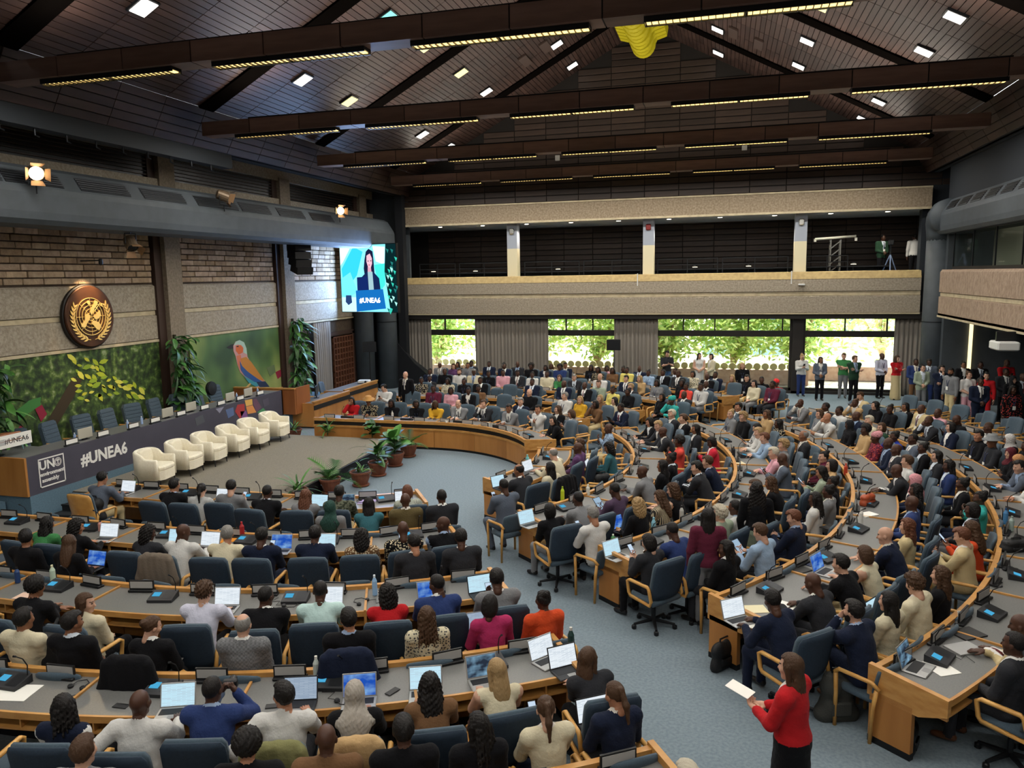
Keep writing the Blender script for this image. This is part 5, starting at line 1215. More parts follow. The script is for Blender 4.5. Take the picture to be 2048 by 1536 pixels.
# --- hair
_HR = {}
def hair_mesh(code):
    if code in _HR: return _HR[code]
    h = .0085; g = Fig(); n_amp = .002; sk = lambda t: g.e((0, -.014, .03), (.074 + t, .096 + t, .09 + t), 0, .02); cut = 'norm'
    if code in ('sh', 'shb'): sk(.014); g.e((0, .03, .085), (.06, .06, .04), 0, .03); n_amp = .003
    elif code == 'bz': sk(.006); n_amp = .001
    elif code == 'bl': sk(.008); cut = 'ring'
    elif code in ('lo', 'wv', 'wv2', 'br', 'dr'):
        sk(.014); w = {'lo': .088, 'wv': .105, 'wv2': .15, 'br': .09, 'dr': .1}[code]; L = {'lo': .2, 'wv': .21, 'wv2': .3, 'br': .2, 'dr': .11}[code]
        g.e((0, -.07, -.03 - L * .7), (w, .052, L), 0, .03)
        for s in (-1, 1): g.c((s * .078, -.01, .03), (s * (.088 + (code == 'wv') * .02), -.02, -.05 - L * .55), .026, .022, 0, .02)
        if code in ('br', 'dr'):
            for k in range(9): a = -1.0 + k * .25; g.c((math.sin(a) * .09, -.05 - .06 * math.cos(a), .02), (math.sin(a) * .13, -.1 - .03 * math.cos(a), -.12 - L * .9 + .03 * (k % 3)), .013, .009, 0, .004)
        n_amp = {'lo': .002, 'wv': .006, 'wv2': .006, 'br': .004, 'dr': .004}[code]
    elif code == 'cu': sk(.02); g.e((0, -.045, -.06), (.115, .085, .17), 0, .04); n_amp = .01
    elif code == 'cu2': sk(.022); g.e((0, .01, .085), (.08, .085, .05), 0, .03); n_amp = .01
    elif code == 'af': g.e((0, -.02, .045), (.115, .12, .115), 0, .02); n_amp = .006
    elif code == 'pt': sk(.009); g.e((0, -.115, .055), (.028, .028, .028), 0, .02).c((0, -.125, .05), (0, -.15, -.08), .026, .03, 0, .02).c((0, -.15, -.08), (0, -.13, -.24), .03, .012, 0, .02)
    elif code in ('bn', 'up'): sk(.008); g.e((0, -.085, .1) if code == 'bn' else (.0, -.11, .04), (.048, .045, .045), 0, .015); n_amp = .003
    elif code == 'bob': sk(.016); g.e((0, -.035, -.03), (.1, .085, .115), 0, .03)
    elif code == 'hj': g.e((0, -.012, .022), (.092, .114, .112), 0, .02).c((0, 0, -.06), (0, -.02, -.16), .085, .11, 0, .05).e((0, -.015, -.235), (.205, .125, .085), 0, .06); g.e((.0, -.09, -.27), (.14, .06, .14), 0, .04); cut = 'hijab'; n_amp = .003
    elif code == 'tb': g.e((0, -.025, .075), (.1, .118, .085), 0, .02).e((.02, -.09, .1), (.07, .06, .06), 0, .03); cut = 'high'; n_amp = .005
    if code == 'hat':
        me = MB().lathe([(.1, .06), (.19, .05), (.19, .06), (.105, .075), (.1, .14), (.07, .16), (0.001, .155)], 22).mesh('hat', None, True); _HR[code] = me; return me
    F, lo, ax = g.field(h); P = np.stack(np.meshgrid(*ax, indexing='ij'), -1); x, y, z = P[..., 0], P[..., 1], P[..., 2]
    if cut == 'norm':
        A = .07 - z + .25 * np.abs(x); B = np.maximum(y - (.018 if code not in ('lo', 'wv', 'bob', 'cu', 'wv2') else .035), -.02 - z if code not in ('lo', 'wv', 'bob', 'cu', 'wv2', 'br', 'dr') else -1 - z); C_ = np.maximum(y + .035, -.085 - z if code in ('sh', 'bz', 'shb', 'cu2', 'bn', 'pt', 'up', 'af') else -1 - z)
        if code == 'pt': C_ = y + .06
        allow = np.minimum(np.minimum(A, B), C_); F = -smin(-F, -allow, .012)
    elif cut == 'ring': allow = np.maximum(np.minimum(np.maximum(y - .01, -.02 - z), np.maximum(y + .035, -.09 - z)), z - .085); F = np.maximum(F, allow)
    elif cut == 'high': F = np.maximum(F, .035 - z + .15 * y)
    elif cut == 'hijab': F = -smin(-F, ell(P, V3(0, .11, -.015), V3(.057, .075, .088)), .008)
    F = F + n_amp * np.sin(x * 160 + z * 30) * np.sin(y * 150) + n_amp * np.sin(z * 120 + x * 60) * np.sin(x * 140 + y * 90)
    if code == 'shb':
        b = Fig(); b.e((0, .022, -.04), (.066, .074, .088)).c((-.014, .06, -.1), (.014, .06, -.1), .03, .03, k=.02); Fb, lob, axb = b.field(h); Q = np.stack(np.meshgrid(*axb, indexing='ij'), -1)
        Fb = np.maximum(np.maximum(Fb, Q[..., 2] + .038 - .9 * np.clip(.05 - Q[..., 1], 0, 1)), -.012 - Q[..., 1] * 1.0); v2, f2 = net(Fb, lob, h)
    v, f = net(F, lo, h)
    if code == 'shb': f = np.concatenate([f, f2 + len(v)]); v = np.concatenate([v, v2])
    me = np_mesh('hair', v, f, np.zeros(len(f), int), 1); _HR[code] = me; return me
HAIRC = dict(k='#15110f', n='#46301f', b='#9c8058', g='#7d7a75', a='#603a27', w='#b9b09c', green='#23423a', greige='#a39c92', black='#17171a', pink='#c98c92', maroon='#5a1f28', tan='#b98457', silver='#bfbcb8', grey='#7c7f80', straw='#b8894e', teal='#2f9a92', red='#c8282c')
SKINC = dict(d='#4a2f22', m='#83583f', t='#a8765a', l='#c2977f')
CLOTH = dict(slate='#565e6b', black='#131316', silver='#a9aaa8', grey='#77787a', camouflage='#5d6050', teal='#35616a', olive='#5a4f33', checked='#a8ac9f', charcoal='#2b2c30', khaki='#77764f', taupe='#6b6156', green='#3f7d4a', navy='#1a2134', cream='#c9c0a4', brown='#6e5138', white='#c6c5c1', lilac='#c3c4d4', mint='#b5d0cc', red='#b01f24', blue='#2b3a66', magenta='#a02c58', orange='#c94a26', purple='#573a5e', plum='#4a3a4e', striped='#3a3735', coral='#d2493e', light_blue='#8fa6bf', crimson='#c22a3c', pink='#cf9aa4', tan='#b39469', beige='#c3b187', maroon='#5c2335', dark_green='#26402f', royal_blue='#2c3f9c', sage='#8f9a86', turquoise='#3aa79f', mustard='#c79a2e', yellow='#cfc169', white_floral='#c9c6bd')
_CM = {}
def cloth_mat(words):
    key = words
    if key in _CM: return _CM[key]
    w = words.split('_'); pat = next((p for p in ('checked', 'patterned', 'floral', 'camouflage', 'striped') if p in w), None)
    base = '_'.join(x for x in w if x not in ('suit', 'jacket', 'shirt', 'top', 'sweater', 'vest', 'tee', 'sleeveless', 'dress', 'skirt', 'trousers', 'jeans', 'checked', 'patterned', 'floral')) or (pat or 'grey')
    c = CLOTH.get(base) or CLOTH.get(base.split('_')[-1]) or '#777777'
    if 'jeans' in w: c = '#3f5a7c'
    m = mat('cloth_' + words, c, .9, bump=(45, .3), sheen=.03, spec=.12); nt = m.node_tree; b = nt.nodes['Principled BSDF']
    if pat:
        tc = nt.nodes.new('ShaderNodeTexCoord'); r = nt.nodes.new('ShaderNodeValToRGB'); r.color_ramp.interpolation = 'CONSTANT'
        dark = sum(lin(c)[:3]) < .6; c2 = '#cdbf9f' if dark else '#4a4a4c'
        if pat == 'checked': t = nt.nodes.new('ShaderNodeTexChecker'); t.inputs['Scale'].default_value = 45; t.inputs['Color1'].default_value = lin(c); t.inputs['Color2'].default_value = tuple(x * .72 for x in lin(c)[:3]) + (1,); nt.links.new(tc.outputs['Object'], t.inputs[0]); nt.links.new(t.outputs[0], b.inputs['Base Color'])
        else:
            if pat == 'striped': t = nt.nodes.new('ShaderNodeTexWave'); t.inputs['Scale'].default_value = 14; out = t.outputs['Fac']; th = .7
            elif pat == 'camouflage': t = nt.nodes.new('ShaderNodeTexNoise'); t.inputs['Scale'].default_value = 22; out = t.outputs['Fac']; th = .52
            else: t = nt.nodes.new('ShaderNodeTexVoronoi'); t.inputs['Scale'].default_value = 24 if pat == 'floral' else 34; out = t.outputs['Distance']; th = .38
            nt.links.new(tc.outputs['Object'], t.inputs['Vector']); e = r.color_ramp.elements
            e[0].position = 0; e[0].color = lin(c) if pat in ('striped', 'camouflage') else lin('#b0453f' if ('floral' in w and dark) else c2); e[1].position = th; e[1].color = lin(c2) if pat == 'striped' else (lin('#2f3328') if pat == 'camouflage' else lin(c))
            nt.links.new(out, r.inputs[0]); nt.links.new(r.outputs[0], b.inputs['Base Color'])
    _CM[key] = m; return m
SKIN = {k: mat('skin_' + k, c, .5, spec=.35, bump=(120, .1)) for k, c in SKINC.items()}
FEAT = mat('dark_features', '#17100d', .5); LIPS = {k: mat('lips_' + k, c, .5) for k, c in dict(d='#43231f', m='#7a4540', t='#95544c', l='#a8605a').items()}
SHOE = [mat('shoe_leather', c, .4) for c in ('#17120f', '#1d1d20', '#5a3822', '#8d8a84')]
SHIRT = [mat('shirt_cotton', c, .8) for c in ('#dcdbd6', '#c9d2dc', '#cfcac0', '#8fa3c0')]
TIE = [mat('tie_silk', c, .5) for c in ('#22283c', '#5c1c20', '#3a3a3c', '#1b1c22')]
HAIRM = {k: mat('hair_' + k, c, .55 if k in 'knbgaw' else .85, bump=(130 if k in 'knbgaw' else 60, .5), noise=(40, 3), color2=c, spec=.3, stretch=(1, 1, .25)) for k, c in HAIRC.items()}
FEMH = {'lo', 'wv', 'wv2', 'pt', 'bn', 'bob', 'cu', 'br', 'dr', 'hj', 'up', 'tb'}
HNAME = {'sh': 'short %s hair', 'shb': '%s hair and beard', 'bz': 'cropped %s hair', 'ba': 'shaved head', 'bl': 'thinning %s hair', 'lo': 'long %s hair', 'wv': 'long wavy %s hair', 'wv2': 'very long %s hair', 'pt': '%s ponytail', 'bn': '%s hair tied up', 'bob': '%s bob', 'cu': 'curly %s hair', 'cu2': 'tousled %s curls', 'af': '%s afro', 'br': '%s braids', 'dr': 'beaded %s locks', 'hj': '%s headscarf', 'up': 'clipped-up %s hair', 'tb': '%s headwrap', 'hat': '%s hat'}
HCN = dict(k='black', n='brown', b='blond', g='grey', a='auburn', w='white')
def mk_person(label, loc, rz, hair, hc, skin, top, pose, yaw, res, legs='n', bottoms=None, mirror=False, group=None, seed=0, scale=1.0):
    r = random.Random(seed); fem = hair in FEMH; last = top.split('_')[-1]
    kind = {'suit': 'jacket', 'jacket': 'jacket', 'vest': 'vest', 'tee': 'tee', 'sleeveless': 'sleeveless', 'dress': 'dress'}.get(last, 'shirt')
    skirt = None
    if bottoms and 'skirt' in bottoms: skirt = 'long'
    key = (pose, fem, kind, yaw, res, legs, mirror, skirt); me, HR, hcn, nb, lean, hw = body_mesh(*key)
    o = put('person', me, None, loc, (0, 0, rz), (scale * (.955 if fem else 1.0),) * 3); tag(o, label, 'person', group)
    tm = cloth_mat(top)
    bm = cloth_mat(bottoms) if bottoms else (tm if last in ('suit', 'dress') else cloth_mat(r.choice(('black_trousers', 'navy_trousers', 'charcoal_trousers', 'grey_trousers', 'charcoal_trousers', 'black_trousers', 'beige_trousers'))))
    ms = [SKIN[skin], tm, bm, SHOE[r.choice((0, 0, 1, 1, 2, 3) if not fem else (0, 1, 1))], SHIRT[r.choice((0, 0, 1, 2, 3))] if kind != 'jacket' or not fem else r.choice(SHIRT[:3]), FEAT, r.choice(TIE), LIPS[skin]]
    for sl, m in zip(o.material_slots, ms): sl.link = 'OBJECT'; sl.material = m
    if hair != 'ba':
        hm = hair_mesh(hair); M = Matrix.Identity(4)
        for i in range(3):
            for j in range(3): M[i][j] = HR[i, j]
            M[i][3] = hcn[i]
        nm = {'hj': 'headscarf', 'tb': 'headwrap', 'hat': 'hat'}.get(hair, 'hair')
        if not hm.materials: hm.materials.append(None)
        q = put(nm, hm, o); q.matrix_basis = M; q.material_slots[0].link = 'OBJECT'; q.material_slots[0].material = HAIRM[hc]
    return o, key
LANY = {}
def lanyard(o, key, seed):
    me, HR, hcn, nb, lean, hw = body_mesh(*key)
    if key not in LANY:
        st = key[0].startswith('s_'); d = V3(0, math.sin(lean), math.cos(lean)); fwd = V3(0, math.cos(lean), -math.sin(lean)); low = nb - d * .3 + fwd * .15
        p = [nb + V3(-.055, -.03, .02), nb + V3(-.062, .06, -.02), nb - d * .12 + fwd * .135 + V3(-.04, 0, 0), low]; p2 = [V3(-q[0], q[1], q[2]) for q in p]
        a = MB().tube(p, .007, 4, flat=1.6).tube(p2, .007, 4, flat=1.6).mesh('lanyard', mat('lanyard_ribbon', '#2c3350', .7))
        M = Matrix.Translation(low + fwd * .012 - d * .05) @ Matrix.Rotation(-lean, 4, 'X'); b = MB().box(-.04, .04, -.003, .003, -.055, .055, M=M).mesh('badge', PAPER); LANY[key] = (a, b)
    a, b = LANY[key]; put('lanyard', a, o); put('badge', b, o)

# ================================================================== seating plan
PEOPLE = '''
F 201 949 sh k t slate_shirt ty 10
F 339 964 sh k t black_suit re 5
F 394 968 pt k l silver_jacket ty 25
F 462 968 sh k l grey_suit ph 20
F 515 983 bz k d black_suit re 0
F 597 988 wv a m grey_jacket ty 0
F 671 986 sh k d camouflage_shirt ty 0
F 760 1011 lo k m teal_top re 0
F 794 1008 ba k d olive_jacket la 0
F 823 985 bob a l checked_shirt ty 0
F 879 1006 bz k d charcoal_suit la 0
F 662 1024 hj green d grey_top la 0
F 889 1044 ba k d black_vest ch 60
F 60 1044 wv k m green_top re 0
F 117 1047 cu k t black_top ty -35
F 254 1070 cu k d charcoal_jacket ty -40
F 335 1065 ba k d white_shirt ty -30
F 429 1072 sh g t cream_shirt re -25
F 504 1082 sh k d navy_suit ph 0 L
F 617 1077 sh k d navy_suit ty 0
F 721 1082 cu k m brown_patterned_top ph 0
F 805 1057 ba k d black_patterned_shirt ph 0
F 71 1098 lo n t black_top lp 20
F -6 1090 sh k m black_top la 30
F 838 1108 sh k t charcoal_suit lp 10
F 942 1093 sh k d charcoal_suit lp 10
F 8 1187 af k m black_top re 0
F 152 1199 lo n l cream_top la 75
F 404 1174 cu2 n l lilac_shirt ty 0
F 508 1209 bz k d black_suit re 20
F 638 1174 bz k d mint_shirt ty 0
F 790 1197 cu k d red_top re -15
F 871 1187 bz k d blue_suit ty 35
F 1002 1160 sh k d grey_suit ph 10 L
F 110 1255 sh k m black_suit la -25
F 246 1281 up n l black_jacket lp 35
F 462 1274 bl g l grey_checked_suit la 0
F 693 1253 sh k t black_suit la -15
F 864 1257 br n d cream_patterned_top la 0
F 1019 1236 bob k d magenta_top lp 25
F 1092 1198 bn k d orange_top la 10
F -12 1262 sh k m cream_shirt la 0
F 117 1398 dr k d navy_vest la 40
F 281 1414 ba k d white_shirt ab 0 L
F 403 1370 bz k d blue_suit cm -10
F 571 1393 sh k t white_shirt ab 40 L
F 696 1386 hj greige t black_top ty 0
F 864 1368 wv k t brown_top ty 0
F 997 1323 lo b l cream_sleeveless ty 10
F 1188 1302 lo n l charcoal_jacket re 45 L
F 954 1462 br k d black_jacket la 30
F 1106 1419 pt n l cream_jacket ph 10
F 1279 1419 pt n t navy_jacket lp 10
F 120 1540 sh n l grey_top la 0
F 482 1538 af k t black_top la 0
F 655 1541 ba n d brown_shirt la 0
F 798 1536 sh k d black_top la 0
F 1355 1522 sh w l white_shirt la 0
R 1110 894 bl g l cream_shirt ty 0
R 1148 878 wv n l plum_jacket la 0
R 1146 896 ba k d purple_sweater la 10
R 1049 934 bl k m charcoal_suit ty -10
R 1110 929 lo k m cream_jacket la -10
R 1026 974 bz k d slate_suit ph 0
R 1105 1008 bob k d black_top ch 0 L
R 1161 988 bz k d grey_sweater re 0
R 1235 975 bz k d plum_sweater tb 10
R 1214 1033 sh g t white_shirt phx 10
R 1292 1066 bob k l charcoal_top ph 10 L
R 1341 1049 bz k d blue_suit wr 10
R 1311 1000 cu b l black_sweater lp 10
R 1346 993 wv n l striped_top lp 20
R 1384 972 cu n l black_sleeveless ty 20
R 1280 932 ba k d grey_sweater re 0
R 1295 919 lo k m black_top la 0
R 1306 904 bn k d black_jacket la 0
R 1219 886 cu k m teal_sweater lp 20
R 1209 853 ba k d light_blue_patterned_shirt cr 10
R 1253 836 bob k t black_suit ty 10
R 1273 846 sh b l charcoal_suit ty 20
R 1310 856 ba k d charcoal_suit re 10
R 1320 826 sh w l charcoal_suit la 0
R 1357 834 sh n l black_suit la 0
R 1377 850 lo k m charcoal_jacket la 10
R 1344 878 af k d coral_top cr 0
R 1397 824 bn b l grey_top la 0
R 1426 832 cu2 b l black_top la 0
R 1463 812 sh k t black_jacket la 0
R 1450 853 bob k l white_floral_top tb 0
R 1483 853 sh b l white_shirt re 0
R 1510 867 sh a l light_blue_shirt re 0
R 1422 875 bob k d crimson_jacket phx -10
R 1516 888 cu2 b l grey_top la 0
R 1534 892 sh w l pink_shirt re 0
R 1520 910 ba k d slate_suit ph 10
R 1428 917 sh n l navy_suit re 0
R 1403 925 sh k l charcoal_suit re 20
R 1507 953 sh n l olive_shirt re 20
R 1528 957 wv n m black_top re 0
R 1594 867 bl g m charcoal_suit la 0
R 1545 839 lo k d black_patterned_top la 0
R 1534 820 wv n m tan_top la 0
R 1561 824 wv n l grey_top la 0
R 1590 802 ba k d grey_suit ch 0
R 1600 832 ba k t white_shirt ch 0
R 1621 843 hj black d black_top la 0
R 1629 812 bz k d charcoal_suit la 0
R 1649 802 bn n d tan_jacket ch 0
R 1660 818 bz k d white_shirt la 0
R 1690 812 bn k d black_top la 0
R 1703 790 sh n l beige_jacket ph 10
R 1657 859 af k d tan_top la -10
R 1699 832 ba k d navy_suit la 0
R 1688 863 tb pink d maroon_floral_dress la -20
R 1720 836 sh w l cream_shirt la 0
R 1744 845 bob n l dark_green_jacket la 0
R 1720 882 ba k d navy_suit la 0
R 1746 892 ba k d charcoal_suit la 0
R 1750 806 lo k l black_top la 0
R 1781 808 lo k m black_jacket la 0
R 1818 816 ba k d beige_suit la 0
R 1863 822 ba k d pink_shirt la 0
R 1886 836 ba k d black_shirt ph 0
R 1783 838 bz n d charcoal_suit ch 0
R 1820 847 bob k l navy_jacket la 10
R 1781 863 bn k d royal_blue_top ch 0
R 1814 873 bz k d slate_suit la 0
R 1855 867 sh k t black_shirt la 10
R 1834 886 bn k d black_jacket la 0
R 1865 902 lo k l charcoal_jacket la 0
R 1783 916 sh n l white_shirt la 0
R 1890 921 wv k d blue_suit la 10
R 1910 877 hat grey m charcoal_top la 0
R 1927 896 hj maroon l black_top la 0
R 1960 908 hj tan m black_top ph 0
R 1968 851 bz n d white_floral_dress la 0
R 1996 869 hj silver m black_dress la 0
R 2003 845 bn k d black_top la 0
R 2039 882 bn k d black_top la 0
R 1984 918 sh k l slate_suit re 0
R 2023 943 sh k t white_shirt re 0
R 2039 978 bob n l royal_blue_top ch 10
R 1919 956 bn k d black_jacket la 0
R 1970 985 bn k d turquoise_top cr 0
R 1944 1007 bob k d charcoal_jacket la 0
R 1802 997 ba k d blue_suit la -20
R 1802 966 wv k d black_jacket la 0
R 1799 947 hj pink m navy_jacket la 0
R 1748 928 ba k d charcoal_suit re 10
R 1799 1041 wv a l beige_top la 0
R 1780 1054 ba n l navy_suit re 10
R 1729 1089 bob n l cream_sleeveless ty 10
R 1685 1114 sh k l black_shirt re 0
R 1640 1155 ba k d charcoal_suit wr 0
R 1561 1191 sh k d navy_suit wr 0 L
R 1737 1216 shb k l navy_suit chx 0
R 1789 1185 lo k l cream_sweater la 0
R 1869 1171 cu2 n l cream_suit lp 0
R 1894 1143 wv n l black_top la 0
R 1939 1063 sh a l beige_suit ph 0
R 1957 1050 wv n m orange_dress phx 0
R 2000 1264 bz k d charcoal_suit la 0
R 2028 1233 ba k d beige_suit re 10
R 1618 1035 sh a l navy_suit phx 0
R 1536 1060 sh n l light_blue_shirt tb 0
R 1634 981 br k d white_jacket la 10
R 1666 969 bn k d grey_jacket la 0
R 1672 953 bn k d black_top la 0
R 1634 940 lo k t sage_top ph 0
R 1640 905 bn k l maroon_top la 0
R 1663 918 bob k l tan_top la 0
R 1419 1010 cu2 w l sage_top la 0
R 1454 1083 lo k d black_jacket la 40
R 1463 1007 bz k d white_jacket re 10
B 659 809 lo k m red_top ch 0
B 702 807 hat straw m black_patterned_top re 0
B 744 811 lo k d black_top re 0
B 802 813 bob k d black_top re 20
B 828 815 lo n d mustard_top re 40
B 879 815 bl k l grey_suit re 0
B 924 815 sh n l charcoal_suit ch 0
B 981 817 sh k m grey_suit re 20
B 1001 826 sh k t white_shirt cr 20
B 1035 836 lo k l black_top re 20
B 731 785 sh k l white_shirt ph -30
B 827 793 bz k d maroon_top la 20
B 862 795 bob k d pink_top la 20
B 893 789 bn k d black_jacket la 0
B 1009 795 ba n l black_top la 0
B 1009 807 sh g l navy_suit la 20
B 1095 797 sh g l white_shirt la -20
B 1093 815 wv n l black_jacket la -20
B 1117 823 bob n t grey_jacket ph -20
B 1128 797 wv b l mustard_top la 0
B 1130 809 bob k d brown_top ch 0
B 1171 797 lo b l brown_top la 0
B 1201 797 lo k l cream_top la 0
B 1201 815 bz k d navy_suit tb 0
B 1181 783 bn k d yellow_top la 20
B 1216 783 bn k d black_top la -20
B 1234 776 sh b l charcoal_suit la -20
B 1261 797 bob k m black_top la 0
B 1281 799 tb teal d turquoise_dress ch 0
B 1330 791 ba k d charcoal_suit la 20
B 1316 776 bn k d coral_top la 0
B 1347 778 bz k d white_checked_shirt la 0
B 1300 756 sh n d charcoal_suit la 0
B 1271 768 bob k d grey_top la 0
B 1259 756 wv b l tan_top la 0
B 1339 764 bob k d black_top la 0
B 1224 741 bz k d yellow_shirt la 0
B 1263 739 ba k d navy_suit la 0
B 1269 750 bn k d light_blue_top la 0
B 1232 737 bn k d black_top la 0
B 1294 746 bz k d black_suit la 0
B 1331 744 bz k d charcoal_jacket la 0
B 1369 746 bob k m cream_floral_top la 0
B 1381 756 ba k d black_suit la 0
B 1218 762 sh k l navy_suit la 0
B 1171 758 ba n l white_shirt la 0
B 1173 770 sh n l sage_shirt la 20
B 1160 748 br k d black_patterned_top la 0
B 1160 737 lo k d black_top la 0
B 1122 756 sh g l charcoal_suit re 0
B 1091 758 bob n l green_top re 0
B 1134 776 ba k d black_suit la 20
B 1085 776 ba k d navy_suit la -20
B 1031 772 bz k d navy_suit la 0
B 992 758 sh k d charcoal_suit la 20
B 996 748 bz k d pink_top la 0
B 1027 750 bn k d white_top la 0
B 1054 752 bz k d cream_top la 0
B 1066 744 br k d navy_suit la 0
B 1081 742 af k d blue_top la 0
B 1044 738 af k d black_top la 0
B 1056 731 bn k d grey_top la 0
B 1095 731 lo n d cream_top la 0
B 1128 729 sh k m navy_suit la 20
B 1191 738 bob k d pink_floral_top la 20
B 1199 744 br k d brown_top la 0
B 996 731 bn k d black_top la 0
B 1023 731 ba k d charcoal_suit la 0
B 988 738 bz k d navy_suit la 0
B 877 737 wv n l purple_top la 0
B 901 731 lo k m black_top la 0
B 911 737 bz k m grey_top la 0
B 932 727 sh k d charcoal_suit la 0
B 969 729 bz k d navy_suit la 0
B 905 750 shb n l white_shirt la 0
B 961 748 sh g d cream_suit la 20
B 944 756 bn k d black_top la 20
B 846 739 bz w d grey_suit la 0
B 836 750 bz k d navy_suit la 0
B 868 752 bz n d black_top la 0
B 846 756 bn k d charcoal_suit la 20
B 795 772 bn k d black_patterned_top la 20
B 871 772 lo k d cream_patterned_top la 0
B 905 770 bn k d black_top la 0
B 918 766 bz k d black_jacket la 0
B 946 776 bn k d brown_top la 0
B 1389 769 ba k d navy_suit la 20
B 1434 771 lo k l cream_top la 0
B 1471 775 bz k d maroon_top la 0
B 1500 759 bz k d black_checked_shirt la 30
B 1459 752 wv b l brown_top la 0
B 1522 750 sh k l black_top la 0
B 1536 763 tb red d red_top la 30
B 1395 753 bz k d navy_jacket la 0
S 1399 710 lo k l white_sleeveless clasp 40 d=180 b=white_skirt
S 1424 712 bob k l cream_jacket clasp 30 d=120 b=black_trousers
S 1485 730 lo b l black_top hang 10 d=180 b=black_trousers
S 1334 701 sh k l charcoal_tee phone 10 d=200 b=blue_jeans
S 1604 707 bn b l white_shirt phone 10 d=190 b=blue_trousers
S 1641 718 lo k m slate_jacket clasp 10 d=185 b=black_trousers
S 1688 711 sh n l green_tee cross 10 d=170 b=grey_trousers
S 1709 716 sh n l dark_green_jacket cross 30 d=200 b=black_trousers
S 1763 705 ba n d lilac_shirt clasp 10 d=215 b=black_trousers
S 1794 716 cu n l red_top cross 10 d=200 b=beige_skirt
S 1832 712 bz k d blue_suit clasp 10 d=185 b=brown_trousers
S 1859 716 sh k d slate_suit hang 20 d=165 b=blue_trousers
S 1845 734 bn k l sage_jacket clasp 20 d=185 b=grey_trousers
S 1882 736 shb k l navy_suit chin 10 d=200 b=navy_trousers
S 1904 742 shb k m grey_shirt hang 20 d=120 b=beige_trousers
S 1927 722 bn k m black_jacket clasp 10 d=185 b=black_trousers
S 1937 748 bn n l white_tee clasp 20 d=190 b=pink_trousers
S 1960 728 bz k d black_suit clasp 10 d=190 b=black_trousers
S 1960 761 bz k d navy_jacket clasp 10 d=190 b=navy_trousers
S 1974 750 bn k l red_top hang 20 d=150 b=red_trousers
S 2013 724 bz n d red_shirt phone 10 d=190 b=black_trousers
S 2011 742 bz k d charcoal_suit clasp 10 d=190 b=black_trousers
S 2025 757 hj black l black_top clasp 10 d=190 b=black_trousers
S 2025 777 wv k d black_floral_dress hang 10 d=190 b=black_trousers
S 2045 752 ba k d charcoal_jacket hang 10 d=190 b=black_trousers
S 812 748 ba n l black_suit hang 10 d=170 b=black_trousers
S 1590 1330 lo n l red_jacket notes 0 d=62 b=black_skirt
S 1417 1030 lo k m maroon_sweater hang 0 d=10 b=grey_trousers
S 1514 976 wv2 k d black_top hang 0 d=5 b=sage_skirt
G 1764 494 bz k d dark_green_jacket clasp 30 d=200 b=black_trousers
G 1830 478 bz k d white_shirt hang 0 d=10 b=black_trousers
'''
seats = []        # block, row, line ('d' desk, 'v' visitor), s, r, person record
stands = []
for n, l in enumerate(PEOPLE.strip().splitlines()):
    p = l.split(); b = p[0]; px, py = float(p[1]), float(p[2])
    rec = dict(hair=p[3], hc=p[4], skin=p[5], top=p[6], pose=p[7], yaw=int(p[8]), fl=p[9:], px=px, py=py, seed=n)
    if b in 'FRB':
        w = at_z(px, py, 1.27); dx, dy = w.x - CC.x, w.y - CC.y
        r = math.hypot(dx, dy) if (dx >= 0 or b == 'R') else abs(dy)
        w2 = at_z(px, py, 1.2); d2 = (w2.x - CC.x, w2.y - CC.y); f = ((math.hypot(*d2) if (d2[0] >= 0 or b == 'R') else abs(d2[1])) - R0) / DR
        if b == 'F': g = f - .2; i = max(0, int(g // 1)); line = 'd' if g - i < .65 else 'v'
        elif b == 'R': i = int(f // 1); line = 'd' if f - i < (.7 if i == 0 else .6) else 'v'
        else: g = f + .3; i = int(g // 1); line = 'd' if g - i < .7 else 'v'
        if b == 'B' and i > 4: i = 4; line = 'v'
        if b == 'R' and i > 5: i = 5
        rec['r_meas'] = r
        rs = rin(b, i) + (1.18 if line == 'd' else 1.76)
        ps = rec['pose'].rstrip('x')
        head_out = .51 * math.sin(math.radians(LEAN[ps])) + .03         # head lies this far inwards of the seat
        rr = rs
        if b != 'B': rr = rs + max(-.2, min(.2, (r + head_out - rs) * .6))
        a = math.atan2(dy, dx) if (dx >= 0 or b == 'R') else None
        s, _ = s_of(b, i, CC.x + (math.cos(a) * rr if a is not None else dx), CC.y + (math.sin(a) * rr if a is not None else math.copysign(rr, dy)))
        seats.append([b, i, line, s, rr, rec])
    else: stands.append((b, rec, dict(q.split('=') for q in rec['fl'] if '=' in q)))
# keep neighbours on one line apart
lines = {}
for q in seats: lines.setdefault(tuple(q[:3]), []).append(q)
for k, L in lines.items():
    L.sort(key=lambda q: q[3])
    for _ in range(12):
        for a, b in zip(L, L[1:]):
            gap = b[3] - a[3]
            if gap < .6: d = (.6 - gap) / 2; a[3] -= d; b[3] += d
LAP_BASE = MB().box(-.165, .165, -.115, .115, 0, .016, ch=.006).mesh('laptop_base', mat('laptop_silver', '#a9a9a7', .4, .5)); LAP_BASEK = MB().box(-.165, .165, -.115, .115, 0, .016, ch=.006).mesh('laptop_base', mat('laptop_black', '#1c1d20', .5))
LAP_KEY = MB().box(-.14, .14, -.02, .085, .016, .0175).mesh('keyboard', mat('keyboard_black', '#1a1a1c', .6)); LAP_PAD = MB().box(-.045, .045, -.105, -.035, .016, .0168).mesh('trackpad', mat('trackpad_grey', '#8b8b89', .4))
LID = MB().box(-.165, .165, -.004, .004, 0, .225, ch=.003).mesh('lid', mat('laptop_silver', '#a9a9a7', .4, .5)); LIDK = MB().box(-.165, .165, -.004, .004, 0, .225, ch=.003).mesh('lid', mat('laptop_black', '#1c1d20', .5))
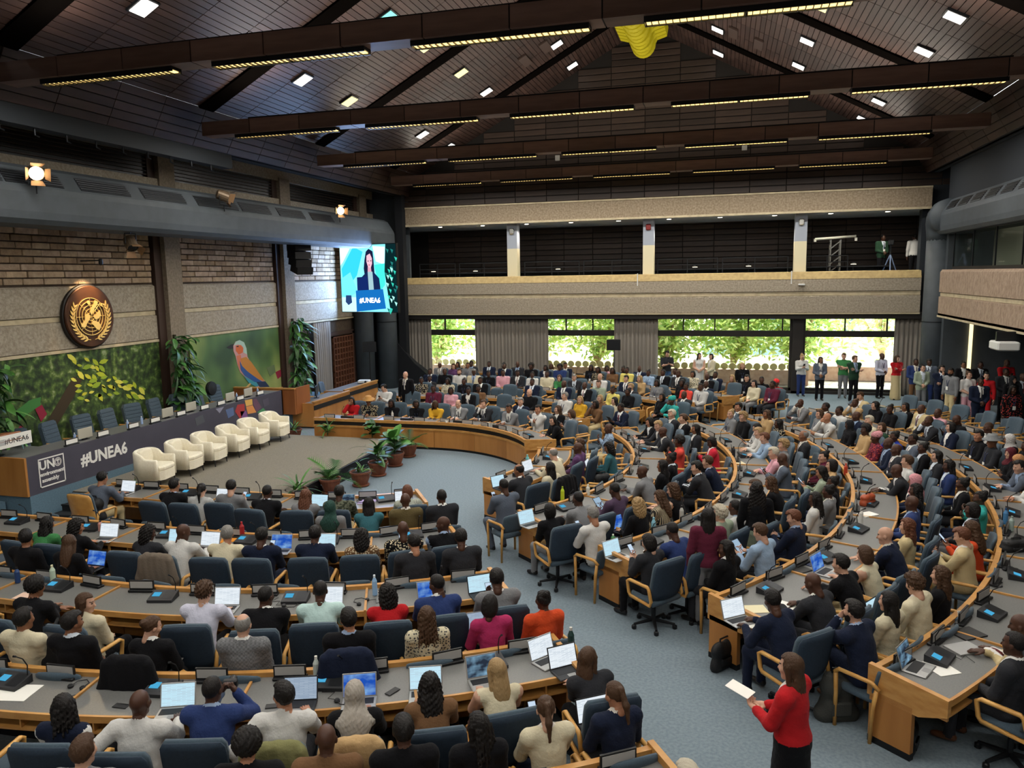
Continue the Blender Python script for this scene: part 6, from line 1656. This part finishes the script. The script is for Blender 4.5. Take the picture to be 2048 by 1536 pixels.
def scr_mat(name, base, kind):
    m = bpy.data.materials.new(name); m.use_nodes = True; nt = m.node_tree; nt.nodes.remove(nt.nodes['Principled BSDF']); e = nt.nodes.new('ShaderNodeEmission'); e.inputs[1].default_value = .85
    tc = nt.nodes.new('ShaderNodeTexCoord'); mp = nt.nodes.new('ShaderNodeMapping'); nt.links.new(tc.outputs['Generated'], mp.inputs[0])
    if kind == 'doc': t = nt.nodes.new('ShaderNodeTexBrick'); t.inputs['Scale'].default_value = 1; t.inputs['Brick Width'].default_value = .3; t.inputs['Row Height'].default_value = .055; t.inputs['Mortar Size'].default_value = .018; t.inputs['Color1'].default_value = lin('#aebccb'); t.inputs['Color2'].default_value = lin(base); t.inputs['Mortar'].default_value = lin(base); mp.inputs['Rotation'].default_value = (PI / 2, 0, 0); mp.inputs['Scale'].default_value = (1, 1, 1)
    else: t = nt.nodes.new('ShaderNodeTexNoise'); t.inputs['Scale'].default_value = 2.5
    nt.links.new(mp.outputs[0], t.inputs['Vector'])
    if kind == 'doc': nt.links.new(t.outputs['Color'], e.inputs[0])
    else:
        r = nt.nodes.new('ShaderNodeValToRGB'); r.color_ramp.elements[0].color = lin(base); r.color_ramp.elements[1].color = lin('#9fd0f0'); r.color_ramp.elements[0].position = .4; nt.links.new(t.outputs['Fac'], r.inputs[0]); nt.links.new(r.outputs[0], e.inputs[0])
    nt.links.new(e.outputs[0], nt.nodes['Material Output'].inputs[0]); return m
SCM = [scr_mat('screen_doc', '#e6eef4', 'doc'), scr_mat('screen_doc_blue', '#bfe3f2', 'doc'), scr_mat('screen_photo', '#1f4fb0', 'pic'), scr_mat('screen_doc_grey', '#8fa0b4', 'doc'), scr_mat('screen_dark', '#27303f', 'pic')]
SCRM = [MB().box(-.153, .153, -.0055, -.0045, .012, .213).mesh('screen', m) for m in SCM]
def laptop(label, p, rz, style=0, black=False, angle=18, group='open laptops'):
    t = thing('laptop', label, 'laptop', p, rz, group)
    put('laptop_base', LAP_BASEK if black else LAP_BASE, t); put('keyboard', LAP_KEY, t); put('trackpad', LAP_PAD, t)
    l = put('lid', LIDK if black else LID, t, (0, .113, .014), (-math.radians(angle), 0, 0)); put('screen', SCRM[style], l); return t
PHB = MB().box(-.037, .037, -.0045, .0045, -.075, .075, ch=.003).mesh('phone_body', BLACK); PHS = MB().box(-.033, .033, -.006, -.0047, -.068, .068).mesh('screen', emis('phone_glow', '#c9dcf0', .8))
TBB = MB().box(-.09, .09, -.004, .004, -.125, .125, ch=.003).mesh('tablet_body', BLACK); TBS = MB().box(-.08, .08, -.0055, -.0042, -.112, .112).mesh('screen', emis('tablet_glow', '#a9c4dc', .7))
def L2W(x, y, rz, v): c, s = math.cos(rz), math.sin(rz); return Vector((x + c * v[0] - s * v[1], y + s * v[0] + c * v[1], v[2]))
def pname(rec):
    hn = HNAME[rec['hair']]; hn = hn % HCN.get(rec['hc'], rec['hc']) if '%s' in hn else hn
    t = rec['top'].replace('_', ' '); art = 'an' if t[0] in 'aeiou' else 'a'
    return '%s, %s' % (t, hn)
stats = []
for (b, i, line), L in sorted(lines.items()):
    for n, q in enumerate(L):
        _, _, _, s, r, rec = q; x, y, a = frame_at(b, r, i, s); rz = a + PI / 2 + 0.0         # facing the centre: local +Y inwards
        pose = rec['pose']; legs = 'x' if pose.endswith('x') else ('n' if line == 'd' else ('s' if rec['seed'] % 3 == 0 else 'n')); pose = pose.rstrip('x') or 'x'
        d = math.hypot(x, y); res = 0 if d < 11.5 else 1; yaw = rec['yaw']
        if res: yaw = round(yaw / 20) * 20
        if b in 'RB' and yaw == 0 and rec['seed'] % 3 == 1: yaw = 20 if rec['seed'] % 2 else -20
        lab = 'person in %s, %s, %s %s' % (pname(rec), where(b, i).replace(' block', ''), ORD(n), 'at desk' if line == 'd' else 'visitor')
        if len(lab.split()) <= 14: lab += ' from aisle'
        o, key = mk_person(lab, (x, y, 0), rz, rec['hair'], rec['hc'], rec['skin'], rec['top'], pose, yaw, res, legs, None, res == 0 and rec['seed'] % 2 == 1 and pose not in ('ab',), 'people', rec['seed'])
        if b in 'RB' and rec['seed'] % 5 in (0, 2) and rec['hair'] != 'hj': lanyard(o, key, rec['seed'])
        q.append((x, y, rz)); sd = rec['seed']; hw = body_mesh(*key)[5]
        ow = '%s, %s from the aisle' % (where(b, i) + (' desk' if line == 'd' else ' behind desks'), ORD(n))
        ow2 = '%s, %s %s from aisle' % (where(b, i), ORD(n), 'desk seat' if line == 'd' else 'visitor seat')
        if (pose == 'ty' or 'L' in rec['fl']) and line == 'd': laptop('open laptop at desk, ' + ow2, L2W(x, y, rz, (0, .68, .752)), rz + random.uniform(-.15, .15), (0, 1, 0, 3, 2, 1, 4)[sd % 7], sd % 4 == 1)
        if pose == 'lp': laptop('open laptop on knees, ' + ow2, L2W(x, y, rz, (0, .4, .655)), rz, sd % 4, sd % 3 == 1)
        if pose in ('ph', 'tb'):
            big = pose == 'tb'; m = (hw[0] + hw[1]) / 2; t = thing('tablet' if big else 'phone', ('dark tablet' if big else 'lit phone') + ' held by person, ' + ow2, 'tablet' if big else 'phone', L2W(x, y, rz, (m[0], m[1] + .07, m[2] + .07)), 0, 'handheld devices'); t.rotation_euler = (-.75, 0, rz)
            put('phone_body' if not big else 'tablet_body', TBB if big else PHB, t); put('screen', TBS if big else PHS, t)
        if pose == 'cm':
            m = (hw[0] + hw[1]) / 2; t = thing('camera', 'black camera held to the eye of the person in a blue suit', 'camera', L2W(x, y, rz, (m[0], m[1] + .06, m[2] + .04)), rz); MB().box(-.065, .065, -.03, .03, -.04, .04, ch=.01).build('camera_body', BLACK, t); MB().lathe([(.032, 0), (.035, .07)], 14, M=basis((0, .03, 0), (1, 0, 0), (0, 0, -1))).build('camera_lens', BLACK, t)
        if pose == 'wr':
            t = tag(MB().box(-.1, .1, -.14, .14, 0, .004).build('notepad', PAPER, None, loc=L2W(x, y, rz, (.05, .62, .753)), rot=(0, 0, rz + .2)), 'white notepad under writing hand, ' + ow2, 'notepad', 'papers')
CHAIRS = []
# chairs: one under every sitter, empty ones between them
for b, rows in (('F', 4), ('R', 6), ('B', 5)):
    for i in range(rows):
        for line in 'dv':
            L = lines.get((b, i, line), []); r = rin(b, i) + (1.2 if line == 'd' else 1.79); a0, a1, st = span(b, i)
            if b == 'B' and i == 4 and line == 'v': tot_lim = 1
            tot = abs(a1 - a0) * r + st; pts = [(q[3], q) for q in L]
            occ = [q[3] for q in L]; step = .8 if line == 'd' else .74; e = .42
            marks = [e - step] + sorted(occ) + [tot - e + step]
            for u, v in zip(marks, marks[1:]):
                k = int((v - u) / step - .12)
                for m in range(1, k): pts.append((u + (v - u) * m / k, None))
            pts.sort(key=lambda t: t[0])
            if (b, i, line) == ('R', 3, 'v'): pts = [t for t in pts if t[1] is not None or t[0] > 2]
            for n, (s, q) in enumerate(pts):
                if q is None and (s < .2 or s > tot - .2): continue
                if q is None: x, y, a = frame_at(b, r, i, s); rz = a + PI / 2 + random.uniform(-.22, .22)
                else: x, y, rz = q[6]; x, y = L2W(x, y, rz, (0, -.04, 0)).xy; rz += random.uniform(-.08, .08)
                if not in_view((x, y, .6), 110): continue
                d = math.hypot(x, y); lab = '%s, %s, %s chair from the aisle' % ({'d': 'teal swivel chair at desk', 'v': 'low teal visitor chair'}[line], where(b, i), ORD(n))
                CHAIRS.append((x, y, rz))
                if line == 'd':
                    ch_ = swivel_chair(lab, x, y, rz, d < 16)
                    if q is not None and q[5]['seed'] == 0:
                        for c_ in ch_.children:
                            if c_.name.startswith('back_shell'): c_.data = CH_SHELLW
                else: visitor_chair(lab, x, y, rz)
# standing people
SW = []
for n, (b, rec, kv) in enumerate(stands):
    hz = 1.63 if rec['hair'] not in FEMH else 1.56
    w = at_z(rec['px'], rec['py'], hz)
    if b == 'G': w = at_y(rec['px'], rec['py'], 33.3); w.z = w.z - 1.62
    else:
        w.z = 0
        if w.y > 31.2: w = at_y(rec['px'], rec['py'], 31.2); w.z = 0
        if w.x > 6.5 and w.y > 29.3: k = 29.3 / w.y; w.x *= k; w.y *= k
    zf = 4.45 if b == 'G' else 0
    d = math.hypot(w.x, w.y); res = 0 if d < 14 else 1
    # heading: 180 = facing the camera side (-Y), 0 = away
    toc = math.atan2(-w.y, -w.x) - PI / 2; rz = math.radians(float(kv['d']))
    place_ = {'G': 'on the gallery', 'S': 'standing at windows' if w.y > 29.5 and w.x < 6.6 else ('in standing group' if w.x > 5.5 else 'standing in aisle')}[b]
    SW.append(rec)
    lab = 'person in %s and %s, %s' % (pname(rec), kv['b'].replace('_', ' '), place_)
    o, key = mk_person(lab, (w.x, w.y, zf), rz, rec['hair'], rec['hc'], rec['skin'], rec['top'], 's_' + rec['pose'], rec['yaw'], res, 'n', kv['b'], False, 'people', rec['seed'])
    if rec['seed'] % 3 == 0: lanyard(o, key, rec['seed'])
    rec['loc'] = (w.x, w.y, rz)
    if rec['pose'] == 'phone':
        m = sum(body_mesh(*key)[5]) / 2; t = thing('phone', 'phone held by the standing person in %s' % rec['top'].replace('_', ' '), 'phone', L2W(w.x, w.y, rz, (m[0], m[1] + .07, m[2] + .06)), 0, 'handheld devices'); t.rotation_euler = (-.75, 0, rz); put('phone_body', PHB, t); put('screen', PHS, t)
    if rec['pose'] == 'notes':
        t = tag(MB().box(-.075, .075, -.11, .11, 0, .004).build('paper_sheet', PAPER, None, loc=L2W(w.x, w.y, rz, (.02, .49, 1.15)), rot=(.2, 0, rz)), 'white papers in the hands of the woman in the red jacket', 'paper')
# jackets hung over chair backs
def drape(label, px, py, color, z=.9):
    p = at_z(px, py, z); d = Vector((p.x - CC.x, p.y - CC.y)); a = math.atan2(d.y, d.x) if d.x > 0 else (-PI / 2 if d.y < 0 else PI / 2)
    g = Fig(); g.c((-.17, -.33, 1.03), (.17, -.33, 1.03), .055, .055, 0, .04).e((0, -.385, .8), (.25, .045, .27), 0, .04).e((0, -.27, .93), (.24, .05, .12), 0, .03)
    for s in (-1, 1): g.c((s * .22, -.36, 1.0), (s * .28, -.36, .72), .05, .06, 0, .03).c((s * .28, -.36, .72), (s * .27, -.35, .58), .06, .045, 0, .02)
    F, lo, ax = g.field(.016); P = np.meshgrid(*ax, indexing='ij'); F = F + .006 * np.sin(P[0] * 42 + P[2] * 9) * np.sin(P[0] * 21 + 1); v, f = net(F, lo, .016)
    o = put('draped_jacket', np_mesh('draped_jacket', v, f, np.zeros(len(f), int), 1), None, (0, 0, 0)); rz = a + PI / 2
    best = min(((math.hypot(q[6][0] - p.x, q[6][1] - p.y), q[6]) for L in lines.values() for q in L if len(q) > 6), key=lambda t: t[0])
    x, y, rz = best[1]; x, y = L2W(x, y, rz, (0, -.04, 0)).xy
    o.location = (x, y, 0); o.rotation_euler = (0, 0, rz); o.data.materials[0] = cloth_mat(color + '_jacket'); return tag(o, label, 'jacket')
drape('brown-grey jacket hung over the chair of the person in the white shirt, second near row', 320, 1140, 'taupe')
drape('black jacket hung over the chair behind the lilac shirt', 372, 1290, 'black')
drape('dark navy jacket hung over the chair behind the mint shirt', 650, 1290, 'navy')
drape('olive green jacket hung over the chair at the bottom picture edge', 590, 1475, 'khaki')
drape('tan jacket hung over the chair of the person in the greige headscarf', 720, 1475, 'tan')
drape('black coat hung over the chair of the person in the cream jacket', 1165, 960, 'black')

# ================================================================== loose things
def on_desk(px, py): return at_z(px, py, .755)
BT = [('sage green flask on the third near desk row', 107, 1165, '#b9cdb8', .25, .036, '#d8d5b0'), ('blue flask at the left edge of the third near desk row', 36, 1165, '#24406e', .22, .035, '#1b1b1d'), ('red flask beside the orange folder', 485, 1075, '#a3262a', .26, .036, '#a3262a'), ('pink tumbler on the second near desk row', 202, 1062, '#c98f86', .18, .04, '#30302f'),
      ('blue plastic water bottle before the red top', 750, 1190, '#8fb4d8', .27, .033, '#d9e2ea'), ('clear water bottle on the fourth near desk row', 634, 1360, '#b9c2bb', .26, .033, '#e2e0d8'), ('dark green steel bottle beside the open silver laptop', 1142, 1305, '#1f3a36', .29, .036, '#c9c7c0'), ('lime green bottle in the right block', 1125, 1003, '#b5cc2e', .28, .036, '#9fb52a'),
      ('white bottle beside the grey hoodie', 1176, 990, '#d5d3c8', .2, .036, '#d5d3c8'), ('turquoise tumbler on the first right desk row', 1055, 932, '#6fb5b3', .25, .04, '#6fb5b3'), ('light blue flask beside the blue suit', 1307, 1068, '#7fb3c4', .27, .037, '#7fb3c4'), ('tall steel bottle beside the standing woman in maroon', 1363, 1044, '#b5b5b0', .28, .035, '#2a2a2b'),
      ('white bottle on the fourth right desk row', 1721, 1048, '#d8d6d0', .26, .034, '#b9b9b4'), ('orange-red flask in the right block', 1691, 950, '#b8442c', .24, .036, '#b8442c'), ('blue bottle near the right picture edge', 2010, 1050, '#4a80b0', .28, .036, '#2b4f78'), ('pale grey tumbler near the right picture edge', 2022, 1062, '#9fb0a8', .24, .036, '#8fa098'),
      ('white flask before the first curved far desk', 785, 838, '#cfcac0', .24, .034, '#b9b4a8'), ('dark bottle in the middle of the right block', 1467, 914, '#20242c', .24, .035, '#15171a'), ('tan bottle in the right block', 1263, 925, '#c4a37e', .22, .035, '#7a5a3c'), ('green spotted can beside the short black bob', 1226, 1090, '#3f7d4c', .17, .034, '#cfd4c8')]
for lb, px, py, c, h, r, cap_ in BT: bottle('bottle', lb, on_desk(px, py), mat('bottle_shell', c, .35), h, r, cap_)
def cup(label, px, py):
    t = thing('paper_cup', label, 'cup', on_desk(px, py)); MB().lathe([(.028, 0), (.038, .095), (.04, .097), (.034, .095), (.026, .01)], 14).build('cup_wall', PAPER, t); MB().lathe([(0, .08), (.034, .08)], 12).build('coffee', mat('coffee', '#3a2414', .3), t)
cup('white paper cup beside the black folder on the fifth right row', 1921, 1240); cup('small paper cup on the curved far desk', 893, 848); cup('second small paper cup on the curved far desk', 976, 852)
def sheet_on(label, px, py, w, h, m, rz, cat='paper', th=.004, name='paper'):
    p = on_desk(px, py); return tag(MB().box(-w / 2, w / 2, -h / 2, h / 2, 0, th, ch=0).build(name, m, None, loc=(p.x, p.y, .752), rot=(0, 0, rz)), label, cat)
BLKF = mat('black_leather_folder', '#1f1e1d', .5)
sheet_on('pink paper on the third near desk row', 55, 1192, .3, .2, mat('pink_paper', '#d8b8a4', .8), .1)
sheet_on('large white papers at the left edge of the fourth near row', 30, 1385, .4, .3, PAPER, .2)
sheet_on('beige notebook on the second near row', 656, 1095, .16, .12, mat('beige_cover', '#cfc4a0', .8), 0, 'notebook', .012, 'notebook')
sheet_on('orange folder beside the red flask', 462, 1080, .3, .2, mat('orange_folder', '#d98a22', .7), .5, 'folder', .006, 'folder')
sheet_on('blue papers at the end of the first near row', 735, 1003, .3, .3, mat('lilac_paper', '#b9a8d8', .8), .1)
sheet_on('black portfolio beside the paper cup', 1935, 1268, .32, .24, BLKF, .6, 'folder', .015, 'portfolio')
sheet_on('closed silver laptop on the fifth right row', 1928, 1298, .33, .23, mat('laptop_silver', '#a9a9a7', .4, .5), .55, 'laptop', .018, 'closed_laptop')
sheet_on('white notes beside the open laptop on the fifth right row', 1880, 1335, .25, .3, PAPER, .5)
sheet_on('black notebook with pen, upper one on the fourth right row', 1660, 1055, .26, .2, BLKF, .8, 'notebook', .012, 'notebook')
sheet_on('blue folder on the fourth right row', 1625, 1125, .3, .18, mat('navy_folder', '#2a3556', .6), .8, 'folder', .008, 'folder')
sheet_on('black notebook with pen, lower one on the fourth right row', 1600, 1140, .26, .2, BLKF, .8, 'notebook', .012, 'notebook')
sheet_on('open book with a yellow note on the fourth right row', 1735, 1030, .3, .2, PAPER, .7, 'book', .02, 'open_book')
sheet_on('papers on the desk in the middle of the right block', 1475, 925, .25, .3, mat('cream_paper', '#dcd3ae', .8), .4)
sheet_on('white papers before the writing man in navy', 1508, 1218, .3, .22, mat('cream_paper', '#dcd3ae', .8), .3)
sheet_on('white letter on the first right desk row', 1105, 915, .28, .2, PAPER, .5)
sheet_on('white papers on the end desk of the far block', 1150, 842, .35, .25, PAPER, .4)
PHN = [(242, 1412), (785, 1383), (547, 1412), (185, 1062), (453, 1090), (1465, 1208), (1642, 1090), (1712, 935), (1820, 1245)]
PHW = ['beside the patterned armrest laptop', 'beside the greige headscarf', 'beside the man in glasses', 'beside the pink tumbler', 'on the orange folder', 'on the fourth right row corner', 'beside the blue folder', 'beside the orange-red flask', 'on the fifth right row']
for (px, py), w in zip(PHN, PHW):
    p = on_desk(px, py); t = thing('phone', 'black phone lying on the desk ' + w, 'phone', (p.x, p.y, .757), random.uniform(0, 3), 'phones lying on desks'); o = put('phone_body', PHB, t); o.rotation_euler = (PI / 2, 0, 0); 
def headset(label, px, py, rz):
    p = on_desk(px, py); t = thing('headset', label, 'headset', (p.x, p.y, .76), rz, 'interpretation headsets')
    MB().tube([(-.075, 0, .01), (-.07, .08, .012), (0, .125, .012), (.07, .08, .012), (.075, 0, .01)], .006, 6).build('headband', BLACK, t)
    for s in (-1, 1): MB().lathe([(.028, -.004), (.03, .012), (.02, .024)], 12).build('ear_cushion', BLACK, t, loc=(s * .075, -.01, 0))
    MB().tube([(.07, -.03, .004), (.14, -.1, .003), (.05, -.18, .003), (.16, -.24, .003), (.02, -.3, .003)], .0035, 5).build('cable', BLACK, t)
for n, (px, py, w) in enumerate(((155, 1375, 'beside the beaded locks'), (725, 1205, 'beside the mint shirt'), (725, 1003, 'on the lilac papers'), (690, 1400, 'before the greige headscarf'), (1985, 1165, 'on the fifth right row, upper one'), (2020, 1140, 'at the right picture edge'), (1885, 1320, 'beside an open laptop, fifth right row'), (80, 1172, 'on the third near row'), (580, 1210, 'on third near row by mint shirt'), (1625, 970, 'in the right block'))): headset('black headset with cable lying on the desk ' + w, px, py, n * 1.3)
laptop('open silver laptop on the corner of the fifth right row', (on_desk(1838, 1338).x, on_desk(1838, 1338).y, .752), math.radians(-41 + 90) + .2, 4, group='open laptops')
laptop('open silver laptop beside the dark green steel bottle', (on_desk(1100, 1325).x, on_desk(1100, 1325).y, .752), math.radians(-54 + 90) + .3, 0, group='open laptops')
# bags
def soft_bag(label, p, rz, w, d, h, m, cat='bag', name='bag', handle=True):
    t = thing(name, label, cat, p, rz)
    g = Fig(); 
    for x in (-1, 1):
        for z in (.3, .75): g.e((x * w * .22, 0, h * z), (w * .3, d * .5, h * .3), 0, .05)
    g.c((-w * .38, 0, h * .12), (w * .38, 0, h * .12), d * .42, d * .42, 0, .04)
    F, lo, ax = g.field(.016); v, f = net(F, lo, .016); v[:, 2] = np.maximum(v[:, 2], 0); put('bag_body', np_mesh('bag_body', v, f, np.zeros(len(f), int), 0), t).data.materials.append(m)
    MB().box(-w * .3, w * .3, -d * .56, -d * .44, h * .18, h * .5, ch=.015).build('front_pocket', m, t)
    if handle: MB().tube([(-w * .2, 0, h * .92), (-w * .17, 0, h * 1.15), (w * .17, 0, h * 1.15), (w * .2, 0, h * .92)], .012, 6).build('handle', BLACK, t)
    return t
BAGB = mat('black_nylon', '#17181a', .6, bump=(90, .3)); BAGG = mat('grey_backpack', '#3b3c38', .8, bump=(60, .4))
p = at_z(1447, 1335, 0); soft_bag('black laptop bag leaning on the end of the fourth right desk row', (p.x, p.y, 0), .9, .42, .14, .34, BAGB)
p = at_z(1672, 1435, 0); t = soft_bag('dark grey backpack standing behind the woman in the red jacket', (p.x, p.y, 0), .3, .36, .26, .5, BAGG, name='backpack')
MB().tube([(.12, .12, .46), (.2, .2, .3), (.16, .16, .06)], .018, 5).build('strap', BAGG, t)
p = at_z(1820, 1500, 0); soft_bag('black leather handbag at the foot of the fifth right desk end', (p.x, p.y, 0), 1.2, .3, .12, .28, mat('black_leather', '#131315', .35), name='handbag')
p = at_z(1098, 1118, .28); soft_bag('tan canvas tote hanging from a chair arm in the right block', (p.x, p.y, .3), .7, .3, .12, .3, mat('tan_canvas', '#a58556', .85), name='tote_bag')
p = on_desk(1735, 1008); soft_bag('orange leather handbag lying on the fourth right row', (p.x, p.y, .752), .9, .34, .16, .18, mat('orange_leather', '#a34a2a', .45), name='handbag')
p = on_desk(2030, 1100); soft_bag('black soft case on the fifth right row at the picture edge', (p.x, p.y, .752), .4, .4, .2, .16, BAGB, name='bag')
def near_chair(px, py, z):
    p = at_z(px, py, z); return min(CHAIRS, key=lambda c: math.hypot(c[0] - p.x, c[1] - p.y))
p = near_chair(275, 985, .5); soft_bag('black backpack on a near chair beside the slate shirt', (p[0], p[1], .485), p[2], .36, .24, .38, BAGB, name='backpack')
p = near_chair(1225, 985, .5); soft_bag('black handbag on a chair in the first right aisle', (p[0], p[1], .47), .8, .36, .16, .32, BAGB, name='handbag')
p = near_chair(1405, 1130, .5); soft_bag('dark brown backpack on a visitor chair in the right block', (p[0], p[1], .47), p[2], .36, .24, .36, mat('brown_backpack', '#3a2e24', .8), name='backpack')
p = near_chair(285, 1262, .8); q_ = L2W(p[0], p[1], p[2], (0, -.46, .6)); t = thing('backpack', 'black backpack hung over a near chair back', 'backpack', q_, p[2]); MB().box(-.2, .2, -.1, .1, .0, .42, ch=.05).build('bag_body', BAGB, t)
for s in (-1, 1): MB().tube([(s * .1, .1, .4), (s * .11, .2, .5), (s * .12, .22, .3), (s * .1, .12, .05)], .02, 5).build('strap', BAGB, t)
# secretary desk at the far left
t = thing('secretary_desk', 'angled oak counter with grey top at the far left beside the curtain', 'desk', (-12.75, 24.4, 0))
for k, (y0, y1, x) in enumerate(((-2.6, -.1, 0), (.0, 2.7, -.25))):
    MB().box(x - .8, x, y0, y1, .76, .8).build('worktop', DESK, t); MB().box(x - .02, x + .02, y0, y1, .08, .86).build('front_panel', OAK, t); MB().box(x - .8, x + .02, y0 - .02, y0 + .02, .05, .82).build('side_panel', OAK, t); MB().box(x + .0, x + .04, y0, y1, .6, .74).build('recess_panel', DARK, t); MB().box(x - .05, x + .05, y0, y1, .84, .88).build('cap_rail', OAKH, t)
t = thing('monitor', 'black monitor on the oak counter beside the curtain', 'monitor', (-13.3, 23.0, .8), -1.2); MB().box(-.26, .26, -.02, .02, .1, .42, ch=.006).build('housing', BLACK, t); MB().box(-.1, .1, -.08, .08, 0, .012).tube([(0, 0, 0), (0, 0, .2)], .02, 6).build('foot', BLACK, t)
t = thing('projector', 'white projector on the far end of the oak counter', 'projector', (-13.3, 26.6, .8), .2); MB().box(-.22, .22, -.16, .16, .02, .13, ch=.02).build('housing', mat('white_plastic', '#cfd0cc', .5), t); MB().lathe([(.04, 0), (.045, .03)], 14, M=basis((.1, -.16, .075), (1, 0, 0), (0, 0, 1))).build('lens', BLACK, t)
for n, y in enumerate((22.4, 23.6, 25.0)): swivel_chair('teal chair behind the oak counter, %s counted from the camera' % ORD(n), -13.95, y, -PI / 2 + .2, False)
# gallery and right side extras
def truss(label, px, x_w):
    p = at_y(px, 545, 33.0); t = thing('lighting_truss', label, 'truss', (p.x, 33.0, 4.45))
    for sx in (-.18, .18):
        for sy in (-.18, .18): MB().tube([(sx, sy, 0), (sx, sy, 1.55)], .025, 6).build('chord', CHROME, t)
    for k in range(5):
        for (a, b) in (((-.18, -.18), (.18, -.18)), ((.18, -.18), (.18, .18)), ((-.18, .18), (.18, .18)), ((-.18, -.18), (-.18, .18))): MB().tube([(*a, k * .3), (*b, k * .3 + .3)], .012, 5).build('brace', CHROME, t)
    MB().tube([(-.75, 0, 1.6), (.75, 0, 1.68)], .05, 8).build('top_bar', mat('white_pipe', '#d8d6cc', .5), t)
    for s in (-.75, .75): MB().tube([(s, 0, 1.62), (s, 0, 1.5)], .05, 8).build('end_cap', mat('white_pipe', '#d8d6cc', .5), t)
truss('silver lighting truss with a white crossbar on the gallery', 1668, .3)
p = at_y(1779, 541, 33.0); t = thing('camera_tripod', 'blue-grey camera tripod on the gallery between two people', 'tripod', (p.x, 33.0, 4.45))
for k in range(3): a = k * 2 * PI / 3 + .4; MB().tube([(0, 0, .95), (.4 * math.cos(a), .4 * math.sin(a), 0)], .022, 6).build('leg', mat('blue_steel', '#8fa3c8', .35, .5), t)
MB().tube([(0, 0, .8), (0, 0, 1.3)], .03, 8).build('centre_column', METAL, t); MB().box(-.08, .08, -.18, .18, 1.3, 1.5, ch=.02).build('camera_head', BLACK, t)
t = thing('wall_projector', 'white projector on a bracket under the booth parapet', 'projector', (6.85, 21.9, 2.75)); MB().box(-.25, .25, -.35, .35, 0, .22, ch=.03).build('housing', mat('white_plastic', '#cfd0cc', .5), t); MB().lathe([(.06, 0), (.07, .1)], 14, M=basis((-.1, .35, .11), (1, 0, 0), (0, 0, -1))).build('lens', BLACK, t); MB().box(-.2, .5, -.04, .04, .22, .46).build('bracket', BLACK, t)
o = MB().box(11.5, 11.6, 25.0, 27.0, 0, 2.3).build('door_2', mat('orange_wood_door', '#7a4526', .5)); struct(o)
_sx = at_y(1940, 700, 30.15).x
o = MB().box(_sx - .05, _sx + .05, 30.12, 30.2, .2, 3.1).build('wall_strip_lamp', emis('strip_glow', '#ffe6a8', 1.6)); tag(o, 'tall warm light strip at the far right corner', 'lamp')
for n, (px, py) in enumerate(((1115, 316), (1489, 295))):
    p = at_y(px, py, 31.85); o = MB().box(-.1, .1, -.03, .03, -.11, .11, ch=.01).build('wall_router', mat('white_plastic', '#cfd0cc', .5), None, loc=(p.x, 31.86, p.z)); tag(o, 'small white box on the slatted gable, %s one' % ('left' if n == 0 else 'right'), 'wall box')
p = at_y(1603, 569, 31.45); o = MB().box(-.12, .12, -.08, .06, -.03, .03, ch=.01).build('parapet_box', mat('white_plastic', '#cfd0cc', .5), None, loc=(p.x, 31.42, p.z)); tag(o, 'small white device on the gallery parapet', 'wall box')
for n, px in enumerate((1275, 1583)):
    p = at_y(px, 555, 31.5); o = MB().box(-.02, .02, -.02, .02, -.3, .2).build('cable_duct', mat('white_plastic', '#cfd0cc', .5), None, loc=(p.x, 31.5, 4.62)); tag(o, 'thin white cable duct on the parapet, %s one' % ('left' if n == 0 else 'right'), 'cable duct')
_dup = {k: v for k, v in _LAB.items() if len(v) > 1}
if _dup: print('DUPLICATE LABELS', len(_dup), list(_dup.items())[:8])
